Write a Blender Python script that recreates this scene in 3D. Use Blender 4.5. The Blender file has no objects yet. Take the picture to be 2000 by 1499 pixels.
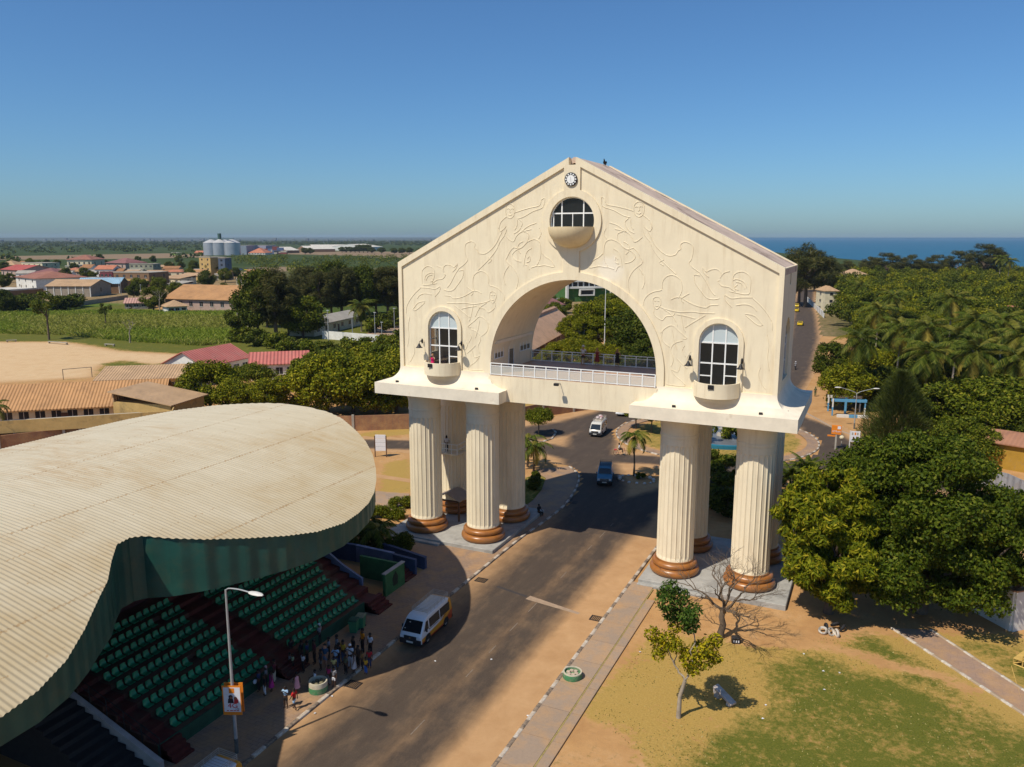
import bpy, bmesh, math, random
import numpy as np
from mathutils import Vector, Matrix
random.seed(7); RNG = np.random.default_rng(11)
PI = math.pi
S = bpy.context.scene
C = S.collection
# ---------------------------------------------------------------- camera
CX, CY, CZ = 23.541, -62.201, 28.480
PITCH, YAW, FPX = 0.1821, -0.4350, 1551.2
Fv = Vector((math.sin(YAW)*math.cos(PITCH), math.cos(YAW)*math.cos(PITCH), -math.sin(PITCH)))
Rv = Vector((math.cos(YAW), -math.sin(YAW), 0)); Uv = Rv.cross(Fv)
cam = bpy.data.objects.new('camera', bpy.data.cameras.new('camera')); C.objects.link(cam)
cam.matrix_world = Matrix(((Rv.x, Uv.x, -Fv.x, CX), (Rv.y, Uv.y, -Fv.y, CY), (Rv.z, Uv.z, -Fv.z, CZ), (0, 0, 0, 1)))
cam.data.sensor_width = 36; cam.data.lens = FPX/2000*36
cam.data.clip_start = 0.5; cam.data.clip_end = 120000
S.camera = cam
# ---------------------------------------------------------------- light
SUN_DIR = Vector((.30, .66, -1.0)).normalized()          # the way the light travels
w = bpy.data.worlds.new('World'); S.world = w; w.use_nodes = True
nt = w.node_tree; nt.nodes.clear()
sky = nt.nodes.new('ShaderNodeTexSky'); sky.sky_type = 'NISHITA'; sky.sun_disc = False
sky.sun_elevation = math.asin(-SUN_DIR.z); sky.sun_rotation = math.atan2(-SUN_DIR.x, -SUN_DIR.y)
sky.air_density = 1.0; sky.dust_density = 0.7; sky.ozone_density = 10; sky.altitude = 30
bgn = nt.nodes.new('ShaderNodeBackground'); bgn.inputs[1].default_value = 0.106
ow = nt.nodes.new('ShaderNodeOutputWorld')
tint = nt.nodes.new('ShaderNodeMix'); tint.data_type = 'RGBA'; tint.blend_type = 'MULTIPLY'; tint.inputs[0].default_value = 1; tint.inputs[7].default_value = (.71, .885, .955, 1)
nt.links.new(sky.outputs[0], tint.inputs[6]); nt.links.new(tint.outputs[2], bgn.inputs[0]); nt.links.new(bgn.outputs[0], ow.inputs[0])
sun = bpy.data.lights.new('sun', 'SUN'); sun.energy = 4.3; sun.angle = math.radians(.55); sun.color = (1, .925, .80)
so = bpy.data.objects.new('sun', sun); C.objects.link(so)
so.rotation_euler = SUN_DIR.to_track_quat('-Z', 'Y').to_euler()
S.view_settings.view_transform = 'Standard'; S.view_settings.look = 'None'
S.view_settings.exposure = 0.1; S.view_settings.gamma = 1
S.render.engine = 'CYCLES'
S.cycles.max_bounces = 5; S.cycles.diffuse_bounces = 4; S.cycles.glossy_bounces = 2
S.cycles.transparent_max_bounces = 8; S.cycles.transmission_bounces = 3
# ---------------------------------------------------------------- measuring
def G(px, py, z=0.0):
    """point of the level at height z that the photograph shows at (px, py)"""
    d = Fv + Rv*((px-1000)/FPX) - Uv*((py-749.5)/FPX)
    t = (z-CZ)/d.z
    return Vector((CX+d.x*t, CY+d.y*t, z))
def FY(px, py, y=0.0):
    d = Fv + Rv*((px-1000)/FPX) - Uv*((py-749.5)/FPX)
    t = (y-CY)/d.y
    return Vector((CX+d.x*t, y, CZ+d.z*t))
def ZAT(base, py):
    """height of a thing standing at base whose top shows at row py"""
    lo, hi = 0.0, 200.0
    for _ in range(40):
        m = (lo+hi)/2; d = Vector((base[0], base[1], m))-Vector((CX, CY, CZ))
        y = 749.5-FPX*d.dot(Uv)/d.dot(Fv)
        if y > py: lo = m
        else: hi = m
    return lo
# ---------------------------------------------------------------- materials
def nodes_of(name):
    m = bpy.data.materials.new(name); m.use_nodes = True
    n = m.node_tree; b = n.nodes['Principled BSDF']
    return m, n, b
def N(n, t, **k):
    x = n.nodes.new(t)
    for a, v in k.items(): setattr(x, a, v)
    return x
def noise(n, coord, scale, detail=5, rough=.6, dist=0):
    x = N(n, 'ShaderNodeTexNoise'); x.inputs['Scale'].default_value = scale; x.inputs['Detail'].default_value = detail
    x.inputs['Roughness'].default_value = rough; x.inputs['Distortion'].default_value = dist
    n.links.new(coord, x.inputs['Vector']); return x.outputs['Fac']
def ramp(n, fac, stops, interp='LINEAR'):
    r = N(n, 'ShaderNodeValToRGB'); r.color_ramp.interpolation = interp
    e = r.color_ramp.elements
    while len(e) < len(stops): e.new(.5)
    for q, (p, c) in zip(e, stops):
        q.position = p; q.color = (c[0], c[1], c[2], 1) if isinstance(c, (tuple, list)) else (c, c, c, 1)
    n.links.new(fac, r.inputs[0]); return r.outputs[0]
def mixc(n, fac, a, b, mode='MIX'):
    x = N(n, 'ShaderNodeMix', data_type='RGBA', blend_type=mode)
    for i, v in ((0, fac), (6, a), (7, b)):
        if hasattr(v, 'is_linked'): n.links.new(v, x.inputs[i])
        else: x.inputs[i].default_value = v if i == 0 else (v[0], v[1], v[2], 1)
    return x.outputs[2]
def mth(n, op, a, b=None, c=None):
    x = N(n, 'ShaderNodeMath', operation=op)
    for i, v in enumerate((a, b, c)):
        if v is None: continue
        if hasattr(v, 'is_linked'): n.links.new(v, x.inputs[i])
        else: x.inputs[i].default_value = v
    return x.outputs[0]
def pos(n): return N(n, 'ShaderNodeNewGeometry').outputs['Position']
def objc(n): return N(n, 'ShaderNodeTexCoord').outputs['Object']
def scaled(n, v, s):
    x = N(n, 'ShaderNodeMapping'); x.inputs['Scale'].default_value = s; n.links.new(v, x.inputs['Vector']); return x.outputs[0]
def bump(n, b, h, strength=.3, dist=.02):
    x = N(n, 'ShaderNodeBump'); x.inputs['Strength'].default_value = strength; x.inputs['Distance'].default_value = dist
    n.links.new(h, x.inputs['Height']); n.links.new(x.outputs[0], b.inputs['Normal'])
def M(name, col, rough=.8, var=.12, scale=1.5, col2=None, c2pos=(.52, .68), bumpv=0, bscale=20, metal=0, spec=.3, world=True, rnd=0):
    """a plain surface with uneven tone, optional second colour in blotches"""
    m, n, b = nodes_of(name)
    v = pos(n) if world else objc(n)
    f = noise(n, v, scale, 6, .65)
    lo = tuple(c*(1-var) for c in col); hi = tuple(min(1, c*(1+var)) for c in col)
    o = ramp(n, f, [(.3, lo), (.7, hi)])
    if col2:
        g = noise(n, v, scale*.6, 8, .7, .4)
        o = mixc(n, ramp(n, g, [(c2pos[0], 0.0), (c2pos[1], 1.0)]), o, col2)
    if rnd:
        r = N(n, 'ShaderNodeObjectInfo').outputs['Random']
        o = mixc(n, 1.0, o, ramp(n, r, [(0, 1-rnd), (1, 1.0)]), 'MULTIPLY')
    n.links.new(o, b.inputs['Base Color'])
    b.inputs['Roughness'].default_value = rough; b.inputs['Metallic'].default_value = metal
    b.inputs['Specular IOR Level'].default_value = spec
    if bumpv: bump(n, b, noise(n, v, bscale, 4), bumpv)
    return m
def corrug(name, col, axis, pitch, col2=None, rough=.5, var=.1, metal=0.0, strength=.6, tscale=.6):
    """corrugated or ribbed sheet: ridges run across the given object axis"""
    m, n, b = nodes_of(name)
    v = objc(n); s = N(n, 'ShaderNodeSeparateXYZ'); n.links.new(v, s.inputs[0])
    wv = mth(n, 'SINE', mth(n, 'MULTIPLY', s.outputs[axis], 2*PI/pitch))
    f = noise(n, v, tscale, 6, .65)
    o = ramp(n, f, [(.3, tuple(c*(1-var) for c in col)), (.7, tuple(min(1, c*(1+var)) for c in col))])
    if col2: o = mixc(n, ramp(n, noise(n, v, tscale*1.7, 8, .75, .6), [(.5, 0.0), (.72, .85)]), o, col2)
    n.links.new(o, b.inputs['Base Color']); b.inputs['Roughness'].default_value = rough; b.inputs['Metallic'].default_value = metal
    bump(n, b, wv, strength, pitch*.2)
    return m
def leafmat(name, stops, trans=.25, rough=.55, rnd=.25):
    m, n, b = nodes_of(name)
    isl = N(n, 'ShaderNodeNewGeometry').outputs['Random Per Island']
    o = ramp(n, isl, stops)
    r = N(n, 'ShaderNodeObjectInfo').outputs['Random']
    o = mixc(n, 1.0, o, ramp(n, r, [(0, (1-rnd, 1-rnd*.8, 1-rnd)), (.5, (1-rnd*.3,)*3), (1, (1.0, 1.0, .9))]), 'MULTIPLY')
    n.links.new(o, b.inputs['Base Color']); b.inputs['Roughness'].default_value = rough; b.inputs['Specular IOR Level'].default_value = .08
    t = N(n, 'ShaderNodeBsdfTranslucent'); n.links.new(o, t.inputs['Color'])
    x = N(n, 'ShaderNodeMixShader'); x.inputs[0].default_value = trans
    n.links.new(b.outputs[0], x.inputs[1]); n.links.new(t.outputs[0], x.inputs[2])
    n.links.new(x.outputs[0], n.nodes['Material Output'].inputs[0])
    return m
def glassm(name, col, rough=.08, alpha=1.0, spec=.5):
    m, n, b = nodes_of(name)
    b.inputs['Base Color'].default_value = (*col, 1); b.inputs['Roughness'].default_value = rough; b.inputs['Alpha'].default_value = alpha
    b.inputs['Specular IOR Level'].default_value = spec
    return m
# ---------------------------------------------------------------- mesh building
class MB:
    def __init__(s): s.v = []; s.f = []
    def add(s, vs, fs):
        o = len(s.v); s.v += [tuple(p) for p in vs]; s.f += [tuple(i+o for i in f) for f in fs]; return s
    def box(s, x0, x1, y0, y1, z0, z1):
        return s.add([(x0, y0, z0), (x1, y0, z0), (x1, y1, z0), (x0, y1, z0), (x0, y0, z1), (x1, y0, z1), (x1, y1, z1), (x0, y1, z1)],
                     [(0, 3, 2, 1), (4, 5, 6, 7), (0, 1, 5, 4), (1, 2, 6, 5), (2, 3, 7, 6), (3, 0, 4, 7)])
    def bbox(s, x0, x1, y0, y1, z0, z1, b):
        """a box with chamfered upright edges and top"""
        p = [(x0+b, y0), (x1-b, y0), (x1, y0+b), (x1, y1-b), (x1-b, y1), (x0+b, y1), (x0, y1-b), (x0, y0+b)]
        cx, cy = (x0+x1)/2, (y0+y1)/2
        q = [(cx+(a-cx)*(1-2*b/(x1-x0)), cy+(c-cy)*(1-2*b/(y1-y0))) for a, c in p]
        vs = [(a, c, z0) for a, c in p]+[(a, c, z1-b) for a, c in p]+[(a, c, z1) for a, c in q]
        fs = [tuple(range(7, -1, -1)), tuple(range(16, 24))]
        for k in (0, 8):
            for i in range(8):
                j = (i+1) % 8; fs.append((k+i, k+j, k+8+j, k+8+i))
        return s.add(vs, fs)
    def obox(s, c, ax, ay, hx, hy, z0, z1):
        """box turned in plan: centre c, unit axes ax, ay, half sizes"""
        vs = []
        for z in (z0, z1):
            for sx, sy in ((-1, -1), (1, -1), (1, 1), (-1, 1)):
                vs.append((c[0]+ax[0]*hx*sx+ay[0]*hy*sy, c[1]+ax[1]*hx*sx+ay[1]*hy*sy, z))
        return s.add(vs, [(0, 3, 2, 1), (4, 5, 6, 7), (0, 1, 5, 4), (1, 2, 6, 5), (2, 3, 7, 6), (3, 0, 4, 7)])
    def tube(s, pts, r, seg=6, cap=True):
        pts = [Vector(p) for p in pts]; rs = r if isinstance(r, (list, tuple)) else [r]*len(pts)
        vs = []; fs = []
        for i, p in enumerate(pts):
            d = (pts[min(i+1, len(pts)-1)]-pts[max(i-1, 0)])
            if d.length < 1e-9: d = Vector((0, 0, 1))
            d.normalize(); a = d.orthogonal() if abs(d.z) > .9 else d.cross(Vector((0, 0, 1))); a.normalize()
            if abs(d.z) > .9: a = (Vector((1, 0, 0))-d*d.x).normalized()
            b = d.cross(a)
            for k in range(seg):
                t = 2*PI*k/seg; vs.append(p+(a*math.cos(t)+b*math.sin(t))*rs[i])
        for i in range(len(pts)-1):
            for k in range(seg):
                j = (k+1) % seg; fs.append((i*seg+k, i*seg+j, (i+1)*seg+j, (i+1)*seg+k))
        if cap: fs.append(tuple(range(seg-1, -1, -1))); fs.append(tuple((len(pts)-1)*seg+k for k in range(seg)))
        return s.add(vs, fs)
    def lathe(s, prof, c=(0, 0), seg=32, a0=0, a1=2*PI, cap=False):
        full = abs(a1-a0-2*PI) < 1e-6; n = seg if full else seg+1
        vs = []; fs = []
        for r, z in prof:
            for k in range(n):
                t = a0+(a1-a0)*k/seg; vs.append((c[0]+r*math.cos(t), c[1]+r*math.sin(t), z))
        for i in range(len(prof)-1):
            for k in range(seg):
                j = (k+1) % n; fs.append((i*n+k, i*n+j, (i+1)*n+j, (i+1)*n+k))
        if cap:
            fs.append(tuple(range(n-1, -1, -1))); fs.append(tuple((len(prof)-1)*n+k for k in range(n)))
        return s.add(vs, fs)
    def prism(s, poly, z0, z1):
        n = len(poly)
        a = sum(poly[i][0]*poly[(i+1) % n][1]-poly[(i+1) % n][0]*poly[i][1] for i in range(n))
        if a < 0: poly = poly[::-1]
        vs = [(p[0], p[1], z0) for p in poly]+[(p[0], p[1], z1) for p in poly]
        fs = [tuple(range(n-1, -1, -1)), tuple(range(n, 2*n))]+[(i, (i+1) % n, n+(i+1) % n, n+i) for i in range(n)]
        return s.add(vs, fs)
    def ell(s, c, r, seg=10, rings=7):
        vs = [(c[0], c[1], c[2]-r[2])]; fs = []
        for i in range(1, rings):
            t = -PI/2+PI*i/rings
            for k in range(seg):
                a = 2*PI*k/seg; vs.append((c[0]+r[0]*math.cos(t)*math.cos(a), c[1]+r[1]*math.cos(t)*math.sin(a), c[2]+r[2]*math.sin(t)))
        vs.append((c[0], c[1], c[2]+r[2])); L = len(vs)-1
        for k in range(seg):
            j = (k+1) % seg; fs.append((0, 1+j, 1+k)); fs.append((L, L-seg+k, L-seg+j))
            for i in range(rings-2): fs.append((1+i*seg+k, 1+i*seg+j, 1+(i+1)*seg+j, 1+(i+1)*seg+k))
        return s.add(vs, fs)
    def loft(s, rings, cap=True):
        n = len(rings[0]); vs = [p for r in rings for p in r]; fs = []
        for i in range(len(rings)-1):
            for k in range(n):
                j = (k+1) % n; fs.append((i*n+k, i*n+j, (i+1)*n+j, (i+1)*n+k))
        if cap: fs.append(tuple(range(n-1, -1, -1))); fs.append(tuple((len(rings)-1)*n+k for k in range(n)))
        return s.add(vs, fs)
    def mesh(s, name, mat, smooth=None):
        me = bpy.data.meshes.new(name); me.from_pydata(s.v, [], s.f); me.update()
        if mat: me.materials.append(mat)
        if smooth is not None: shade(me, smooth)
        return me
    def build(s, name, mat, parent=None, smooth=None):
        o = bpy.data.objects.new(name, s.mesh(name, mat, smooth)); C.objects.link(o)
        if parent: o.parent = parent
        return o
def shade(me, ang=40):
    me.polygons.foreach_set('use_smooth', [True]*len(me.polygons))
    bm = bmesh.new(); bm.from_mesh(me); a = math.radians(ang)
    for e in bm.edges:
        if len(e.link_faces) == 2 and e.calc_face_angle(0) > a: e.smooth = False
    bm.to_mesh(me); bm.free()
def npmesh(name, V, F, mat):
    """quads from arrays: V (n,3), F (m,4)"""
    me = bpy.data.meshes.new(name); nv, nf = len(V), len(F); k = F.shape[1]
    me.vertices.add(nv); me.vertices.foreach_set('co', np.asarray(V, np.float32).ravel())
    me.loops.add(nf*k); me.loops.foreach_set('vertex_index', np.asarray(F, np.int32).ravel())
    me.polygons.add(nf); me.polygons.foreach_set('loop_start', np.arange(nf, dtype=np.int32)*k)
    me.polygons.foreach_set('loop_total', np.full(nf, k, np.int32))
    me.update(calc_edges=True); me.validate()
    if mat: me.materials.append(mat)
    return me
def link(name, me, parent=None, loc=None, rz=0, sc=None):
    o = bpy.data.objects.new(name, me); C.objects.link(o)
    if parent: o.parent = parent
    if loc is not None: o.location = loc
    if rz: o.rotation_euler.z = rz
    if sc is not None: o.scale = sc if isinstance(sc, (tuple, list)) else (sc,)*3
    return o
def tag(o, label, cat, group=None):
    o['label'] = label; o['category'] = cat
    if group: o['group'] = group
    return o
def thing(name, label, cat, loc=(0, 0, 0), rz=0, group=None):
    o = bpy.data.objects.new(name, None); C.objects.link(o); o.empty_display_size = .3
    o.location = loc; o.rotation_euler = (0, 0, rz); return tag(o, label, cat, group)
def struct(o): o['kind'] = 'structure'; return o
def stuff(o): o['kind'] = 'stuff'; return o
def dup(root, loc, rz=0, label=None, group=None, sc=None):
    r = root.copy(); C.objects.link(r); r.location = loc; r.rotation_euler = (0, 0, rz)
    if sc is not None: r.scale = sc if isinstance(sc, (tuple, list)) else (sc,)*3
    if label: r['label'] = label
    if group: r['group'] = group
    for ch in list(root.children):
        c = ch.copy(); C.objects.link(c); c.parent = r
        for g in ch.children:
            d = g.copy(); C.objects.link(d); d.parent = c
    return r
def plate(name, outer, holes, y0, y1, mat, parent=None, axis='y'):
    """a flat plate with holes standing in the x-z plane between depths y0 and y1"""
    cu = bpy.data.curves.new(name, 'CURVE'); cu.dimensions = '2D'; cu.fill_mode = 'BOTH'; cu.extrude = (y1-y0)/2
    for poly in [outer]+holes:
        sp = cu.splines.new('POLY'); sp.points.add(len(poly)-1)
        for q, p in zip(sp.points, poly): q.co = (p[0], p[1], 0, 1)
        sp.use_cyclic_u = True
    o = bpy.data.objects.new(name, cu); C.objects.link(o)
    me = bpy.data.meshes.new_from_object(o.evaluated_get(bpy.context.evaluated_depsgraph_get()))
    bpy.data.objects.remove(o); bpy.data.curves.remove(cu)
    co = np.zeros(len(me.vertices)*3, np.float32); me.vertices.foreach_get('co', co); co = co.reshape(-1, 3)
    new = np.stack([co[:, 0], (y0+y1)/2-co[:, 2], co[:, 1]], 1) if axis == 'y' else np.stack([(y0+y1)/2+co[:, 2], co[:, 0], co[:, 1]], 1)
    me.vertices.foreach_set('co', new.ravel().astype(np.float32)); me.materials.clear(); me.materials.append(mat); me.update(); me.name = name
    for p in me.polygons: p.use_smooth = False
    return link(name, me, parent)
def text(name, body, size, mat, parent, loc, rot, depth=.01, align='CENTER', sx=1):
    cu = bpy.data.curves.new(name, 'FONT'); cu.body = body; cu.size = size; cu.extrude = depth; cu.align_x = align; cu.align_y = 'CENTER'
    o = bpy.data.objects.new(name, cu); C.objects.link(o)
    me = bpy.data.meshes.new_from_object(o.evaluated_get(bpy.context.evaluated_depsgraph_get()))
    bpy.data.objects.remove(o); bpy.data.curves.remove(cu); me.materials.clear(); me.materials.append(mat)
    q = link(name, me, parent, loc); q.rotation_euler = rot; q.scale = (sx, 1, 1); return q
def arc(cx, cz, r, a0, a1, n):
    return [(cx+r*math.cos(a0+(a1-a0)*i/n), cz+r*math.sin(a0+(a1-a0)*i/n)) for i in range(n+1)]
def cat(pts, n=6):
    """smooth line through points"""
    P = [Vector(p) for p in pts]; out = []
    for i in range(len(P)-1):
        a, b, c, d = P[max(i-1, 0)], P[i], P[i+1], P[min(i+2, len(P)-1)]
        for k in range(n):
            t = k/n; out.append(.5*((2*b)+(c-a)*t+(2*a-5*b+4*c-d)*t*t+(3*b-a-3*c+d)*t**3))
    out.append(P[-1]); return out
def sdist(X, Y, poly):
    """signed distance to a polygon, inside positive"""
    P = np.array([(p[0], p[1]) for p in poly], float); D = np.full(X.shape, 1e18); ins = np.zeros(X.shape, bool)
    for i in range(len(P)):
        a, b = P[i], P[(i+1) % len(P)]; e = b-a
        t = np.clip(((X-a[0])*e[0]+(Y-a[1])*e[1])/max(e@e, 1e-9), 0, 1)
        D = np.minimum(D, (X-a[0]-t*e[0])**2+(Y-a[1]-t*e[1])**2)
        c = ((a[1] > Y) != (b[1] > Y)); xx = a[0]+(Y-a[1])*(e[0]/(e[1] if abs(e[1]) > 1e-9 else 1e-9)); ins ^= c & (X < xx)
    return np.where(ins, 1, -1)*np.sqrt(D)
def pdist(X, Y, line):
    P = np.array([(p[0], p[1]) for p in line], float); D = np.full(X.shape, 1e18)
    for i in range(len(P)-1):
        a, b = P[i], P[i+1]; e = b-a
        t = np.clip(((X-a[0])*e[0]+(Y-a[1])*e[1])/max(e@e, 1e-9), 0, 1)
        D = np.minimum(D, (X-a[0]-t*e[0])**2+(Y-a[1]-t*e[1])**2)
    return np.sqrt(D)
def sstep(a, b, x): t = np.clip((x-a)/(b-a), 0, 1); return t*t*(3-2*t)
def setattr_pt(me, name, val):
    a = me.attributes.new(name, 'FLOAT', 'POINT'); a.data.foreach_set('value', np.asarray(val, np.float32).ravel())
def attr(n, name):
    x = N(n, 'ShaderNodeAttribute'); x.attribute_name = name; return x.outputs['Fac']
# ================================================================ ground, roads, water
def gpoly(px): return [G(*p)[:2] for p in px]
SAND = (.47, .265, .108); SAND2 = (.38, .20, .078)
LAWN = gpoly([(1470, 1296), (1560, 1268), (1640, 1288), (1760, 1318), (1880, 1362), (2000, 1425), (2100, 1499), (2000, 1600), (1200, 1700), (1300, 1499), (1345, 1440), (1450, 1400), (1490, 1370)])
DRY = gpoly([(1240, 1262), (1310, 1235), (1420, 1250), (1560, 1258), (1700, 1240), (1830, 1230), (1990, 1240), (2100, 1300), (2100, 1700), (1150, 1900), (1270, 1499), (1200, 1420), (1120, 1400), (1180, 1330)])
GREEN2 = gpoly([(1690, 1235), (1800, 1290), (1980, 1420), (2000, 1420), (1860, 1370), (1700, 1290), (1640, 1262)])
GREEN3 = gpoly([(1850, 1250), (1990, 1262), (2100, 1330), (2100, 1405), (2000, 1342)])
VERGE = gpoly([(752, 905), (805, 895), (805, 962), (735, 968)])
VERGE2 = gpoly([(1045, 818), (1300, 770), (1000, 790), (690, 850), (690, 862)])
VERGE3 = gpoly([(1940, 950), (2000, 975), (2060, 1010), (2060, 985), (1990, 955)])
VERGE4 = gpoly([(1562, 600), (1580, 600), (1612, 632), (1612, 650), (1590, 632)])
FIELD = gpoly([(-500, 585), (240, 592), (320, 606), (480, 606), (560, 570), (800, 560), (800, 690), (560, 722), (400, 750), (180, 739), (-500, 770)])
PITCH_G = gpoly([(-500, 664), (0, 668), (130, 668), (240, 686), (365, 693), (350, 706), (300, 714), (230, 706), (195, 717), (185, 738), (0, 748), (-500, 770)])
PATCH = gpoly([(195, 712), (240, 704), (300, 712), (400, 700), (440, 735), (360, 740), (220, 722)])
TRAIL = [G(*p)[:2] for p in ((1440, 1250), (1540, 1256), (1640, 1270), (1750, 1300), (1860, 1330), (1900, 1345))]
ISLE = (3.0, 52.0)
def ground_attrs(X, Y):
    a = sstep(-1.5, 2.5, sdist(X, Y, LAWN))*.82
    b = sstep(-1.5, 1.5, sdist(X, Y, DRY))*.8
    a = np.maximum(a, sstep(-1, 1.2, sdist(X, Y, GREEN2))*.75)
    a = np.maximum(a, sstep(-1, 1.2, sdist(X, Y, GREEN3))*.6)
    tr = 1-np.exp(-(pdist(X, Y, TRAIL)/.55)**2); a *= tr; b *= tr
    for P in (VERGE, VERGE2, VERGE3, VERGE4): b = np.maximum(b, sstep(-.8, .8, sdist(X, Y, P))*.85)
    ri = np.hypot(X-ISLE[0], Y-ISLE[1]); isl = sstep(12.2, 11.4, ri)
    b = np.maximum(b, isl*.9); a = np.maximum(a, isl*.42)
    f = sstep(-4, 4, sdist(X, Y, FIELD)); f = f*(1-sstep(-3, 2, sdist(X, Y, PITCH_G)))
    f = np.maximum(f, sstep(-2, 2, sdist(X, Y, PATCH))*.8)
    a = np.maximum(a, f*.95); b = np.maximum(b, f)
    gr = sstep(14, 22, X-Y*.02)*sstep(70, 80, Y)*sstep(175, 100, Y)          # greener ground of the grove
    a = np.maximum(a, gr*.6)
    return a, b
def grid(x0, x1, y0, y1, res):
    nx = int((x1-x0)/res)+1; ny = int((y1-y0)/res)+1
    X, Y = np.meshgrid(np.linspace(x0, x1, nx), np.linspace(y0, y1, ny)); i = np.arange(nx*ny).reshape(ny, nx)
    F = np.stack([i[:-1, :-1], i[:-1, 1:], i[1:, 1:], i[1:, :-1]], -1).reshape(-1, 4)
    return X.ravel(), Y.ravel(), F
def ground_mat():
    m, n, b = nodes_of('ground_soil'); p = pos(n)
    f1 = noise(n, p, .35, 8, .7, .3); f2 = noise(n, p, 2.2, 8, .75); f3 = noise(n, p, 9, 4, .8)
    sand = ramp(n, f1, [(.3, SAND2), (.55, SAND), (.75, (.53, .33, .17))])
    sand = mixc(n, ramp(n, f2, [(.45, 0.0), (.75, .35)]), sand, (.30, .17, .085))
    sand = mixc(n, mth(n, 'MULTIPLY', attr(n, 'pale'), ramp(n, f1, [(.25, .55), (.6, 1.0)])), sand, (.60, .42, .235))
    dry = ramp(n, f3, [(.25, (.23, .15, .032)), (.5, (.37, .245, .06)), (.75, (.48, .33, .10))])
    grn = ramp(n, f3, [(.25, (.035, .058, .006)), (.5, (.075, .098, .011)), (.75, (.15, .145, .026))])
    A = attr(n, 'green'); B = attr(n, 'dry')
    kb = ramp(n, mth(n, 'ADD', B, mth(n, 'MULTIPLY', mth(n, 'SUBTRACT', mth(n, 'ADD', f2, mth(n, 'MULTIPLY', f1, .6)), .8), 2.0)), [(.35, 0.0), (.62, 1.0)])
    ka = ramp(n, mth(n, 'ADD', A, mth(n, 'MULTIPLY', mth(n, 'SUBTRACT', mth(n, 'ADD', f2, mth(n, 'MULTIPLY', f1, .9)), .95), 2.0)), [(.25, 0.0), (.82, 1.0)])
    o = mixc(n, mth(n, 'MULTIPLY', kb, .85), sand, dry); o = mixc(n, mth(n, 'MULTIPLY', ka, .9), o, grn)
    n.links.new(o, b.inputs['Base Color']); b.inputs['Roughness'].default_value = .95; b.inputs['Specular IOR Level'].default_value = .1
    bump(n, b, f3, .6, .05); return m
GM = ground_mat()
X, Y, F = grid(-272, 95, -80, 186, .85)
me = npmesh('ground', np.stack([X, Y, np.zeros_like(X)], 1), F, GM)
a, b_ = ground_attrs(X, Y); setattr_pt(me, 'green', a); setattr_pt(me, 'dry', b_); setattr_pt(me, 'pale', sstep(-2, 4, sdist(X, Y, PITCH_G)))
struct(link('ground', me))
# --- the plain beyond
def plain_mat():
    m, n, b = nodes_of('plain'); p = pos(n)
    f1 = noise(n, p, .012, 8, .7, .5); f2 = noise(n, scaled(n, p, (1, 1, 1)), .05, 8, .75, .3); f3 = noise(n, p, .6, 5, .7)
    town = ramp(n, f2, [(.3, (.20, .125, .065)), (.5, (.34, .22, .12)), (.7, (.40, .28, .16))])
    town = mixc(n, ramp(n, f3, [(.42, 0.0), (.6, .8)]), town, (.10, .10, .03))
    fld = ramp(n, f2, [(.3, (.055, .09, .012)), (.5, (.095, .14, .02)), (.7, (.16, .18, .035))])
    fld = mixc(n, ramp(n, f3, [(.4, 0.0), (.7, .5)]), fld, (.06, .09, .02))
    mang = ramp(n, f1, [(.3, (.030, .048, .014)), (.5, (.045, .066, .018)), (.7, (.075, .09, .03))])
    mang = mixc(n, ramp(n, f2, [(.55, 0.0), (.75, .4)]), mang, (.12, .09, .05))
    o = mixc(n, attr(n, 'green'), town, fld); o = mixc(n, attr(n, 'mangrove'), o, mang); o = mixc(n, attr(n, 'mud'), o, (.30, .20, .13))
    n.links.new(o, b.inputs['Base Color']); b.inputs['Roughness'].default_value = 1; b.inputs['Specular IOR Level'].default_value = .05
    return m
PM = plain_mat()
X, Y, F = grid(-2600, 800, -400, 3000, 9)
me = npmesh('plain', np.stack([X, Y, np.full_like(X, -.08)], 1), F, PM)
f = sstep(-6, 6, sdist(X, Y, FIELD))*(1-sstep(-3, 3, sdist(X, Y, PITCH_G))); setattr_pt(me, 'green', f)
ry = np.hypot(X-CX, Y-CY)
mg = sstep(640, 760, ry+40*np.sin(X*.02))
mid = gpoly([(440, 502), (900, 502), (900, 640), (560, 600), (520, 560), (470, 530)])
mg = np.maximum(mg, sstep(-10, 10, sdist(X, Y, mid))*.75)
mg = np.maximum(mg, sstep(10, 30, X+Y*.05)*sstep(60, 90, Y)*.8)
setattr_pt(me, 'mangrove', mg)
mud = sum(np.clip(sstep(-8, 8, sdist(X, Y, gpoly(P))), 0, 1) for P in ([(-200, 500), (0, 501), (330, 495), (400, 498), (400, 503), (250, 506), (-200, 509)], [(540, 491), (800, 492), (900, 500), (900, 504), (560, 497)], [(495, 523), (560, 521), (600, 527), (520, 533)], [(780, 500), (1000, 500), (1000, 505), (700, 503)]))
setattr_pt(me, 'mud', np.clip(mud, 0, 1)*.75)
struct(link('plain', me))
b = MB(); b.add([(-60000, -4000, -.6), (60000, -4000, -.6), (60000, 90000, -.6), (-60000, 90000, -.6)], [(0, 1, 2, 3)])
struct(b.build('far_plain', M('far_plain', (.040, .058, .022), 1, .35, .002, (.075, .08, .045), (.5, .6))))
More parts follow.
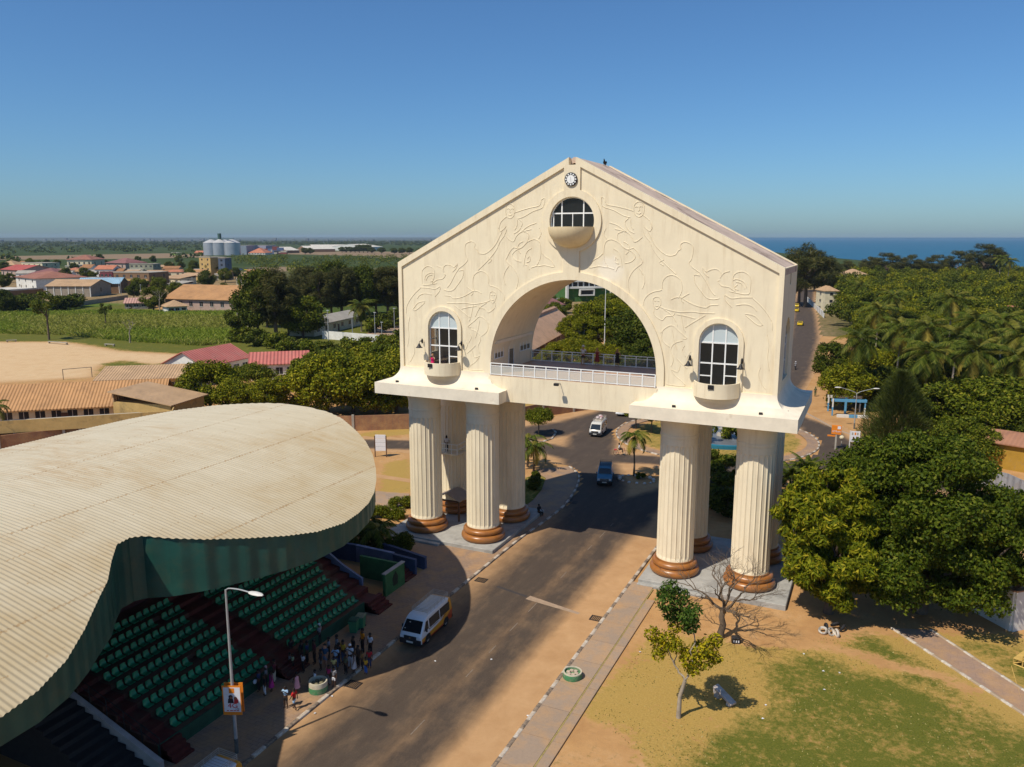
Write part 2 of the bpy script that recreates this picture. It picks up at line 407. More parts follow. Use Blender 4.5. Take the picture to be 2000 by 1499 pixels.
# --- sea
def sea_mat():
    m, n, b = nodes_of('sea_water'); p = pos(n)
    f = noise(n, scaled(n, p, (1, .4, 1)), .02, 8, .7)
    n.links.new(ramp(n, f, [(.3, (.012, .085, .15)), (.7, (.022, .125, .20))]), b.inputs['Base Color'])
    b.inputs['Roughness'].default_value = .45; b.inputs['Specular IOR Level'].default_value = .25
    bump(n, b, noise(n, scaled(n, p, (1, .5, 1)), .35, 6, .7), .5, .4); return m
b = MB(); sh = [(900, 330), (420, 470), (190, 590), (125, 700), (40, 900), (-140, 1450), (-700, 3500), (-3600, 13000), (-22000, 70000), (60000, 90000), (60000, 0)]
b.add([(x, y, .06) for x, y in sh], [tuple(range(len(sh)-1, -1, -1))]); struct(b.build('sea', sea_mat()))
# --- asphalt
TR = [([(-1.6, -95), (-1.4, 6), (-2.6, 14), (-5.5, 24), (-10.2, 34), (-12.9, 44), (-13.5, 54), (-11, 62), (-4, 69), (4, 71)], 3.1),
      ([(-1.2, 10), (1.5, 18), (7, 29), (13, 36), (18, 44), (19.5, 54), (16, 64), (10, 71)], 2.4), ([(3.0, -20), (2.6, 14)], 1.3),
      ([(-9, 33), (-17, 35.5), (-26, 32), (-38, 28), (-60, 20)], 2.2), ([(-30, 33), (-24, 40), (-17.5, 49), (-14, 60), (-12, 75), (-14, 110)], 3.6),
      ([(2, 70), (7, 90), (7.4, 110), (4, 180), (-2, 250), (-6, 290), (-14, 400)], 3.4), ([(19, 48), (26, 46), (34, 38), (40, 30), (46, 20)], 2.0), ([(-12, 33), (-2, 36), (8, 36), (17, 44)], 1.8)]
def dust(X, Y):
    k = np.zeros_like(X)
    for l, wd in TR: d = pdist(X, Y, l); k = np.maximum(k, np.exp(-(d/(wd*1.12))**7*.6)*.96)
    st = sstep(16, 6, Y)
    prof = np.interp(X, [-6.3, -5.4, -4.4, -3.2, -1.8, -.4, .4, 1.4, 2.4, 3.2, 4.0, 6.4], [.75, .5, .25, .08, .05, .1, .22, .08, .12, .42, .93, 1.05])
    return np.clip((1-k)*(1-st)+prof*st, 0, 1.1)
def road_mat():
    m, n, b = nodes_of('asphalt'); p = pos(n)
    f1 = noise(n, scaled(n, p, (1, .25, 1)), .9, 8, .7); f2 = noise(n, p, 14, 4, .8); f3 = noise(n, p, .5, 6, .7, .3)
    asp = ramp(n, f1, [(.25, (.038, .030, .026)), (.52, (.054, .043, .035)), (.8, (.080, .062, .048))])
    asp = mixc(n, ramp(n, f2, [(.5, 0.0), (.8, .5)]), asp, (.16, .12, .09))
    sand = ramp(n, f3, [(.3, (.40, .225, .10)), (.7, (.50, .30, .145))])
    D = attr(n, 'dust')
    k = ramp(n, mth(n, 'ADD', D, mth(n, 'MULTIPLY', mth(n, 'SUBTRACT', mth(n, 'ADD', f1, mth(n, 'MULTIPLY', f3, .7)), .85), .42)), [(.08, .05), (.45, .5), (.85, 1.0)])
    n.links.new(mixc(n, k, asp, sand), b.inputs['Base Color']); b.inputs['Roughness'].default_value = .85; b.inputs['Specular IOR Level'].default_value = .2
    bump(n, b, f2, .4, .02); return m
RM = road_mat()
x1, y1, f1 = grid(-6.15, 6.15, -95, 14.4, .41)
x2, y2, f2 = grid(-62, 48, 14.4, 82, .6)
d2 = dust(x2, y2); keep = (np.hypot(x2-ISLE[0], y2-ISLE[1]) > 14.3) & ~((sdist(x2, y2, [(-7.2, 14), (-5.8, 14), (-6.5, 18.6), (-7.2, 22.4), (-8.4, 25.7), (-10.6, 28.5), (-20, 29.6), (-20, 14)])) > 0)
ok = ((d2 < 1.0) & keep)[f2].all(1); f2 = f2[ok]
x3, y3, f3 = grid(-26, 14, 82, 410, 1.1); d3 = dust(x3, y3); f3 = f3[(d3 < .995)[f3].all(1)]
V = np.stack([np.concatenate([x1, x2, x3]), np.concatenate([y1, y2, y3]), np.concatenate([np.full_like(x1, .012), np.full_like(x2, .012), np.full_like(x3, .03)])], 1)
F = np.concatenate([f1, f2+len(x1), f3+len(x1)+len(x2)])
me = npmesh('road', V, F, RM); setattr_pt(me, 'dust', dust(V[:, 0], V[:, 1])); struct(link('road', me))
# --- kerbs with black and white blocks
def kerb_mat(name, ca, cb, unit):
    m, n, b = nodes_of(name); p = pos(n)
    s = mth(n, 'GREATER_THAN', mth(n, 'FRACT', mth(n, 'DIVIDE', attr(n, 'u'), unit*2)), .5)
    f = noise(n, p, 5, 6, .75)
    o = mixc(n, s, ca, cb); o = mixc(n, ramp(n, f, [(.36, 0.0), (.62, .85)]), o, (.36, .26, .17))
    n.links.new(o, b.inputs['Base Color']); b.inputs['Roughness'].default_value = .85; return m
KM = kerb_mat('kerb_paint', (.56, .51, .43), (.06, .05, .045), .95); KP = kerb_mat('kerb_plain', (.36, .27, .19), (.33, .25, .17), 3); KW = kerb_mat('kerb_white', (.62, .58, .50), (.36, .28, .19), .8)
def kerb(name, line, wd=.26, h=.15, mat=None, close=False):
    P = [Vector((p[0], p[1])) for p in line]; R = []; q = P[0]; u = 0; U = []
    out = [P[0]]
    for a, c in zip(P[:-1], P[1:]):
        k = max(1, int((c-a).length/.475))
        for i in range(1, k+1): out.append(a.lerp(c, i/k))
    V = []; U = []
    for i, p in enumerate(out):
        if i: u += (p-out[i-1]).length
        d = (out[min(i+1, len(out)-1)]-out[max(i-1, 0)]).normalized(); nn = Vector((-d.y, d.x))*wd/2
        for s, z in ((-1, -.03), (-1, h-.03), (-.8, h), (.8, h), (1, h-.03), (1, -.03)): V.append((p.x+nn.x*s, p.y+nn.y*s, z)); U.append(u)
    nn = 6; F = [(i*nn+k, i*nn+k+1, (i+1)*nn+k+1, (i+1)*nn+k) for i in range(len(out)-1) for k in range(nn-1)]
    me = npmesh(name, np.array(V), np.array(F), mat or KM); setattr_pt(me, 'u', U); return struct(link(name, me))
KL = [(-6.27, -95), (-6.27, -40), (-6.27, -1), (-6.2, 5), (-5.9, 9), (-5.8, 14), (-6.4, 18.6), (-7.2, 22.4), (-8.4, 25.7), (-10.6, 28.4)]
kerb('kerb', KL[:3]+cat([(*p, 0) for p in KL[3:]], 4))
kerb('kerb', [(6.27, -95), (6.27, 11), (6.9, 16), (9, 22), (13, 28)])
kerb('kerb', [(ISLE[0]+14.2*math.cos(t), ISLE[1]+14.2*math.sin(t)) for t in np.linspace(0, 2*PI, 61)])
kerb('kerb', [G(*p) for p in ((1035, 862), (1060, 864), (1078, 858), (1086, 846), (1080, 840))])
kerb('kerb', [(13.6, 74), (18.6, 64), (22.5, 59.3), (27, 55), (33, 48)], mat=KP)
for P in ([(1742, 1228), (1990, 1390), (2100, 1462)], [(1818, 1232), (2000, 1350), (2100, 1415)]): kerb('kerb', [G(*p) for p in P], .22, .1, KW)
# --- pavements
def slab_mat(name, col, joint, per, axis=1, rot=0):
    m, n, b = nodes_of(name); p = pos(n)
    br = N(n, 'ShaderNodeTexBrick'); br.inputs['Scale'].default_value = 1; br.inputs['Mortar Size'].default_value = .012 if per < 1 else .03
    br.inputs['Brick Width'].default_value = per*1.5; br.inputs['Row Height'].default_value = per; br.offset = 0 if per > 1 else .5
    br.inputs['Color1'].default_value = (*col, 1); br.inputs['Color2'].default_value = (*[c*.88 for c in col], 1); br.inputs['Mortar'].default_value = (*joint, 1)
    n.links.new(p, br.inputs['Vector'])
    f = noise(n, p, .6, 8, .7, .4); g = noise(n, p, 6, 5, .75)
    o = mixc(n, ramp(n, f, [(.42, 0.0), (.68, .75)]), br.outputs[0], SAND); o = mixc(n, ramp(n, g, [(.45, 0.0), (.8, .5)]), o, tuple(c*.6 for c in col))
    n.links.new(o, b.inputs['Base Color']); b.inputs['Roughness'].default_value = .9; bump(n, b, g, .3, .02); return m
PV = slab_mat('pavement_slabs', (.34, .245, .17), (.22, .15, .10), 3.0); PB = slab_mat('paving_blocks', (.30, .20, .135), (.17, .11, .07), .3); PC = slab_mat('path_paving', (.33, .215, .15), (.24, .16, .11), .6)
b = MB().box(6.4, 8.25, -95, -1.3, -.05, .12); b.box(8.36, 9.0, -95, -4, -.05, .10); struct(b.build('pavement', PV)); struct(MB().box(8.26, 8.35, -95, -2, -.05, .1).build('weed_strip', M('weed_strip', (.30, .23, .08), .95, .35, 5)))
b = MB().prism([(-10.75, -95), (-6.4, -95), (-6.4, 5), (-6.03, 9), (-5.93, 14), (-6.53, 18.6), (-7.33, 22.4), (-8.53, 25.7), (-10.7, 28.3), (-13.5, 26), (-11.5, 16), (-18, 12), (-18.5, -1), (-10.75, -6)], -.05, .11); struct(b.build('pavement', PB))
b = MB(); L = [G(*p) for p in ((1742, 1228), (1990, 1390), (2100, 1462))]; R = [G(*p) for p in ((1818, 1232), (2000, 1350), (2100, 1415))]
b.prism([(p.x, p.y) for p in L]+[(p.x, p.y) for p in R[::-1]], -.05, .045); struct(b.build('footpath', PC))
b = MB()
for t in np.linspace(0, 2*PI, 64, endpoint=False):
    pass
b.lathe([(12.6, .1), (14.1, .1)], ISLE, 64); struct(b.build('pavement', PB))
b = MB(); q = [G(*p) for p in ((735, 960), (800, 965), (790, 1000), (690, 1010))]; b.prism([(p.x, p.y) for p in q], -.05, .03); struct(b.build('pavement', PV))
b = MB(); q = [G(*p) for p in ((-40, 905), (140, 868), (260, 870), (200, 930), (-40, 960))]; b.prism([(p.x, p.y) for p in q], -.05, .03); struct(b.build('pavement', PV))
b = MB(); q = [G(*p) for p in ((700, 664), (800, 650), (800, 630), (740, 634))]; b.prism([(p.x, p.y) for p in q], -.05, .03); struct(b.build('paved_yard', PV))
q = [G(*p) for p in ((1026, 936), (1050, 928), (1066, 936), (1058, 958), (1042, 978), (1024, 992))]
me = MB().prism([(p.x, p.y) for p in q], .1, .145).mesh('grass_bed', GM); setattr_pt(me, 'green', [.8]*len(me.vertices)); setattr_pt(me, 'dry', [.9]*len(me.vertices)); struct(link('grass_bed', me))
# lane paint, worn
WP = M('worn_paint', (.20, .165, .13), .9, .3, 6)
b = MB()
for k in range(30):
    y = -88+k*3.4; 
    if k % 7 in (3, 5): continue
    b.box(.56, .615, y, y+random.uniform(.9, 1.7), .0, .0165)
struct(b.build('road_marking', WP))
b = MB().add([(-3.6, -6.9, .0165), (-.6, -7.6, .0165), (-.6, -7.3, .0165), (-3.6, -6.6, .0165)], [(0, 1, 2, 3)]); struct(b.build('road_patch', M('tar_patch', (.05, .042, .04), .9, .2, 3)))
b = MB().add([(-.5, -7.9, .0165), (4.2, -8.6, .0165), (4.3, -8.3, .0165), (-.4, -7.2, .0165)], [(0, 1, 2, 3)]); struct(b.build('road_patch', M('pale_patch', (.34, .24, .16), .9, .2, 3)))
# drain grates
IRON = M('iron', (.05, .04, .035), .6, .3, 4, metal=.5)
for i, (px, lab) in enumerate((((1165, 1209), 'rusty iron drain grate by the right kerb'), ((940, 1134), 'dark iron drain cover by the left kerb in the sun'), ((690, 1338), 'dark iron drain cover by the left kerb near the crowd'), ((1120, 982), 'iron drain cover by the left kerb in the arch shadow'))):
    g = G(*px); b = MB()
    for k in range(7): b.box(-.42+k*.13, -.36+k*.13, -.38, .38, 0, .03)
    b.box(-.48, -.42, -.4, .4, 0, .035); b.box(.42, .48, -.4, .4, 0, .035); b.box(-.42, .42, -.4, -.34, .0, .034); b.box(-.42, .42, .34, .4, .0, .034)
    o = b.build('drain_grate', IRON); o.location = (g.x, g.y, .015); tag(o, lab, 'drain grate')
# ================================================================ the monumental arch
W_, D_, HE, HA, HB = 16.88, 9.21, 26.23, 35.0, 16.6
SLP = (HA-HE)/W_
AR, AZ = 7.45, 17.55
def stucco(name, col, patch=False):
    m, n, b = nodes_of(name); p = pos(n)
    f = noise(n, p, .5, 8, .7, .3); g = noise(n, scaled(n, p, (2.2, 2.2, .25)), .9, 7, .75, .2); h = noise(n, p, 9, 4, .7)
    o = ramp(n, f, [(.3, tuple(c*.93 for c in col)), (.7, tuple(min(1, c*1.04) for c in col))])
    o = mixc(n, ramp(n, g, [(.5, 0.0), (.74, .5)]), o, (.52, .40, .25))
    if patch:
        q = N(n, 'ShaderNodeVectorMath', operation='DISTANCE'); q.inputs[1].default_value = (3.4, .1, 26.1); n.links.new(scaled(n, p, (1, 1, 1)), q.inputs[0])
        k = ramp(n, mth(n, 'SUBTRACT', mth(n, 'ADD', mth(n, 'ADD', mth(n, 'MULTIPLY', f, 2.2), mth(n, 'MULTIPLY', g, 1.6)), -.75), q.outputs['Value']), [(.0, 0.0), (.5, .5)])
        o = mixc(n, k, o, (.86, .79, .67))
    n.links.new(o, b.inputs['Base Color']); b.inputs['Roughness'].default_value = .85; b.inputs['Specular IOR Level'].default_value = .2
    bump(n, b, h, .12, .02); return m
CREAM = (.80, .69, .49)
ST = stucco('cream_stucco', CREAM); STP = stucco('cream_stucco_panel', (.80, .695, .495), True)
SLAB = M('worn_cream_concrete', (.77, .68, .53), .9, .1, .7, (.50, .38, .24), (.60, .80), .25, 12)
ROOFC = M('weathered_roof_concrete', (.55, .42, .33), .95, .2, .5, (.22, .15, .11), (.5, .64), .4, 6)
WHITE = M('white_paint', (.80, .80, .77), .5, .05, 2); BLACK = M('black_metal', (.022, .02, .02), .45, .2, 4)
GLASS = glassm('dark_glass', (.03, .032, .033), .06, .5); PALE = glassm('pale_glass', (.50, .57, .58), .25); FROST = glassm('frosted_glass', (.72, .70, .62), .35, .42)
BROWN = M('glazed_brown_tile', (.33, .125, .028), .33, .22, 1.2, (.30, .15, .06), (.48, .75), spec=.5)
FLOOR = M('deck_tiles', (.44, .29, .19), .55, .2, .6); DIM = M('room_plaster', (.46, .36, .23), .9, .1, 1)
arch = thing('monumental_arch', 'tall cream gabled arch on eight fluted columns spanning the road', 'arch')
slope = lambda x: HA-abs(x)*SLP
def opening(): return [(-AR, HB)]+[(AR*math.cos(t), AZ+AR*math.sin(t)) for t in np.linspace(PI, 0, 49)]+[(AR, HB)]
def gable(notch=True):
    return [(-W_, HB)]+opening()+[(W_, HB), (W_, HE)]+([(.3, slope(.3)), (.3, 34.25), (-.3, 34.25), (-.3, slope(.3))] if notch else [(0, HA)])+[(-W_, HE)]
WC, WR, WZ0, WZ1 = 12.3, 1.52, 17.0, 20.42
def winhole(cx, r=WR, z0=WZ0): return [(cx-r, z0), (cx+r, z0)]+arc(cx, WZ1, r, 0, PI, 24)
RC, RR = 29.79, 1.95
circ = arc(0, RC, RR, 0, 2*PI, 48)[:-1]
def panel(s):
    a = math.asin(.7/2.55); e = math.asin(.7/8.1)
    L = [(-16.5, HB+.05), (-16.5, slope(16.5)-.58), (-.7, slope(.7)-.58), (-.7, RC+2.45)]
    L += arc(0, RC, 2.55, PI/2+a, 3*PI/2-a, 22)[1:-1]+[(-.7, RC-2.45), (-.7, AZ+8.1*math.cos(e))]
    L += arc(0, AZ, 8.1, PI/2+e, PI, 24)[1:]+[(-8.1, HB+.05), (-WC+1.9, HB+.05)]+arc(-WC, WZ1, 1.9, 0, PI, 20)+[(-WC-1.9, HB+.05)]
    return L if s < 0 else [(-x, z) for x, z in L]
plate('frame_moulding', gable(), [panel(-1), panel(1), circ, winhole(-WC), winhole(WC)], 0, .165, ST, arch)
plate('front_wall', gable(), [circ, winhole(-WC), winhole(WC)], .16, .5, STP, arch)
plate('back_wall', gable(), [], 8.7, D_, ST, arch)
# relief figures cut along the front
REL = [[(853, 378), (900, 362), (950, 348), (1000, 335), (1012, 302), (1030, 296), (1020, 345), (960, 370), (910, 400), (873, 412)],
 [(802, 372), (806, 340), (826, 326), (850, 338), (856, 370), (845, 400), (826, 410), (808, 398), (802, 372)], [(812, 356), (820, 352), (826, 357)], [(834, 356), (842, 352), (848, 357)], [(828, 360), (826, 374), (834, 376)], [(818, 388), (828, 393), (840, 387)],
 [(808, 400), (775, 430), (765, 465), (770, 488), (795, 470), (805, 455)], [(870, 420), (868, 455), (855, 478)],
 [(808, 475), (795, 510), (770, 545), (755, 580), (730, 620), (695, 660), (665, 690), (640, 714)], [(780, 490), (765, 520), (745, 560), (715, 595), (680, 618), (645, 613), (632, 590)],
 [(808, 520), (830, 540), (850, 545), (865, 515), (890, 492), (930, 480), (952, 475)], [(890, 492), (935, 456), (982, 438)], [(910, 490), (935, 500), (935, 530), (918, 560), (885, 585), (850, 580)],
 [(850, 580), (830, 600), (812, 635), (803, 658), (825, 680), (850, 705), (870, 745), (875, 780), (865, 822)],
 [(893, 665), (860, 655), (840, 628), (862, 598), (900, 580), (930, 550), (970, 533), (1000, 550), (1008, 600), (1003, 650), (985, 690), (1030, 685), (1086, 695), (1065, 655), (1035, 635), (1012, 612)],
 [(908, 690), (915, 640), (930, 602), (955, 585)], [(925, 668), (945, 660), (943, 632), (930, 645)], [(918, 682), (930, 686), (940, 710)],
 [(560, 680), (580, 655), (570, 635), (563, 590), (570, 560), (600, 545), (622, 558), (620, 582), (632, 590)], [(560, 680), (530, 702)],
 [(400, 790), (375, 795), (320, 800), (312, 760), (315, 715), (345, 690), (380, 705), (386, 745), (372, 790), (400, 770), (432, 765), (450, 742), (440, 738)], [(328, 768), (338, 742), (368, 728), (386, 735)], [(335, 775), (350, 748), (372, 742)], [(362, 782), (378, 772), (366, 756)],
 [(303, 815), (350, 818), (390, 825), (418, 810), (415, 835), (388, 868)], [(303, 818), (270, 850), (240, 890), (222, 930), (220, 965)],
 [(258, 945), (290, 905), (330, 898), (305, 925), (275, 948), (258, 945)], [(440, 725), (438, 700), (455, 682), (480, 685), (502, 696), (520, 675), (512, 702), (490, 724)],
 [(530, 718), (555, 715), (550, 755), (520, 800), (495, 830), (465, 835), (440, 828)], [(445, 862), (480, 866), (500, 880), (550, 870), (590, 850), (615, 835), (640, 838), (660, 850)],
 [(625, 840), (610, 800), (612, 760), (625, 735), (655, 720), (685, 730), (703, 760), (705, 800), (740, 812), (770, 830), (790, 860), (793, 890)],
 [(460, 905), (520, 908), (560, 905), (620, 912), (690, 900), (715, 887)], [(500, 918), (560, 965), (590, 990)],
 [(708, 882), (710, 850), (725, 838), (745, 850), (745, 880), (727, 906), (708, 882)], [(716, 862), (724, 860)], [(732, 862), (740, 860)], [(720, 888), (734, 887)],
 [(740, 905), (738, 935), (700, 962), (680, 940), (650, 935), (640, 920)], [(612, 920), (605, 955), (598, 990), (588, 1012)],
 [(600, 1048), (580, 1045), (620, 1010), (650, 985), (680, 1000), (705, 1030)], [(650, 1010), (640, 1060), (625, 1110)],
 [(625, 1155), (600, 1180), (575, 1200)], [(608, 1190), (618, 1225), (650, 1218), (625, 1250), (600, 1268), (585, 1285), (592, 1296), (670, 1298)], [(262, 1150), (270, 1190), (248, 1240), (238, 1250)], [(560, 1110), (578, 1150), (565, 1180)],
 [(880, 415), (900, 440), (880, 480), (850, 500)], [(700, 640), (720, 655), (700, 672)], [(530, 702), (505, 740), (480, 790), (460, 815)], [(400, 690), (425, 700), (440, 725)], [(575, 812), (600, 830), (612, 845), (600, 862)], [(690, 905), (660, 925), (640, 950), (625, 985)], [(545, 940), (590, 930), (630, 925)],
 [(690, 1005), (700, 1045), (690, 1075), (660, 1100)], [(600, 1060), (640, 1080), (655, 1120), (640, 1160), (650, 1200)], [(585, 1140), (600, 1110), (590, 1085)], [(240, 990), (232, 1040), (236, 1100), (228, 1160)], [(285, 880), (300, 860), (330, 850), (370, 858)], [(1000, 470), (1010, 500), (995, 530)], [(770, 488), (760, 470), (770, 445)], [(905, 545), (880, 560), (872, 590), (890, 615)], [(950, 700), (975, 692), (985, 690)], [(820, 690), (800, 720), (790, 760), (800, 800)]]
for s in (1, -1):
    for l in REL:
        w_ = [FY(720+x/2.998, 290+z/2.998, .16) for x, z in l]
        b = MB(); b.tube([(p.x*s, .165, p.z) for p in cat(w_, 3)], .042, 5, False); b.build('relief_line', STP, arch)
# walls, vault, floors
for s in (-1, 1):
    x0, x1 = sorted((s*(W_-.4), s*W_))
    hole = [(2.9, 17.3), (6.3, 17.3)]+arc(4.6, 20.5, 1.7, 0, PI, 16); small = [(4.0, 24.8), (4.9, 24.8), (4.9, 25.7), (4.0, 25.7)]
    plate('side_wall', [(.3, HB), (8.9, HB), (8.9, HE-.02), (.3, HE-.02)], [hole, small], x0, x1-.003 if s > 0 else x1, ST, arch, 'x')
    w1 = thing('window', '', '', (0, 0, 0)); w1.parent = arch
    for k in list(w1.keys()): del w1[k]
    b = MB(); xx = s*(W_-.25)
    for y in (2.95, 4.0, 5.2, 6.25): b.box(xx-.04, xx+.04, y-.04, y+.04, 17.3, 22.1 if 3 < y < 6 else 20.5)
    for z in (18.6, 19.9, 20.6): b.box(xx-.035, xx+.035, 2.9, 6.3, z-.04, z+.04)
    b.build('window_frame', WHITE, w1)
    b = MB(); b.add([(xx, y, z) for y, z in hole], [tuple(range(len(hole)))]); b.build('glass', GLASS, w1)
    MB().add([(xx, y, z) for y, z in small], [(0, 1, 2, 3)]).build('small_window', GLASS, arch)
    b = MB(); b.box(*sorted((s*AR, s*(AR+.35))), .4, 8.8, 16.4, 19.3); b.build('inner_wall', ST, arch)
    b = MB(); b.box(*sorted((s*7.12, s*7.5)), .52, 8.68, 19.15, 19.42); b.build('ledge', SLAB, arch)
    b = MB(); b.box(*sorted((s*(AR+.3), s*(W_-.35))), .45, 8.75, 16.2, 16.45); b.box(*sorted((s*(AR+.3), s*(W_-.35))), 8.5, 8.72, 16.4, 26); b.box(*sorted((s*(AR+.36), s*(AR+.5))), .5, 8.7, 16.4, 24); b.build('room_floor', DIM, arch)
    b = MB(); q = [(0, HA-.1), (s*(W_-.003), HE-.1), (s*(W_-.003), HE-.55), (0, HA-.55)]
    b.add([(x, .48, z) for x, z in q]+[(x, 8.73, z) for x, z in q], [(0, 1, 2, 3), (4, 7, 6, 5), (0, 4, 5, 1), (1, 5, 6, 2), (2, 6, 7, 3)]); b.build('roof', ROOFC, arch)
    # slab, cove
    b = MB(); xi, xo = s*5.8, s*(W_+1.75); b.box(*sorted((xi, xo)), -1.75, D_+1.75, 14.23, 15.25); b.build('base_slab', SLAB, arch)
    rings = []
    for t in np.linspace(0, PI/2, 13):
        o = 1.75*(1-math.cos(t)); z = 16.63-1.375*math.sin(t); xa, xb = s*(7.55-o), s*(W_+o); lo, hi = sorted((xa, xb)); rings.append([(lo, -o, z), (hi, -o, z), (hi, D_+o, z), (lo, D_+o, z)])
    MB().loft(rings, False).build('cove', SLAB, arch, 50)
b = MB(); n_ = 40
vs = []; fs = []
for y in (.3, 8.9):
    for r in (AR, AR+.3):
        for p in arc(0, AZ, r, 0, PI, n_): vs.append((p[0], y, p[1]))
m_ = n_+1
for i in range(n_): fs += [(i, i+1, 2*m_+i+1, 2*m_+i), (m_+i, 3*m_+i, 3*m_+i+1, m_+i+1)]
b.add(vs, fs); b.build('vault', ST, arch, 30)
b = MB().box(-7.6, 7.6, -.14, D_+.14, 14.2, 16.45); b.build('bridge_beam', ST, arch)
b = MB().box(-7.44, 7.44, -.1, D_+.1, 16.43, 16.5); b.build('deck_floor', FLOOR, arch)
# windows of the front
def fwin(cx):
    t = bpy.data.objects.new('window', None); C.objects.link(t); t.parent = arch
    f = MB(); g = MB(); y = .34
    A = arc(cx, WZ1, WR-.04, 0, PI, 20)
    f.tube([(cx+WR-.04, y, WZ0)]+[(x, y, z) for x, z in A]+[(cx-WR+.04, y, WZ0)], .06, 6)
    for x in (cx-.5, cx+.5): f.box(x-.05, x+.05, y-.05, y+.05, WZ0, WZ1+1.42)
    for z in (WZ1-.05, 18.75): f.box(cx-WR, cx+WR, y-.046, y+.046, z-.055, z+.055)
    f.box(cx+.5, cx+WR, y-.04, y+.04, 17.78, 17.86); f.box(cx-WR, cx-.5, y-.04, y+.04, 17.7, 17.78) if cx > 0 else None
    f.build('window_frame', WHITE, t)
    MB().add([(x, y, z) for x, z in [(cx+WR, WZ1)]+A+[(cx-WR, WZ1)]], [tuple(range(len(A)+2))]).build('upper_glass', PALE, t)
    MB().add([(cx-WR, y, WZ0), (cx+WR, y, WZ0), (cx+WR, y, WZ1), (cx-WR, y, WZ1)], [(0, 1, 2, 3)]).build('glass', GLASS, t)
    q = MB(); R0 = 1.77
    q.lathe([(R0-.12, 16.45), (R0-.12, 17.4), (R0, 17.4), (R0, 16.25), (.02, 16.25)], (cx, .12), 40, PI, 2*PI); q.lathe([(.02, 16.45), (R0-.1, 16.45)], (cx, .12), 40, PI, 2*PI)
    q.build('balcony', ST, arch, 35)
for cx in (-WC, WC): fwin(cx)
t = bpy.data.objects.new('round_window', None); C.objects.link(t); t.parent = arch
f = MB(); y = .32
f.tube([(x, y, z) for x, z in arc(0, RC, RR-.05, math.radians(-14), math.radians(194), 40)], .06, 6)
hz = lambda x: RC+math.sqrt(max(0, (RR-.05)**2-x*x))
for x in (-.95, .95): f.box(x-.05, x+.05, y-.05, y+.05, 29.2, hz(x))
f.box(-.03, .03, y-.04, y+.04, 29.2, 30.42); f.box(-1.85, 1.85, y-.046, y+.046, 30.36, 30.47); f.box(-1.9, 1.9, y-.046, y+.046, 29.2, 29.33); f.box(-1.72, -1.64, y-.04, y+.04, 29.3, 30.4); f.box(.95, 1.0, y-.06, y+.0, 29.3, 30.4)
f.build('window_frame', WHITE, t); MB().add([(x, y, z) for x, z in circ], [tuple(range(len(circ)))]).build('glass', GLASS, t)
q = MB(); prof = [(1.84, 29.32), (1.95, 29.32)]+[(1.95*math.sqrt(max(0, 1-(k/12)**2)), 29.3-1.72*k/12) for k in range(0, 13)]
q.lathe(prof, (0, .1), 44, PI, 2*PI); q.lathe([(.01, 29.1), (1.84, 29.1), (1.84, 29.32)], (0, .1), 44, PI, 2*PI)
o = q.build('bowl_balcony', stucco('bowl_stucco', (.74, .60, .37)), arch, 50)
MB().box(-1.9, 1.9, .4, 4, 28.2, 28.4).build('loft_floor', DIM, arch)
# clock
ck = MB(); ck.lathe([(.53, .11), (.53, 0), (.40, 0), (.40, .05), (.0, .05)], (0, 0), 40); ck = ck.build('clock', BLACK, arch); ck.location = (-.06, -.1, 33.1); ck.rotation_euler = (-PI/2, 0, 0); ck.rotation_euler = (PI/2, 0, 0)
ck.data.transform(Matrix.Scale(-1, 4, (0, 0, 1))); ck.data.transform(Matrix.Translation((0, 0, .0)))
def ymesh(name, b, mat, parent):
    for i, p in enumerate(b.v): b.v[i] = (p[0], -p[2], p[1])
    return b.build(name, mat, parent)
ck.location = (0, 0, 0); ck.rotation_euler = (0, 0, 0)
bpy.data.objects.remove(ck)
b = MB(); b.lathe([(.001, .02), (.54, .02), (.54, .12), (.48, .13), (.001, .13)], (0, 0), 40); ck = ymesh('clock', b, BLACK, arch); ck.location = (-.06, 0, 33.1)
b = MB(); b.lathe([(.33, .13), (.33, .145), (.001, .145)], (0, 0), 40); ymesh('clock_face', b, WHITE, ck)
b = MB()
for k in range(12):
    a = 2*PI*(k+.5)/12-PI/12; c, s_ = math.cos(a), math.sin(a)
    p = [(.37, -.055), (.475, -.065), (.475, .065), (.37, .055)]; b.add([(x*c-y*s_, x*s_+y*c, .137) for x, y in p], [(0, 1, 2, 3)])
ymesh('clock_numerals', b, WHITE, ck)
b = MB(); b.add([(-.015, -.05, .155), (.015, -.05, .155), (.012, .20, .155), (-.012, .20, .155)], [(0, 1, 2, 3)]); b.add([(.03, -.28, .156), (.05, -.27, .156), (.01, .05, .156), (-.015, .04, .156)], [(0, 1, 2, 3)]); ymesh('clock_hands', b, M('clock_hand_grey', (.35, .35, .36), .6), ck)
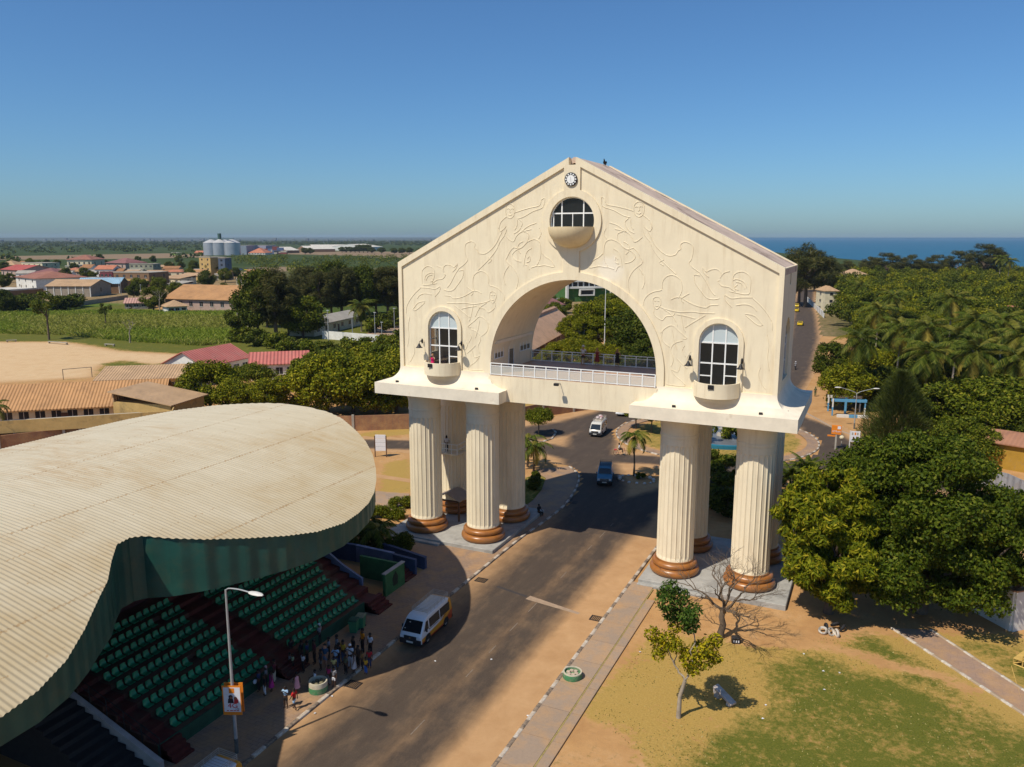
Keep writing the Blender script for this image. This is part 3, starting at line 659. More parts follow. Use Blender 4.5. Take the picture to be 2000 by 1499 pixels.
# column
def column(x, y):
    NF, ns = 24, 12; segs = NF*ns
    zs = [1.72, 1.9, 2.0, 2.12]+list(np.linspace(2.6, 11.2, 8))+[11.4, 11.55, 11.64, 11.70, 11.74, 11.9]
    vs = []; fs = []
    for z in zs:
        up = max(0, z-11.42)/.32; lo = max(0, 2.05-z)/.15
        wd = math.sqrt(max(0, 1-min(1, up)**2)) if up > 0 else (math.sqrt(max(0, 1-min(1, lo)**2)) if lo > 0 else 1)
        for k in range(segs):
            u = (k % ns)/ns*2-1; e = u/max(wd*.9, 1e-3); d = .07*math.sqrt(max(0, 1-abs(e)**5)) if (abs(e) < 1 and wd > .02) else 0
            r = 1.545-.0025*(z-2)-d; a = 2*PI*k/segs; vs.append((r*math.cos(a), r*math.sin(a), z))
    for i in range(len(zs)-1):
        for k in range(segs): j = (k+1) % segs; fs.append((i*segs+k, i*segs+j, (i+1)*segs+j, (i+1)*segs+k))
    b = MB().add(vs, fs)
    b.lathe([(1.52, 11.9), (1.52, 12.28), (1.50, 12.30), (1.50, 12.34), (1.56, 12.37), (1.56, 12.55), (1.52, 12.6), (1.53, 13.0), (1.58, 13.4), (1.68, 13.8), (1.82, 14.1), (1.84, 14.24)], (0, 0), 64)
    c = b.build('column', ST, arch, 35); c.location = (x, y, 0)
    q = MB(); pr = [(1.85, .44)]
    for zc, rr, ro in ((.79, .35, 1.73), (1.37, .26, 1.63)): pr += [(ro+rr*math.cos(t), zc+rr*math.sin(t)) for t in np.linspace(-PI/2, PI/2, 12)]
    pr += [(1.62, 1.56), (1.60, 1.76), (1.4, 1.78)]
    q.lathe(pr, (0, 0), 72); q.build('column_base', BROWN, c, 50)
    return c
c0 = None
for x in (-15.36, -9.16, 9.16, 15.36):
    for y in (1.69, 7.68):
        if c0 is None: c0 = column(x, y); continue
        c = c0.copy(); C.objects.link(c); c.location = (x, y, 0)
        for ch in c0.children: d = ch.copy(); C.objects.link(d); d.parent = c
# rails
CLEARG = glassm('rail_clear_glass', (.5, .52, .5), .1, .14)
def rail(x0, x1, y, z, posts, gm=None):
    t = bpy.data.objects.new('railing', None); C.objects.link(t); t.parent = arch
    b = MB(); b.box(x0, x1, y-.035, y+.035, z+1.02, z+1.09); b.box(x0, x1, y-.03, y+.03, z+.80, z+.85); b.box(x0, x1, y-.03, y+.03, z+.04, z+.1)
    for k in range(posts+1): x = x0+(x1-x0)*k/posts; b.box(x-.04, x+.04, y-.04, y+.04, z, z+1.03)
    b.build('rail_bars', WHITE, t); MB().box(x0+.04, x1-.04, y-.006, y+.006, z+.1, z+.8).build('rail_glass', gm or FROST, t)
rail(-7.42, 7.42, -.04, 16.5, 14); rail(-7.42, 7.42, 9.1, 16.5, 14, CLEARG)
# openings on the inner left wall
for y0, y1, z0, z1 in ((.7, 2.5, 17.75, 18.75), (6.2, 8.5, 17.75, 18.75), (3.7, 4.75, 16.5, 18.7)):
    t = bpy.data.objects.new('door' if z0 < 17 else 'window', None); C.objects.link(t); t.parent = arch
    b = MB(); x = -7.43
    for y in np.linspace(y0, y1, 2 if z0 < 17 else 4): b.box(x, x+.06, y-.04, y+.04, z0, z1)
    b.box(x, x+.058, y0, y1, z1-.08, z1); b.box(x, x+.058, y0, y1, z0, z0+.08)
    b.build('frame', WHITE, t); MB().add([(x+.02, y0, z0), (x+.02, y1, z0), (x+.02, y1, z1), (x+.02, y0, z1)], [(0, 1, 2, 3)]).build('glass', GLASS, t)
# wall lamps beside the windows, flood lamp, ledge spots
def sconce(x, z, s):
    b = MB(); b.ell((x, -.06, z+.12), (.10, .09, .24), 10, 7); b.tube(cat([(x, -.1, z), (x, -.35, z+.14), (x, -.55, z+.08), (x, -.6, z-.05)], 4), .03, 6); b.tube([(x, -.1, z+.25), (x, -.5, z+.12)], .022, 5)
    o = b.build('wall_lamp', BLACK, arch, 40)
    q = MB(); q.lathe([(.03, z-.02), (.09, z-.08), (.13, z-.2), (.2, z-.32), (.33, z-.42), (.31, z-.42), (.18, z-.34), (.02, z-.2)], (x, -.6), 20); q.build('lamp_shade', BLACK, o, 40)
    MB().ell((x, -.6, z-.42), (.06, .06, .08), 8, 6).build('bulb', PALE, o, 60)
for x in (-14.42, -10.33, 10.15, 14.15): sconce(x, 19.0, 1)
for x, z in ((-.75, 16.2),):
    b = MB(); b.tube([(x, -.1, z), (x, -1.05, z+.12)], .03, 6); b.bbox(x-.2, x+.2, -1.25, -.95, z+.0, z+.22, .03); b.build('flood_lamp', BLACK, arch)
for x, y in ((-16.5, -1.2), (-8.2, -1.3), (9.3, -1.3), (15.9, -1.2), (17.6, .3)):
    b = MB(); b.bbox(x-.14, x+.14, y-.08, y+.08, 15.3, 15.48, .02); b.box(x-.03, x+.03, y-.03, y+.03, 15.2, 15.32); b.build('spot_lamp', BLACK, arch)
MB().box(-12.9, -12.45, -1.72, -1.68, 17.02, 17.36).build('balcony_vent', BLACK, arch); MB().box(11.95, 12.4, -1.72, -1.68, 17.02, 17.36).build('balcony_vent', BLACK, arch)
# platforms under the columns
PLAT = M('grey_concrete', (.36, .345, .31), .85, .15, 1.1, (.22, .21, .19), (.5, .7), .3, 8)
o = MB().bbox(-18.4, -6.85, -1.0, 11.2, -.05, .45, .04).build('plinth', PLAT, arch); MB().bbox(-18.6, -12.3, -1.5, -.98, -.05, .3, .03).build('step', PLAT, arch)
MB().bbox(6.85, 18.6, -1.3, 11.0, -.05, .45, .04).build('plinth', PLAT, arch); MB().bbox(6.85, 12.5, -1.75, -1.28, -.05, .2, .03).build('step', PLAT, arch)
# stair balcony and porch between the left columns
t = bpy.data.objects.new('stair_balcony', None); C.objects.link(t); t.parent = arch
q = FY(878, 886, 5.4); bx, by, bz = q.x, 5.4, q.z
b = MB(); b.box(bx-1.6, bx+1.0, by-.2, by+1.6, bz-.15, bz); b.build('floor_slab', ST, t)
b = MB()
for z in (.5, 1.0): b.box(bx-1.6, bx+1.0, by-.2, by-.14, bz+z-.03, bz+z+.03); b.box(bx+.94, bx+1.0, by-.14, by+1.6, bz+z-.03, bz+z+.03)
for x in np.linspace(bx-1.57, bx+.97, 5): b.box(x-.025, x+.025, by-.2, by-.15, bz, bz+.97)
b.build('railing', WHITE, t)
STAIRB = (bx, by, bz)
t = bpy.data.objects.new('porch', None); C.objects.link(t); t.parent = arch
DKW = M('dark_timber', (.10, .05, .028), .7, .25, 3); SHT = M('porch_sheet', (.33, .26, .20), .7, .15, 2)
q = G(884, 962, 3.0); px_, py_ = q.x, q.y
b = MB()
for s in (-1, 1): b.add([(px_, py_-1.3, 3.3), (px_, py_+1.3, 3.3), (px_+s*1.5, py_+1.3, 2.6), (px_+s*1.5, py_-1.3, 2.6), (px_, py_-1.3, 3.22), (px_, py_+1.3, 3.22), (px_+s*1.5, py_+1.3, 2.52), (px_+s*1.5, py_-1.3, 2.52)], [(0, 1, 2, 3), (7, 6, 5, 4), (0, 3, 7, 4), (2, 1, 5, 6), (3, 2, 6, 7)])
b.build('porch_roof', SHT, t)
b = MB()
for sx in (-1.3, 1.3):
    for sy in (-1.1, 1.1): q = MB(); q.box(px_+sx-.07, px_+sx+.07, py_+sy-.07, py_+sy+.07, .45, 2.6); q.build('porch_post', DKW, t)
b.box(px_-1.37, px_+1.37, py_-1.17, py_-1.03, 2.4, 2.55); b.build('porch_beam', DKW, t)
# ================================================================ grandstand with its roof
RX, RK, RZ, RB = -25.0, .0072, 13.6, 9.1
def zbot(y): return 8.75+min(1.2, max(0, abs(y+33.6)-1)*.075)
def roofz(x): return RZ-RK*(x-RX)**2 if x > RX else RZ-.0068*(x-RX)**2
FRONT = [(-62, -12), (-59, -8.0), (-55, -5.6), (-51, -4.9), (-47, -5.0), (-44.14, -5.5), (-42.31, -6.26), (-40.57, -7.41), (-38.53, -8.99), (-37.45, -9.79), (-36.08, -11.18), (-34.85, -12.3), (-33.9, -12.45), (-33.3, -12.1), (-32.59, -11.02), (-31.35, -9.68), (-29.66, -8.32), (-27.72, -7.03), (-25.98, -6.2), (-23.86, -5.82), (-22.12, -5.99), (-20.43, -6.37), (-18.82, -7.03), (-17.09, -8.04), (-15.44, -9.21), (-13.44, -10.85), (-11.53, -12.84), (-10.14, -14.67), (-8.16, -17.62), (-7.32, -19.61), (-6.85, -22.4), (-6.75, -24.0)]
BACK = [(-62, -28), (-58, -33), (-50, -35), (-30, -35.6), (-20, -35.8), (-15, -35.2), (-11.5, -33.6), (-9.2, -31), (-7.9, -28.4), (-7.2, -26.6), (-6.75, -24.6)]
stand = thing('grandstand', 'long covered grandstand with wavy pale ribbed roof and green side panels beside the road', 'grandstand')
fy, fx = zip(*FRONT); by_, bx_ = zip(*BACK)
PIT = .27; ys = np.arange(-62, -6.75, PIT/4); nx = 30
V = []; Vu = []
for y in ys:
    x0 = np.interp(y, by_, bx_); x1 = np.interp(y, fy, fx)
    for t in np.linspace(0, 1, nx): x = x0+(x1-x0)*t; V.append((x, y, roofz(x)+.03*math.sin(2*PI*y/PIT)))
V = np.array(V); i = np.arange(len(ys)*nx).reshape(len(ys), nx)
F = np.stack([i[:-1, :-1], i[:-1, 1:], i[1:, 1:], i[1:, :-1]], -1).reshape(-1, 4)
def roof_mat():
    m, n, b = nodes_of('ribbed_roof_sheet'); p = pos(n); s = N(n, 'ShaderNodeSeparateXYZ'); n.links.new(p, s.inputs[0])
    f = noise(n, scaled(n, p, (.25, 3, 1)), .8, 7, .7); g = noise(n, p, .12, 6, .65, .3); h = noise(n, scaled(n, p, (.3, 2.4, 1)), .7, 8, .8)
    o = ramp(n, f, [(.3, (.475, .41, .285)), (.7, (.56, .49, .355))])
    lap = mth(n, 'FRACT', mth(n, 'DIVIDE', mth(n, 'ADD', s.outputs[0], 13.3), 7.6))
    ln = mth(n, 'LESS_THAN', mth(n, 'ABSOLUTE', mth(n, 'SUBTRACT', lap, .5)), .011)
    lap2 = mth(n, 'FRACT', mth(n, 'DIVIDE', mth(n, 'ADD', s.outputs[0], 13.3), 2.53))
    ln2 = mth(n, 'LESS_THAN', mth(n, 'ABSOLUTE', mth(n, 'SUBTRACT', lap2, .5)), .02)
    st = mth(n, 'MULTIPLY', ramp(n, g, [(.46, 0.0), (.66, 1.0)]), ramp(n, h, [(.42, 0.0), (.66, .8)]))
    o = mixc(n, st, o, (.38, .24, .10)); fx_ = mth(n, 'MULTIPLY', ramp(n, mth(n, 'DIVIDE', mth(n, 'ADD', s.outputs[0], 36.0), 32.0), [(.35, 0.0), (.9, .75)]), ramp(n, g, [(.3, .25), (.6, 1.0)])); o = mixc(n, fx_, o, (.40, .30, .155))
    sp = noise(n, p, 3.2, 3, .8)
    o = mixc(n, mth(n, 'MULTIPLY', ln, ramp(n, sp, [(.42, 0.0), (.6, .7)])), o, (.30, .18, .075))
    o = mixc(n, mth(n, 'MULTIPLY', ln2, ramp(n, noise(n, p, 5.5, 2, .6), [(.56, 0.0), (.62, .6)])), o, (.30, .17, .06))
    n.links.new(o, b.inputs['Base Color']); b.inputs['Roughness'].default_value = .55; b.inputs['Specular IOR Level'].default_value = .35
    return m
rme = npmesh('roof', V, F, roof_mat()); link('roof', rme, stand)
GRP = corrug('green_panel', (.012, .075, .058), 1, .9, (.05, .085, .055), .5, .25, .1, .25, .5)
GRD = M('green_paint_dark', (.02, .075, .042), .7, .25, 1.5); RED = M('red_paint', (.10, .019, .015), .75, .3, 1.3, (.08, .045, .03), (.5, .7)); TERR = M('terrace_concrete', (.115, .055, .035), .85, .3, 1.2, (.07, .07, .04), (.5, .7))
NAVY = M('navy_wall_paint', (.055, .075, .14), .8, .2, 1); LILAC = M('pale_blue_wall', (.16, .19, .30), .8, .2, 1.2); WALLG = M('grimy_white_wall', (.42, .38, .35), .85, .2, 1)
def edge_strip(pts, z0):
    out = []
    for a, c in zip(pts[:-1], pts[1:]):
        k = max(1, int(math.hypot(c[0]-a[0], c[1]-a[1])/.4))
        for j in range(k): t = j/k; out.append((a[0]+(c[0]-a[0])*t, a[1]+(c[1]-a[1])*t))
    out.append(pts[-1]); vs = []; 
    for x, y in out: vs += [(x, y, roofz(x)-.04), (x, y, z0 if z0 < 8.9 else zbot(y))]
    return vs, [(2*i, 2*i+1, 2*i+3, 2*i+2) for i in range(len(out)-1)]
fr = [(x, y) for y, x in FRONT]
b = MB().add(*edge_strip([(p[0]-.12, p[1]) for p in fr[:13]], RB)); b.build('fascia_panel', GRP, stand)
b = MB().add(*edge_strip([(p[0]-.12, p[1]) for p in fr[12:]], RB)); b.build('fascia_panel', GRP, stand)
b = MB().add(*edge_strip([(x+.1, y) for y, x in BACK], RB-.8)); b.build('fascia_panel', GRP, stand)
sf = [(x-.15, y) for x, y in fr]; sb = [(x+.15, y) for y, x in BACK]
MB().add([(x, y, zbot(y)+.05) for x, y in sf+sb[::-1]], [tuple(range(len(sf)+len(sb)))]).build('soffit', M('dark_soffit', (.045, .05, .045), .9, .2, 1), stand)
# terraces
NR, DX, RS = 10, 1.05, .3
XF, Y0, Y1 = -10.75, -35.0, -13.6
b = MB()
for r in range(NR):
    yr = -15.4+min(2.6, r*.36); b.box(XF-DX*(r+1), XF-DX*r if r else XF, Y0+.3, yr, -.05, .95+RS*r)
b.build('terrace', TERR, stand)
MB().box(XF-.002, XF+.07, Y0+.3, -25.6, -.05, .98).build('front_wall', GRD, stand); MB().box(XF-.002, XF+.07, -23.0, -15.4, -.05, .98).build('front_wall', GRD, stand)
for y0, y1 in ((-25.4, -23.3), (-34.6, -33.3)):
    b = MB()
    for r in range(NR):
        b.box(XF-DX*(r+1)+.02, XF-DX*r+.012, y0, y1, .95+RS*r-.25, .95+RS*r+.006)
        b.box(XF-DX*r-.4, XF-DX*r+.014, y0, y1, .8+RS*(r-1), .95+RS*r-.146)
    for k in range(4): b.box(XF, XF+.3*(4-k), y0, y1, -.05, .235*(k+1))
    b.build('aisle_stairs', RED, stand)
b = MB()
for r in range(NR):
    yr = -15.4+min(2.6, r*.36)
    b.box(XF-DX*(r+1)+.06, XF-DX*r, yr+.003, yr+1.7, -.05, .95+RS*r-.12)
for k in range(4): b.box(XF+.0, XF+.32*(4-k), -15.3, -13.4, -.05, .22*(k+1))
b.build('side_stairs', RED, stand)
MB().box(XF-DX*NR-.4, XF-DX*NR, -36, -9, -.05, 9.05).build('back_wall', M('dark_red_wall', (.075, .025, .025), .85, .25, 1), stand)
MB().box(-36.5, XF-DX*NR-.42, -60, -8.5, -.05, 8.2).build('back_rooms', WALLG, stand)
# curved side parapet of the terrace at the arch end, hand rail
b = MB(); L = [(XF-DX*NR, -11.3, 4.1), (XF-7, -11.9, 3.3), (XF-4, -12.7, 2.3), (XF-1.8, -13.0, 1.6)]
for a, c in zip(L[:-1], L[1:]): b.loft([[(a[0], a[1]-.1, 0), (a[0], a[1]+.1, 0), (a[0], a[1]+.1, a[2]), (a[0], a[1]-.1, a[2])], [(c[0], c[1]-.1, 0), (c[0], c[1]+.1, 0), (c[0], c[1]+.1, c[2]), (c[0], c[1]-.1, c[2])]])
b.build('side_parapet', LILAC, stand)
# stair wall at the near end
b = MB(); yw = -35.2; vs = [(XF-DX*NR, 4.4), (XF-DX*NR+.6, 4.4), (XF+1.0, .7), (XF+1.0, -.05), (XF-DX*NR, -.05)]
b.add([(x, yw, z) for x, z in vs]+[(x, yw-.3, z) for x, z in vs], [(0, 1, 2, 3, 4), (9, 8, 7, 6, 5)]+[(i, i+5, (i+1) % 5+5, (i+1) % 5) for i in range(5)]); b.build('stair_wall', WALLG, stand)
b = MB()
for k in range(16): x = XF+.4-k*.62; b.box(x-.62, x, yw-2.8, yw-.32, -.05, .3*(k+1)*.93)
b.build('stairs', M('dark_steps', (.035, .03, .028), .9, .2, 2), stand)
b = MB(); n_ = 8; tops = []
for k in range(n_+1):
    x = XF+.6-k*(DX*NR+.2)/n_; z = .85+k*(3.5)/n_; b.tube([(x, yw+.15, z-.2), (x, yw+.15, z+.95)], .028, 5); tops.append((x, yw+.15, z+.95))
b.tube(tops, .03, 5); b.tube([(x, y, z-.45) for x, y, z in tops], .022, 5); b.build('hand_rail', BLACK, stand)
b = MB(); b.prism([(-23, -38.2), (-18.6, -38.2), (-17.6, -39.2), (-18.2, -40.4), (-21, -41), (-24, -41)], 2.7, 3.0); b.box(-19.6, -19.3, -40, -39.7, -.05, 2.7); b.build('landing', WALLG, stand)
for x, y in ((-15.2, -30.2), (-14.4, -22.4)): pass
# low walls by the terrace end
lw = thing('low_wall', 'low navy and pale blue wall with planting behind beside the stand', 'wall')
for nm, (xa, ya), (xb, yb), h, m in (('wall_panel', (-21, -7.6), (-17.2, -7.35), 1.5, NAVY), ('wall_panel', (-17.2, -7.35), (-13.2, -7.5), 1.5, LILAC), ('wall_panel', (-13.2, -7.5), (-10.8, -7.75), 1.4, NAVY), ('planter_wall', (-15.8, -5.2), (-10.7, -6.3), 1.1, NAVY)):
    d = Vector((xb-xa, yb-ya)).normalized(); b = MB(); b.obox(((xa+xb)/2, (ya+yb)/2), d, (-d.y, d.x), math.hypot(xb-xa, yb-ya)/2, .12, -.05, h); b.obox(((xa+xb)/2, (ya+yb)/2), d, (-d.y, d.x), math.hypot(xb-xa, yb-ya)/2, .16, h, h+.08); b.build(nm, m, lw)
b = MB()
for k in range(4): b.box(-11.6-.35*k, -10.7-.35*k, -9.4, -7.9, -.05, .2*(k+1))
tag(b.build('red_steps', RED), 'short red steps between green crest wall and navy wall', 'steps')
gw = thing('green_wall', 'green painted wall with dark round crest at the end of the seats', 'wall')
b = MB(); b.box(-10.95, -10.7, -12.5, -9.7, -.05, 2.0); b.box(-15.0, -10.95, -9.95, -9.7, -.05, 1.9); b.build('wall_panel', M('green_wall_paint', (.05, .15, .05), .8, .2, 1.5), gw); MB().box(-11.0, -10.66, -12.55, -9.65, 2.0, 2.08).build('coping', WALLG, gw)
b = MB(); b.lathe([(.001, .02), (.34, .02), (.42, 0)], (0, 0), 12); b.add([(-.3, -.5, .015), (.3, -.5, .015), (.42, -.3, .015), (-.42, -.3, .015)], [(0, 1, 2, 3)]); b.add([(-.18, .3, .03), (.18, .3, .03), (.1, .55, .03), (-.1, .55, .03)], [(0, 1, 2, 3)])
for i, p in enumerate(b.v): b.v[i] = (-10.69+p[2], -11.1+p[0], 1.15+p[1]*1.1)
b.build('crest', M('dark_crest', (.025, .035, .02), .8, .2, 4), gw)
# seats
SEATM = M('green_seat_plastic', (.010, .27, .125), .35, .12, 3, spec=.5, rnd=.35)
b = MB(); q = []
rings = []
prof = [(.22, .02), (.23, .06), (.16, .035), (0, .02), (-.13, .03), (-.19, .10), (-.225, .24), (-.235, .36), (-.24, .375)]   # from the front lip over the seat up the back
for x, z in prof:
    hw = .215 if x > -.15 else (.215-.05*max(0, (z-.1))/.27); cz = .02 if x > -.2 else 0
    rings.append([(x-(.03 if x < -.15 else 0)*(abs(t)/1.0)**2*-1, t*hw, z+cz*abs(t)**3+.012) for t in (-1, -.8, -.4, 0, .4, .8, 1)]+[(x-(.012 if x < -.15 else 0), t*hw, z-.012) for t in (1, .8, .4, 0, -.4, -.8, -1)])
b.loft(rings); b.box(-.06, .06, -.1, .1, -.1, .02)
sm = b.mesh('stadium_seat', SEATM, 50)
cnt = 0
ROWN = ['front', 'second', 'third', 'fourth', 'fifth', 'sixth', 'seventh', 'eighth', 'ninth']
for r in range(9):
    yr = -15.75+min(2.6, r*.36)
    for blk, ya, yb in (('arch', -23.05, yr), ('near', -32.95, -25.55)):
        n_ = int((yb-ya)/.56)+1
        for k in range(n_):
            if random.random() < .015: continue
            y = ya+k*.56
            o = link('stadium_seat', sm, None, (XF-DX*r-.55, y, .95+RS*r+.1))
            tag(o, 'green bucket seat in the %s row of the block nearer the %s' % (ROWN[r], 'arch' if blk == 'arch' else 'lamp post'), 'seat', 'green seats of the grandstand'); cnt += 1
# bins, barrel planters
BINM = M('green_bin_plastic', (.06, .24, .11), .45, .15, 2)
def wheelie(px, label, lidm):
    g = G(*px); t = thing('wheelie_bin', label, 'bin', g, .3)
    b = MB(); R = lambda w, d, z: [(-w, -d, z), (w, -d, z), (w, d, z), (-w, d, z)]
    b.loft([R(.24, .27, .06), R(.30, .36, .98)]); b.box(-.33, .33, -.39, .39, .95, 1.02); b.build('bin_body', BINM, t)
    b = MB(); b.loft([R(.33, .40, 1.02), R(.33, .42, 1.06), R(.25, .3, 1.12)]); b.build('lid', lidm, t)
    for s in (-1, 1): b = MB(); b.tube([(s*.22, .3, .1), (s*.30, .3, .1)], .1, 10); b.build('wheel', BLACK, t)
wheelie((692, 1236), 'green wheelie bin with a dark closed lid by the stand wall', GRD); wheelie((705, 1228), 'green wheelie bin with a pale rubbish topped lid behind the other bin', M('bin_rubbish', (.20, .22, .14), .8, .3, 6))
def ring_planter(px, label, r, h, colm, fill, n=6):
    g = G(*px); t = thing('round_planter', label, 'planter', (g.x, g.y, .1))
    b = MB(); b.lathe([(r, 0), (r*1.02, h*.1), (r*1.03, h*.85), (r, h), (r*.86, h), (r*.84, h*.6), (.01, h*.58)], (0, 0), 28); b.build('planter_ring', colm, t, 40)
    for k in range(n):
        a = k*2*PI/n; q = MB(); x, y = .45*r*math.cos(a), .45*r*math.sin(a); q.bbox(x-.2*r, x+.2*r, y-.17*r, y+.17*r, h*.55, h*(.85+.1*random.random()), .03); q.build('rubble', fill, t)
TWO = nodes_of('green_white_paint'); m, n, b = TWO; s = N(n, 'ShaderNodeSeparateXYZ'); n.links.new(objc(n), s.inputs[0])
n.links.new(mixc(n, ramp(n, noise(n, objc(n), 3, 6, .7), [(.5, 0.0), (.7, .6)]), mixc(n, mth(n, 'GREATER_THAN', s.outputs[2], .40), (.06, .22, .09), (.50, .45, .33)), (.30, .25, .17)), b.inputs['Base Color']); b.inputs['Roughness'].default_value = .8
ring_planter((1118, 1326), 'green and white concrete ring planter full of rubble by the right kerb', .62, .46, TWO[0], M('rubble_pale', (.46, .36, .27), .9, .2, 4))
ring_planter((622, 1352), 'green concrete ring planter heaped with soil among the children', .58, .72, TWO[0], M('soil', (.17, .15, .09), .95, .3, 4), 5)
# street lamp with hanging posters
GALV = M('grey_metal', (.42, .43, .42), .45, .12, 2, metal=.3)
def street_lamp(loc, rz, label, h, double=False, base=0):
    t = thing('street_lamp', label, 'street lamp', loc, rz)
    b = MB(); b.tube([(0, 0, 0), (0, 0, .9)], .11, 10); b.build('pole_base', M('lamp_base_paint', (.12, .12, .11), .8, .3, 3) if 'lamp_base_paint' not in bpy.data.materials else bpy.data.materials['lamp_base_paint'], t, 40)
    b = MB(); b.tube([(0, 0, .9), (0, 0, h*.45), (0, 0, h)], [.10, .085, .055], 10); b.build('pole', GALV, t, 40)
    for s in ((1, -1) if double else (1,)):
        arm = cat([(0, 0, h-.05), (s*.25, 0, h+.12), (s*1.0, 0, h+.2), (s*1.7, 0, h+.18)], 4) if not double else cat([(0, 0, h-.1), (s*.6, 0, h+.25), (s*2.3, 0, h+.75)], 4)
        b = MB(); b.tube(arm, .04, 7); b.build('arm', GALV, t, 40)
        e = arm[-1]; q = MB(); rr = []
        for u, w_, hh in ((0, .06, .05), (.12, .15, .08), (.4, .2, .11), (.75, .17, .09), (.95, .06, .04)): rr.append([(e.x+s*(u-.05), w_*math.cos(a), e.z+hh*math.sin(a)*(1 if math.sin(a) > 0 else .55)) for a in np.linspace(0, 2*PI, 13)[:-1]])
        q.loft(rr); q.build('lamp_head', M('lamp_head_grey', (.60, .58, .52), .4, .08, 3) if 'lamp_head_grey' not in bpy.data.materials else bpy.data.materials['lamp_head_grey'], t, 50)
    return t
g = G(463, 1474); LAMP = street_lamp((g.x, g.y, .1), 0, 'tall single armed street lamp carrying posters beside the seats', 9.75)
def flat(name, pts, m, par, z, o):
    """flat patch in the poster's own plane"""
    return MB().add([(x, -z, y) for x, y in pts], [tuple(range(len(pts)))]).build(name, m, par)
PW = M('poster_white', (.68, .68, .70), .5, .05, 4); PO = M('poster_orange', (.72, .22, .02), .5, .06, 4); PK = M('poster_dark', (.03, .02, .025), .6, .1, 4); PR = M('poster_red', (.50, .03, .03), .5, .1, 4); SK = M('poster_skin', (.25, .11, .06), .6, .1, 4)
ps = thing('poster_sign', 'two white and orange 4G posters hanging back to back on the lamp post', 'poster', (g.x, g.y, 2.55), math.radians(24))
for s in (1, -1):
    bd = bpy.data.objects.new('poster', None); C.objects.link(bd); bd.parent = ps; bd.rotation_euler.z = 0 if s > 0 else PI; bd.location = (0, -.16*s, 0)
    MB().box(-.52, .52, -.02, .02, 0, 1.75).build('board', PO, bd); MB().box(-.45, .47, -.026, -.019, .2, 1.66).build('sheet', PW, bd)
    if s < 0: continue
    R4 = lambda x0, x1, z0, z1: [(x0, z0), (x1, z0), (x1, z1), (x0, z1)]
    flat('emblem', R4(-.14, .16, 1.32, 1.62), PO, bd, .03, 0)
    flat('portrait', arc(-.06, 1.1, .12, 0, 2*PI, 14)[:-1], PK, bd, .03, 0); flat('portrait', [(-.24, .72), (.1, .72), (.06, 1.0), (-.02, 1.05), (-.12, 1.05), (-.2, .98)], PK, bd, .031, 0); flat('portrait', arc(-.03, 1.05, .075, 0, 2*PI, 12)[:-1], SK, bd, .033, 0)
    flat('portrait', [(.1, .72), (.34, .72), (.36, .9), (.26, 1.1), (.14, 1.08)], PR, bd, .029, 0); flat('portrait', arc(.2, 1.02, .09, 0, 2*PI, 12)[:-1], SK, bd, .032, 0)
    text('lettering', '4G', .40, PR, bd, (.03, -.032, .56), (PI/2, 0, 0), .003, sx=1.15); text('lettering', 'LTE', .13, PK, bd, (.28, -.032, .36), (PI/2, 0, 0), .003)
    b = MB()
    for x0, x1 in ((-.32, -.2), (-.14, .02), (.05, .2), (.23, .36)): b.add([(x0, -.031, .25), (x1, -.031, .25), (x1, -.031, .30), (x0, -.031, .30)], [(0, 1, 2, 3)])
    b.build('small_print', PR, bd)
q = MB(); q.tube([(0, .16, 1.7), (0, -.16, 1.7)], .02, 5); q.tube([(0, .16, .1), (0, -.16, .1)], .02, 5); q.build('bracket', BLACK, ps)
# ================================================================ people
def skin(name, verts, edges, mat, sub=1, root=0):
    """one continuous surface grown round a skeleton: verts = (x, y, z, radius)"""
    me = bpy.data.meshes.new(name); me.from_pydata([v[:3] for v in verts], edges, []); o = bpy.data.objects.new(name, me); C.objects.link(o)
    o.modifiers.new('skin', 'SKIN'); s = o.modifiers.new('sub', 'SUBSURF'); s.levels = sub; s.render_levels = sub
    for i, v in enumerate(verts):
        d = me.skin_vertices[0].data[i]; r = v[3]; d.radius = r if isinstance(r, tuple) else (r, r); d.use_root = (i == root)
    r = bpy.data.meshes.new_from_object(o.evaluated_get(bpy.context.evaluated_depsgraph_get()))
    bpy.data.objects.remove(o); bpy.data.meshes.remove(me); r.name = name; r.materials.clear(); r.materials.append(mat)
    r.polygons.foreach_set('use_smooth', [True]*len(r.polygons)); return r
SKIN = M('dark_skin', (.07, .035, .02), .6, .15, 4, world=False); FAIR = M('fair_skin', (.42, .22, .14), .6, .1, 4, world=False); HAIR = M('black_hair', (.012, .010, .009), .7, .2, 5, world=False); EYE = M('eye_dark', (.01, .008, .008), .3, .1, 5)
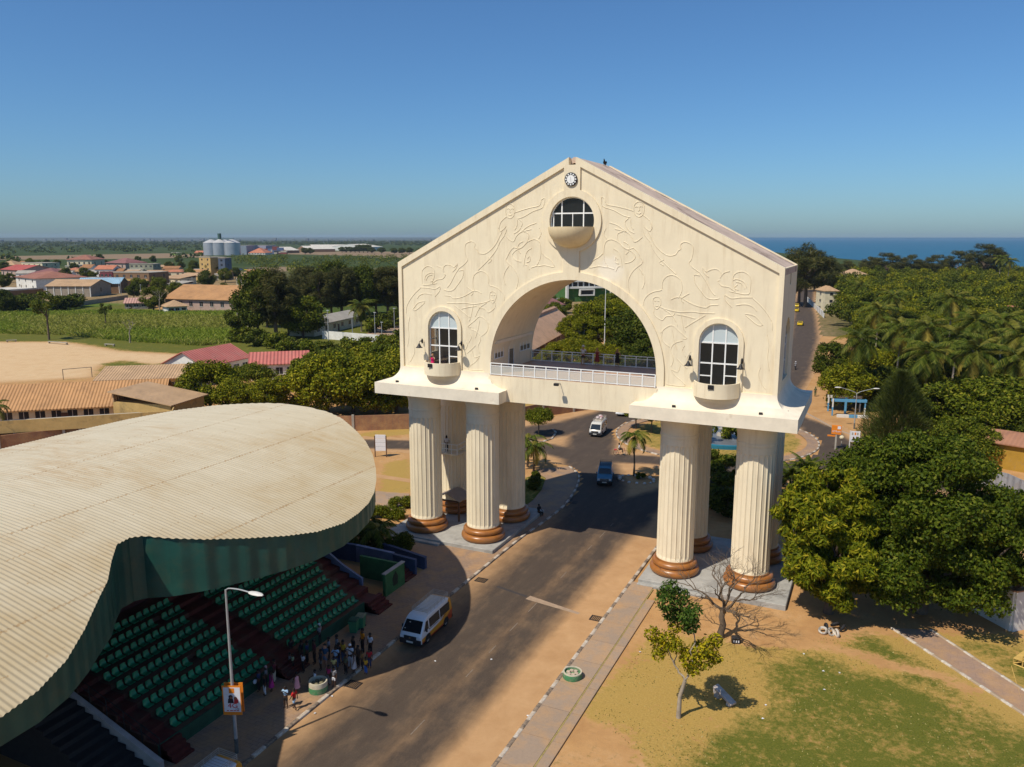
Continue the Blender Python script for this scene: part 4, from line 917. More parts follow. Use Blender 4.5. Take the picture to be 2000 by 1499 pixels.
POSE = {'stand': dict(el=((.25, .03, 1.13), (.25, .03, 1.13)), wr=((.25, -.05, .90), (.25, -.05, .90)), kn=((.10, -.02, .50), (.10, -.02, .50)), an=((.10, .02, .08), (.10, .02, .08))),
        'walk': dict(el=((.24, .08, 1.14), (.25, -.06, 1.14)), wr=((.24, .10, .90), (.24, -.2, .94)), kn=((.10, -.14, .52), (.10, .04, .50)), an=((.10, -.14, .10), (.10, .24, .14))),
        'camera': dict(el=((.27, -.12, 1.22), (.27, -.12, 1.22)), wr=((.10, -.28, 1.46), (.10, -.28, 1.46)), kn=((.10, -.02, .50), (.11, -.02, .50)), an=((.12, .02, .08), (.12, .02, .08))),
        'lean': dict(el=((.25, -.14, 1.18), (.25, -.14, 1.18)), wr=((.22, -.36, 1.08), (.22, -.36, 1.08)), kn=((.10, -.0, .50), (.10, .03, .50)), an=((.11, .06, .08), (.11, .1, .08))),
        'sit': dict(el=((.25, -.06, .70), (.25, -.06, .70)), wr=((.18, -.32, .62), (.18, -.32, .62)), kn=((.13, -.44, .48), (.13, -.44, .48)), an=((.13, -.42, .08), (.13, -.42, .08)), drop=.44)}
_pm = {}
def pmesh(pose, what, mat):
    key = (pose, what, mat.name)
    if key in _pm: return _pm[key]
    if (pose, what) in _pm: me = _pm[(pose, what)].copy(); me.materials.clear(); me.materials.append(mat); _pm[key] = me; return me
    P = POSE[pose]; dz = P.get('drop', 0)
    z = lambda a: a-dz
    if what == 'body':
        v = [(0, 0, z(.95), .12), (0, .01, z(1.12), .115), (0, .0, z(1.30), (.15, .11)), (0, .01, z(1.43), (.10, .08)), (0, 0, z(1.50), .055), (0, -.015, z(1.575), (.075, .08)), (0, -.015, z(1.66), (.078, .09)), (0, 0, z(1.73), .055)]
        e = [(i, i+1) for i in range(7)]; v.append((0, -.105, z(1.595), .016)); e.append((5, 8))      # nose
        for s in (-1, 1): v.append((s*.085, .01, z(1.6), .018)); e.append((5, len(v)-1))              # ears
        for k, s in enumerate((-1, 1)):
            q = lambda t: (s*t[0], t[1], t[2]); a = q(P['el'][k]); w_ = q(P['wr'][k]); d = (Vector(w_)-Vector(a)).normalized(); h = Vector(w_)+d*.07
            i = len(v); v += [(s*.175, .01, z(1.40), .062), (*a, .042), (*w_, .028), (*h, (.036, .022))]; e += [(3, i), (i, i+1), (i+1, i+2), (i+2, i+3)]
            for f_, (sx, ln) in enumerate(((-.03, .075), (-.01, .09), (.01, .085), (.03, .065))):
                j = len(v); m1 = h+Vector((sx*.9, -.012, 0))+d*(ln*.55); t1 = h+Vector((sx, -.03, 0))+d*ln; v += [(*m1, .0095), (*t1, .008)]; e += [(i+3, j), (j, j+1)]
            j = len(v); b1 = Vector(w_)+d*.03+Vector((-s*.035, -.02, 0)); t1 = b1+d*.05+Vector((-s*.012, -.02, 0)); v += [(*b1, .011), (*t1, .009)]; e += [(i+2, j), (j, j+1)]
            i = len(v); n_ = q(P['kn'][k]); an = q(P['an'][k])
            v += [(s*.095, 0, z(.90), .088), (*n_, .06), (*an, .038), (an[0], an[1]-.15, max(.035, an[2]-.045), (.042, .03))]; e += [(0, i), (i, i+1), (i+1, i+2), (i+2, i+3)]
        me = skin('body', v, e, mat)
    elif what == 'shirt':
        v = [(0, 0, z(.93), (.155, .125)), (0, .01, z(1.12), (.15, .125)), (0, .0, z(1.30), (.18, .135)), (0, .01, z(1.43), (.125, .10)), (0, .01, z(1.475), .075)]; e = [(i, i+1) for i in range(4)]
        for k, s in enumerate((-1, 1)):
            a = P['el'][k]; i = len(v); sh = Vector((s*.175, .01, z(1.40))); m1 = sh.lerp(Vector((s*a[0], a[1], a[2])), .75); v += [(*sh, .078), (*m1, .066)]; e += [(3, i), (i, i+1)]
        me = skin('shirt', v, e, mat)
    elif what in ('trousers', 'shorts'):
        f = 1.0 if what == 'trousers' else .35
        v = [(0, 0, z(.97), (.155, .12)), (0, 0, z(.90), (.15, .12))]; e = [(0, 1)]
        for k, s in enumerate((-1, 1)):
            n_ = Vector((s*P['kn'][k][0], P['kn'][k][1], P['kn'][k][2])); an = Vector((s*P['an'][k][0], P['an'][k][1], P['an'][k][2]+.04)); i = len(v); hp = Vector((s*.095, 0, z(.86)))
            v += [(*hp, .105), (*(n_ if f == 1 else hp.lerp(n_, .85)), .08)]; e += [(1, i), (i, i+1)]
            if f == 1: v.append((*an, .062)); e.append((i+1, i+2))
        me = skin(what, v, e, mat)
    elif what == 'dress':
        b = MB(); rr = []
        for zz, a, c in ((.42, .27, .22), (.7, .22, .18), (.95, .175, .14), (1.1, .15, .125), (1.3, .18, .13), (1.42, .13, .10), (1.47, .07, .07)): rr.append([(a*math.cos(t), c*math.sin(t), z(zz) if zz > .9 or not dz else z(.9)-.04*(1-zz)) for t in np.linspace(0, 2*PI, 15)[:-1]])
        b.loft(rr); me = b.mesh('dress', mat, 60)
    elif what == 'hair':
        b = MB(); b.ell((0, .012, z(1.675)), (.098, .112, .095), 10, 7); b.ell((0, .06, z(1.62)), (.08, .06, .08), 8, 6); me = b.mesh('hair', mat, 60)
    elif what == 'hat':
        b = MB(); b.lathe([(.17, z(1.69)), (.16, z(1.71)), (.105, z(1.71)), (.10, z(1.79)), (.06, z(1.82)), (.001, z(1.825))], (0, 0), 16); me = b.mesh('hat', mat, 50)
    elif what == 'long_hair':
        b = MB(); b.ell((0, .012, z(1.675)), (.105, .115, .10), 10, 7); b.ell((0, .07, z(1.52)), (.11, .07, .19), 10, 7); me = b.mesh('long_hair', mat, 60)
    elif what == 'face':
        b = MB()
        for s in (-1, 1): b.ell((s*.032, -.092, z(1.635)), (.014, .008, .009), 6, 5)
        b.ell((0, -.088, z(1.545)), (.028, .01, .009), 8, 5); me = b.mesh('face', mat, 60)
    elif what == 'bag':
        b = MB(); b.bbox(-.16, .16, .12, .26, z(1.05), z(1.42), .04); b.box(-.12, -.09, -.13, .12, z(1.38), z(1.40)); b.box(.09, .12, -.13, .12, z(1.38), z(1.40)); me = b.mesh('bag', mat)
    elif what == 'sack':
        b = MB(); b.ell((.2, -.2, z(.88)), (.2, .14, .16), 10, 7); me = b.mesh('sack', mat, 60)
    elif what == 'phone':
        b = MB(); b.bbox(-.08, .08, -.40, -.36, z(1.46), z(1.57), .01); me = b.mesh('phone', mat)
    _pm[(pose, what)] = me; _pm[key] = me; return me
_cl = {}
def cloth(c):
    k = tuple(round(x, 3) for x in c)
    if k not in _cl: _cl[k] = M('cloth', c, .85, .12, 6, world=False)
    return _cl[k]
def person(loc, rz, label, h=1.7, pose='stand', top=None, low=None, lowkind='trousers', dress=None, skinm=None, extra=(), hair='hair', hairm=None, cat_='person', group=None):
    t = thing('person', label, cat_, loc, rz, group); s = h/1.75; t.scale = (s, s, s)
    link('body', pmesh(pose, 'body', skinm or SKIN), t); link('face', pmesh(pose, 'face', EYE), t); link(hair, pmesh(pose, hair, hairm or HAIR), t)
    if dress: link('dress', pmesh(pose, 'dress', cloth(dress)), t)
    if top: link('shirt', pmesh(pose, 'shirt', cloth(top)), t)
    if low: link(lowkind, pmesh(pose, lowkind, cloth(low)), t)
    for e, c in extra: link(e, pmesh(pose, e, cloth(c)), t)
    return t
WH = (.62, .62, .64); NV = (.03, .045, .12); BK = (.015, .014, .016); KH = (.30, .23, .13); YL = (.55, .33, .03); MG = (.42, .03, .22); RD = (.42, .02, .03); LB = (.30, .45, .62); JN = (.06, .10, .20); GY = (.22, .22, .23); PK_ = (.55, .30, .36); CRM = (.60, .52, .38); OR = (.65, .20, .01); DRN = (.10, .02, .03); GRN = (.10, .22, .04); BL = (.03, .12, .42)
CROWD = [  # foot pixel, turn, height, dress of the person
 ((709, 1279), 2.6, 1.86, 'tall person in an orange shirt and dark trousers at the back of the crowd', dict(top=OR, low=BK)),
 ((724, 1283), 2.9, 1.66, 'person in a white sleeveless top nearest the parked van', dict(top=WH, low=BK)),
 ((722, 1308), 3.4, 1.42, 'child in a crimson top by the kerb end of the crowd', dict(top=RD, low=NV)),
 ((715, 1320), 3.0, 1.22, 'small child with yellow top and blue trousers by the kerb', dict(top=YL, low=BL)),
 ((708, 1312), 2.4, 1.5, 'youth in a brown patterned shirt between the blue trousered child and white dress', dict(top=(.25, .14, .05), low=BK)),
 ((692, 1317), 2.2, 1.5, 'girl in a pale grey dress in front of the white hooded person', dict(dress=(.48, .46, .46))),
 ((685, 1309), 3.3, 1.78, 'person in a white hooded top and pale trousers carrying a backpack', dict(top=WH, low=(.5, .52, .6), extra=(('bag', NV),), hairm='c', pose='camera')),
 ((671, 1299), 2.8, 1.72, 'person in a bright yellow shirt in the middle of the crowd', dict(top=YL, low=JN)),
 ((657, 1310), 3.5, 1.66, 'person in a light blue shirt and jeans raising both hands', dict(top=LB, low=JN, pose='camera')),
 ((636, 1308), 3.1, 1.76, 'fair skinned person in navy shirt and short denim shorts', dict(top=(.03, .08, .15), low=(.16, .20, .3), lowkind='shorts', skinm='f')),
 ((615, 1300), 2.5, 1.78, 'tall person in a dark red shirt left of the navy shirt', dict(top=DRN, low=BK)),
 ((625, 1262), 1.7, 1.62, 'person with white cap leaning by the green front wall', dict(top=GY, low=BK, hairm='w')),
 ((601, 1299), 2.0, 1.66, 'person in a dark blue shirt beside the dark red shirt', dict(top=NV, low=BK)),
 ((570, 1292), 1.5, 1.66, 'person in black clothes at the left edge of the main crowd', dict(top=BK, low=BK)),
 ((590, 1297), 1.9, 1.64, 'person in black shirt and maroon trousers at the left of the crowd', dict(top=BK, low=DRN)),
 ((567, 1310), 2.2, 1.2, 'small child in a grey vest beside the red aisle steps', dict(top=GY, low=BK)),
 ((573, 1313), 2.6, 1.24, 'small child in white and lime top beside the red aisle steps', dict(top=(.45, .52, .30), low=BK)),
 ((593, 1316), 2.7, 1.4, 'child in a loose white shirt below the red aisle steps', dict(top=WH, low=BK)),
 ((653, 1321), 3.6, 1.3, 'child in a cream and yellow top in front of the jeans', dict(top=(.6, .5, .18), low=GY)),
 ((643, 1341), 2.9, 1.38, 'child in a magenta top by the soil filled planter', dict(top=(.35, .03, .12), low=GY)),
 ((653, 1346), 3.2, 1.46, 'youth in grey top and white shorts by the soil filled planter', dict(top=GY, low=WH, lowkind='shorts')),
 ((616, 1341), 2.3, 1.45, 'child in a white shirt sitting on the soil filled planter', dict(top=WH, low=BK, pose='sit')),
 ((581, 1356), 1.2, 1.42, 'girl in a pale pink dress walking alone across the paving', dict(dress=PK_, pose='walk')),
 ((559, 1386), 3.3, 1.46, 'child in blue and white top holding hands up at the shadow edge', dict(top=LB, low=BK, lowkind='shorts', pose='camera')),
 ((576, 1390), 1.6, 1.46, 'child in a red top and pale blue shorts walking in the sun', dict(top=(.55, .02, .02), low=LB, lowkind='shorts', pose='walk')),
 ((507, 1354), 2.0, 1.56, 'person in navy holding a white sack by the front seats', dict(top=NV, low=BK, extra=(('sack', WH),))),
 ((518, 1362), 2.6, 1.46, 'child in dark top and long white shorts in the left group', dict(top=BK, low=WH)),
 ((531, 1354), 2.4, 1.46, 'girl in a magenta dress in the left group', dict(dress=MG)),
 ((537, 1337), 2.0, 1.66, 'person in cream trousers and maroon top in the left group', dict(top=DRN, low=CRM)),
 ((521, 1346), 2.2, 1.52, 'person with a pinkish grey headscarf in the left group', dict(top=GY, low=BK, hairm='p')),
 ((663, 1302), 2.5, 1.62, 'person in a black vest behind the light blue shirt', dict(top=BK, low=NV)), ((691, 1291), 2.6, 1.72, 'person in a black shirt behind the white hooded top', dict(top=BK, low=BK)),
 ((659, 1287), 2.4, 1.68, 'person in a grey sleeveless top at the back of the crowd', dict(top=GY, low=BK)), ((643, 1291), 2.3, 1.66, 'person in a pale grey shirt behind the navy shirt', dict(top=(.3, .3, .34), low=BK)),
 ((676, 1320), 3.0, 1.4, 'child in a dull green top at the front of the crowd', dict(top=(.08, .10, .06), low=BK)), ((700, 1306), 2.8, 1.58, 'person in a dark brown shirt left of the patterned youth', dict(top=(.07, .04, .03), low=BK)), ((627, 1312), 2.6, 1.5, 'youth in a charcoal top with striped pale shorts', dict(top=(.04, .04, .05), low=GY, lowkind='shorts'))]
for px, rz, h, lab, kw in CROWD:
    kw = dict(kw); hm = kw.pop('hairm', None); sk = kw.pop('skinm', None); g = G(*px)
    person((g.x, g.y, .11), rz+PI, lab, h, hairm={None: None, 'c': cloth(WH), 'w': cloth(WH), 'p': cloth((.35, .25, .26))}[hm], skinm=FAIR if sk else None, **kw)
g = G(93, 1472); person((g.x, g.y, .0), 2.2, 'person in white shirt walking alone below the stand stairs', 1.7, 'walk', WH, JN)
for px, lab, kw in (((1140, 712), 'person in white shirt and dark shorts leaning on the deck railing', dict(top=WH, low=(.05, .03, .025), lowkind='shorts', hair='hat', hairm=cloth(WH), h=1.82)), ((1166, 715), 'person in a dark red dress leaning on the deck railing', dict(dress=(.20, .03, .03), hair='long_hair', hairm=M('fair_hair', (.30, .18, .08), .7, .1, 4), h=1.7)), ((1206, 717), 'person in a short black dress leaning on the deck railing', dict(dress=BK, hair='long_hair', hairm=cloth((.25, .15, .08)), h=1.72))):
    g = G(*px, 16.5); h = kw.pop('h'); person((g.x, min(g.y, 8.72), 16.5), PI, lab, h, 'lean', skinm=FAIR, **kw)
person((-12.95, -.75, 16.45), .2, 'person in bright pink dress taking a picture on the left window balcony', 1.66, 'camera', dress=(.62, .01, .12), skinm=FAIR, hair='long_hair', hairm=cloth((.4, .22, .1)), extra=(('phone', BK),))
person((STAIRB[0]-.55, STAIRB[1]+.4, STAIRB[2]), .6, 'person in white top with long black hair on the stair balcony', 1.7, 'lean', WH, BK, hair='long_hair')
g = G(1062, 1000, .45); person((-7.05, g.y-.3, .02), 1.2, 'person in dark clothes sitting on the plinth edge in the arch shade', 1.75, 'sit', BK, BK)
g = G(1592, 775); person((g.x, g.y, 0), .4, 'person in green uniform standing by the far sandy roadside', 1.78, 'stand', (.08, .11, .04), (.07, .10, .04), hair='hat', hairm=cloth((.07, .10, .04)))
g = G(1620, 795); person((g.x, g.y, 0), .8, 'person in maroon sitting in the blue and white shelter', 1.7, 'sit', DRN, BK)
# ================================================================ vehicles
RUB = M('tyre_rubber', (.02, .02, .021), .8, .15, 6, world=False); RIM = M('wheel_silver', (.45, .45, .46), .35, .1, 5, metal=.6, world=False); CHR = M('chrome', (.6, .6, .6), .2, .05, 4, metal=.9, world=False); CGL = glassm('car_glass', (.012, .015, .018), .05, 1, .6); LENS = glassm('lamp_lens', (.62, .64, .66), .12); LRED = glassm('tail_lens', (.35, .01, .01), .2); TRIM = M('black_trim', (.02, .02, .022), .55, .1, 5, world=False); PLATE = M('number_plate', (.6, .6, .55), .5, .1, 5, world=False)
def paint(name, c, spec=.5): return M(name, c, .28, .05, 1.2, world=False, spec=spec)
def body_mb(prof, hw0, belt, tum, ch=.08):
    cy = sum(p[0] for p in prof)/len(prof); cz = sum(p[1] for p in prof)/len(prof)
    hw = lambda z: hw0-tum*max(0, z-belt)
    def ins(p): dy, dz = cy-p[0], cz-p[1]; l = math.hypot(dy, dz); return (p[0]+dy/l*ch*.7, p[1]+dz/l*ch*.7)
    R = []
    for s, inset, off in ((-1, 1, 0), (-1, .35, ch*.4), (-1, 0, ch), (1, 0, ch), (1, .35, ch*.4), (1, 1, 0)):
        r = []
        for p in prof: q = ins(p); yy = p[0]+(q[0]-p[0])*inset; zz = p[1]+(q[1]-p[1])*inset; r.append((s*(hw(p[1])-off), yy, zz))
        R.append(r)
    return MB().loft(R), hw
def wheels(t, xs, yfr, r, w_=.2):
    for y in yfr:
        for s in (-1, 1):
            b = MB(); x0, x1 = s*(xs-w_), s*xs
            for i, p in enumerate(b.v): pass
            q = MB(); q.lathe([(r*.6, 0), (r*.93, 0), (r, w_*.2), (r, w_*.8), (r*.93, w_), (r*.6, w_)], (0, 0), 20)
            q.v = [(x0+(x1-x0)*p[2]/w_, y+p[0], r+p[1]) for p in q.v]; wh = q.build('wheel', RUB, t, 40)
            q = MB(); q.lathe([(r*.61, w_*.7), (r*.55, w_*.95), (r*.2, w_*.8), (.001, w_*.92)], (0, 0), 14); q.v = [(x0+(x1-x0)*p[2]/w_, y+p[0], r+p[1]) for p in q.v]; q.build('rim', RIM, wh, 40)
def arches(t, xs, yfr, r, zlo):
    for y in yfr:
        for s in (-1, 1):
            A = [(y+r*math.cos(a), max(zlo, r*.82+r*math.sin(a))) for a in np.linspace(0, PI, 13)]+[(y-r, zlo), (y+r, zlo)]
            MB().add([(s*xs, p[0], p[1]) for p in A], [tuple(range(len(A)))]).build('wheel_arch', TRIM, t)
def sidewin(t, hw, quads, name='window', eps=.008, m=None):
    for q in quads:
        for s in (-1, 1): MB().add([(s*(hw(z)+eps), y, z) for y, z in q], [tuple(range(len(q)))]).build(name, m or CGL, t)
def slant(t, a, b_, w0, w1, name, m, eps=.015, n_=1):
    """a pane lying on the slope between profile points a and b"""
    d = Vector((b_[0]-a[0], b_[1]-a[1])).normalized(); nn = Vector((-d.y, d.x))*eps*n_
    MB().add([(-w0, a[0]+nn.x, a[1]+nn.y), (w0, a[0]+nn.x, a[1]+nn.y), (w1, b_[0]+nn.x, b_[1]+nn.y), (-w1, b_[0]+nn.x, b_[1]+nn.y)], [(0, 1, 2, 3)]).build(name, m, t)
def lamps(t, xs, y, z, w_, h, m, name, dy=.04):
    for s in (-1, 1): b = MB(); b.bbox(s*xs-w_/2, s*xs+w_/2, y-dy, y+dy, z-h/2, z+h/2, min(w_, h, dy)*.3); b.build(name, m, t)
def van(loc, rz, label, bodym, load=False, stripe=False, tail=True):
    t = thing('minibus', label, 'minibus', loc, rz)
    prof = [(-2.30, .30), (-2.40, .52), (-2.38, .82), (-2.26, 1.02), (-1.62, 1.78), (-1.45, 1.89), (-1.15, 1.96), (2.0, 1.98), (2.26, 1.90), (2.35, 1.72), (2.38, 1.0), (2.40, .6), (2.34, .30)]
    b, hw = body_mb(prof, .85, 1.05, .11, .10); b.build('body', bodym, t, 35)
    slant(t, (-2.22, 1.07), (-1.66, 1.74), .74, .66, 'windscreen', CGL, .022); slant(t, (2.352, 1.74), (2.375, 1.15), .64, .7, 'rear_window', CGL, .02)
    sidewin(t, hw, [[(-1.86, 1.1), (-1.22, 1.08), (-1.22, 1.70), (-1.52, 1.70)], [(-1.08, 1.07), (.42, 1.07), (.42, 1.74), (-1.08, 1.72)], [(.54, 1.07), (1.98, 1.10), (1.98, 1.72), (.54, 1.74)]])
    b = MB(); b.bbox(-.86, .86, -2.47, -2.3, .30, .66, .05); b.build('front_bumper', TRIM, t); b = MB(); b.bbox(-.86, .86, 2.3, 2.46, .32, .6, .05); b.build('rear_bumper', TRIM, t)
    b = MB(); b.bbox(-.5, .5, -2.43, -2.36, .68, .88, .02); b.build('grille', TRIM, t); bd = MB().lathe([(.06, 0), (.06, .02), (.001, .02)], (0, 0), 12).build('badge', CHR, t); bd.location = (0, -2.43, .78); bd.rotation_euler.x = PI/2
    lamps(t, .66, -2.41, .80, .28, .2, LENS, 'headlight'); lamps(t, .78, 2.36, .95, .1, .34, LRED, 'tail_light')
    MB().box(-.26, .26, -2.49, -2.47, .42, .54).build('number_plate', PLATE, t)
    for s in (-1, 1): b = MB(); b.bbox(s*.98-.07, s*.98+.07, -1.78, -1.7, 1.08, 1.34, .03); b.box(min(s*.84, s*.95), max(s*.84, s*.95), -1.76, -1.72, 1.16, 1.2); b.build('mirror', TRIM, t)
    MB().box(.83, .87, -1.16, -1.02, .98, 1.02).build('door_handle', TRIM, t)
    arches(t, .858, (-1.36, 1.36), .42, .30); wheels(t, .865, (-1.36, 1.36), .33)
    rk = MB()
    zt = 2.0
    for x in (-.62, .62):
        for z in (.13, .24, .35): rk.tube([(x, -1.0, zt+z), (x, 2.15, zt+z)], .014, 4)
        for y in np.linspace(-1.0, 2.15, 7): rk.tube([(x, y, zt-.03), (x, y, zt+.35)], .014, 4)
    for y in (-1.0, 2.15):
        for z in (.13, .24, .35): rk.tube([(-.62, y, zt+z), (.62, y, zt+z)], .014, 4)
    for y in np.linspace(-.9, 2.05, 17): rk.tube([(-.62, y, zt+.11), (.62, y, zt+.11)], .016, 4)
    rk.build('roof_rack', M('rack_metal', (.42, .36, .29), .5, .15, 4, world=False) if 'rack_metal' not in bpy.data.materials else bpy.data.materials['rack_metal'], t)
    if stripe:
        b = MB(); rnd = random.Random(3); x = .868
        for y0, y1, z in ((-.95, .25, .98), (.5, 1.35, 1.0)):
            pts = []; k = 0; y = y0
            while y < y1: pts.append((x, y, z+(.06 if k % 2 else -.035)*rnd.uniform(.4, 1))); y += .075; k += 1
            b.tube(pts, .011, 4)
        b.build('side_lettering', M('dark_script', (.10, .02, .02), .6, .1, 4), t)
        for s, y, z in ((-.3, -1.78, 1.6), (-.55, -2.1, 1.25)): MB().box(s-.05, s+.05, y-.045, y-.04, z, z+.06).build('sticker', PLATE, t)
    return t
def two_tone():
    m, n, b = nodes_of('white_orange_paint'); s = N(n, 'ShaderNodeSeparateXYZ'); n.links.new(objc(n), s.inputs[0]); y, z = s.outputs[1], s.outputs[2]
    up = mth(n, 'POWER', mth(n, 'MAXIMUM', mth(n, 'SUBTRACT', y, .55), 0.0), 2.0)
    thr = mth(n, 'ADD', mth(n, 'ADD', mth(n, 'MULTIPLY', y, .055), .80), mth(n, 'MULTIPLY', up, .52))
    k = mth(n, 'MULTIPLY', mth(n, 'LESS_THAN', z, thr), mth(n, 'GREATER_THAN', y, -2.2))
    lo = mth(n, 'LESS_THAN', z, mth(n, 'ADD', .44, mth(n, 'MULTIPLY', mth(n, 'MAXIMUM', mth(n, 'SUBTRACT', y, .9), 0.0), .42)))
    o = mixc(n, k, (.66, .67, .68), mixc(n, lo, (.62, .27, .012), (.36, .045, .012))); f = noise(n, objc(n), 4, 5, .7)
    o = mixc(n, ramp(n, f, [(.5, 0.0), (.8, .25)]), o, (.40, .28, .18))
    n.links.new(o, b.inputs['Base Color']); b.inputs['Roughness'].default_value = .3; return m
TT = two_tone(); WPAINT = paint('white_car_paint', (.66, .65, .60))
van((-4.83, -15.92, .015), .03, 'white and orange minibus with roof rack parked by the kerb', TT, stripe=True)
g = G(470, 1487, 1.95); van((g.x-.75, g.y-2.25, .015), .0, 'white and orange minibus roof cut off by the lower picture edge', TT)
g = G(1162, 852); t = van((g.x, g.y+1.6, .02), .10, 'dusty white minibus with luggage on its roof rack in the roundabout', paint('dusty_white_paint', (.58, .55, .48)))
b = MB()
for x, y, z, r in ((-.25, .4, 2.3, .3), (.2, 1.0, 2.32, .28), (-.1, 1.6, 2.28, .3), (.3, .2, 2.25, .24)): b.ell((x, y, z), (r, r*1.1, r*.75), 9, 6)
lg = b.build('luggage', M('luggage_cloth', (.50, .42, .40), .8, .35, 3, (.35, .10, .10), (.5, .6)), None, 60); lg.location = t.location; lg.rotation_euler = t.rotation_euler; tag(lg, 'pale bundles tied on the roof rack of the white minibus', 'luggage')
def suv(loc, rz, label, pm, pickup=False, rack=True):
    t = thing('pickup_truck' if pickup else 'off_road_car', label, 'pickup truck' if pickup else 'car', loc, rz)
    L = 2.5 if pickup else 2.3
    b, hw = body_mb([(-L+.05, .45), (-L, .62), (-L+.02, .95), (-L+.2, 1.06), (-.95, 1.14), (L-.05, 1.14), (L, 1.0), (L, .5)], .87, 1.3, 0, .08); b.build('body', pm, t, 35)
    ye = .75 if pickup else 2.15
    b, hw2 = body_mb([(-1.1, 1.10), (-.45, 1.72), (-.25, 1.79), (ye-.25, 1.79), (ye, 1.68), (ye+.05, 1.10)], .84, 1.1, .16, .07); b.build('cabin', pm, t, 35)
    slant(t, (-1.02, 1.17), (-.5, 1.68), .74, .64, 'windscreen', CGL, .02); sidewin(t, hw2, [[(-.78, 1.18), (-.05, 1.18), (-.05, 1.68), (-.38, 1.68)], [(.05, 1.18), (ye-.35 if pickup else .95, 1.18), (ye-.4 if pickup else .95, 1.68), (.05, 1.68)]]+([] if pickup else [[(1.05, 1.18), (1.95, 1.18), (1.9, 1.68), (1.05, 1.68)]]))
    slant(t, (ye, 1.66), (ye+.045, 1.2), .6, .66, 'rear_window', CGL, .02)
    b = MB(); b.bbox(-.88, .88, -L-.12, -L+.1, .42, .66, .05); b.build('front_bumper', TRIM if not pickup else pm, t); b = MB(); b.bbox(-.88, .88, L-.1, L+.1, .45, .66, .05); b.build('rear_bumper', TRIM, t)
    b = MB()
    for k in range(5): b.box(-.42+k*.17, -.30+k*.17, -L-.03, -L+.02, .70, .95)
    b.box(-.48, .48, -L-.02, -L+.03, .68, .97); b.build('grille', CHR if not pickup else TRIM, t); lamps(t, .66, -L, .84, .26, .2, LENS, 'headlight'); lamps(t, .78, L, .9, .12, .26, LRED, 'tail_light'); MB().box(-.26, .26, -L-.14, -L-.12, .5, .62).build('number_plate', PLATE, t)
    for s in (-1, 1): b = MB(); b.bbox(s*.97-.08, s*.97+.08, -.85, -.76, 1.14, 1.32, .03); b.build('mirror', pm, t)
    arches(t, .878, (-1.5, 1.45), .46, .45); wheels(t, .885, (-1.5, 1.45), .38)
    if pickup: b = MB(); b.box(-.74, .74, .9, 2.4, 1.141, 1.146); b.build('load_bed', TRIM, t)
    if rack:
        b = MB()
        for z in (1.9, 2.05):
            for x in (-.66, .66): b.tube([(x, -.2, z), (x, 1.95, z)], .018, 4)
            for y in (-.2, 1.95): b.tube([(-.66, y, z), (.66, y, z)], .018, 4)
        for x in (-.66, .66):
            for y in np.linspace(-.2, 1.95, 5): b.tube([(x, y, 1.76), (x, y, 2.05)], .018, 4)
        for y in np.linspace(-.1, 1.9, 8): b.tube([(-.66, y, 1.88), (.66, y, 1.88)], .016, 4)
        b.build('roof_rack', TRIM, t)
    return t
g = G(1170, 950); suv((g.x, g.y+2.2, .02), .28, 'dark teal blue off road car with roof rack in the arch shadow', paint('teal_car_paint', (.05, .17, .26)))
g = G(1212, 814); suv((g.x, g.y+2.3, .02), .05, 'white pickup truck coming round the far side of the roundabout', paint('white_pickup_paint', (.72, .72, .72)), True, False)
def taxi(px, rz, label):
    g = G(*px); t = thing('taxi', label, 'taxi', (g.x, g.y, .035), rz); pm = bpy.data.materials.get('yellow_taxi_paint') or paint('yellow_taxi_paint', (.72, .50, .02))
    b, hw = body_mb([(-2.1, .3), (-2.15, .6), (-2.0, .82), (-.9, .92), (1.6, .95), (2.1, .88), (2.15, .6), (2.1, .3)], .83, 1.0, 0, .08); b.build('body', pm, t, 35)
    b, hw2 = body_mb([(-1.0, .9), (-.35, 1.36), (.75, 1.38), (1.35, .92)], .78, .9, .2, .06); b.build('cabin', pm, t, 35)
    slant(t, (-.92, .97), (-.4, 1.33), .68, .6, 'windscreen', CGL); slant(t, (.82, 1.34), (1.28, .98), .6, .66, 'rear_window', CGL, .015); sidewin(t, hw2, [[(-.68, .97), (.1, .97), (.1, 1.3), (-.32, 1.3)], [(.2, .97), (1.05, .97), (.72, 1.3), (.2, 1.3)]])
    lamps(t, .6, -2.1, .65, .26, .14, LENS, 'headlight'); lamps(t, .62, 2.1, .7, .28, .14, LRED, 'tail_light'); b = MB(); b.box(-.845, .845, -2.0, 2.0, .52, .6); b.build('green_stripe', M('taxi_green', (.03, .2, .05), .5, .1, 3) if 'taxi_green' not in bpy.data.materials else bpy.data.materials['taxi_green'], t)
    arches(t, .85, (-1.3, 1.25), .38, .3); wheels(t, .855, (-1.3, 1.25), .31)
taxi((1563, 636), PI, 'yellow taxi nearest on the far sandy road beside the arch'); taxi((1556, 609), PI, 'yellow taxi second along the far sandy road'); taxi((1556, 600), .1, 'farthest yellow taxi on the sandy road by the white fence')
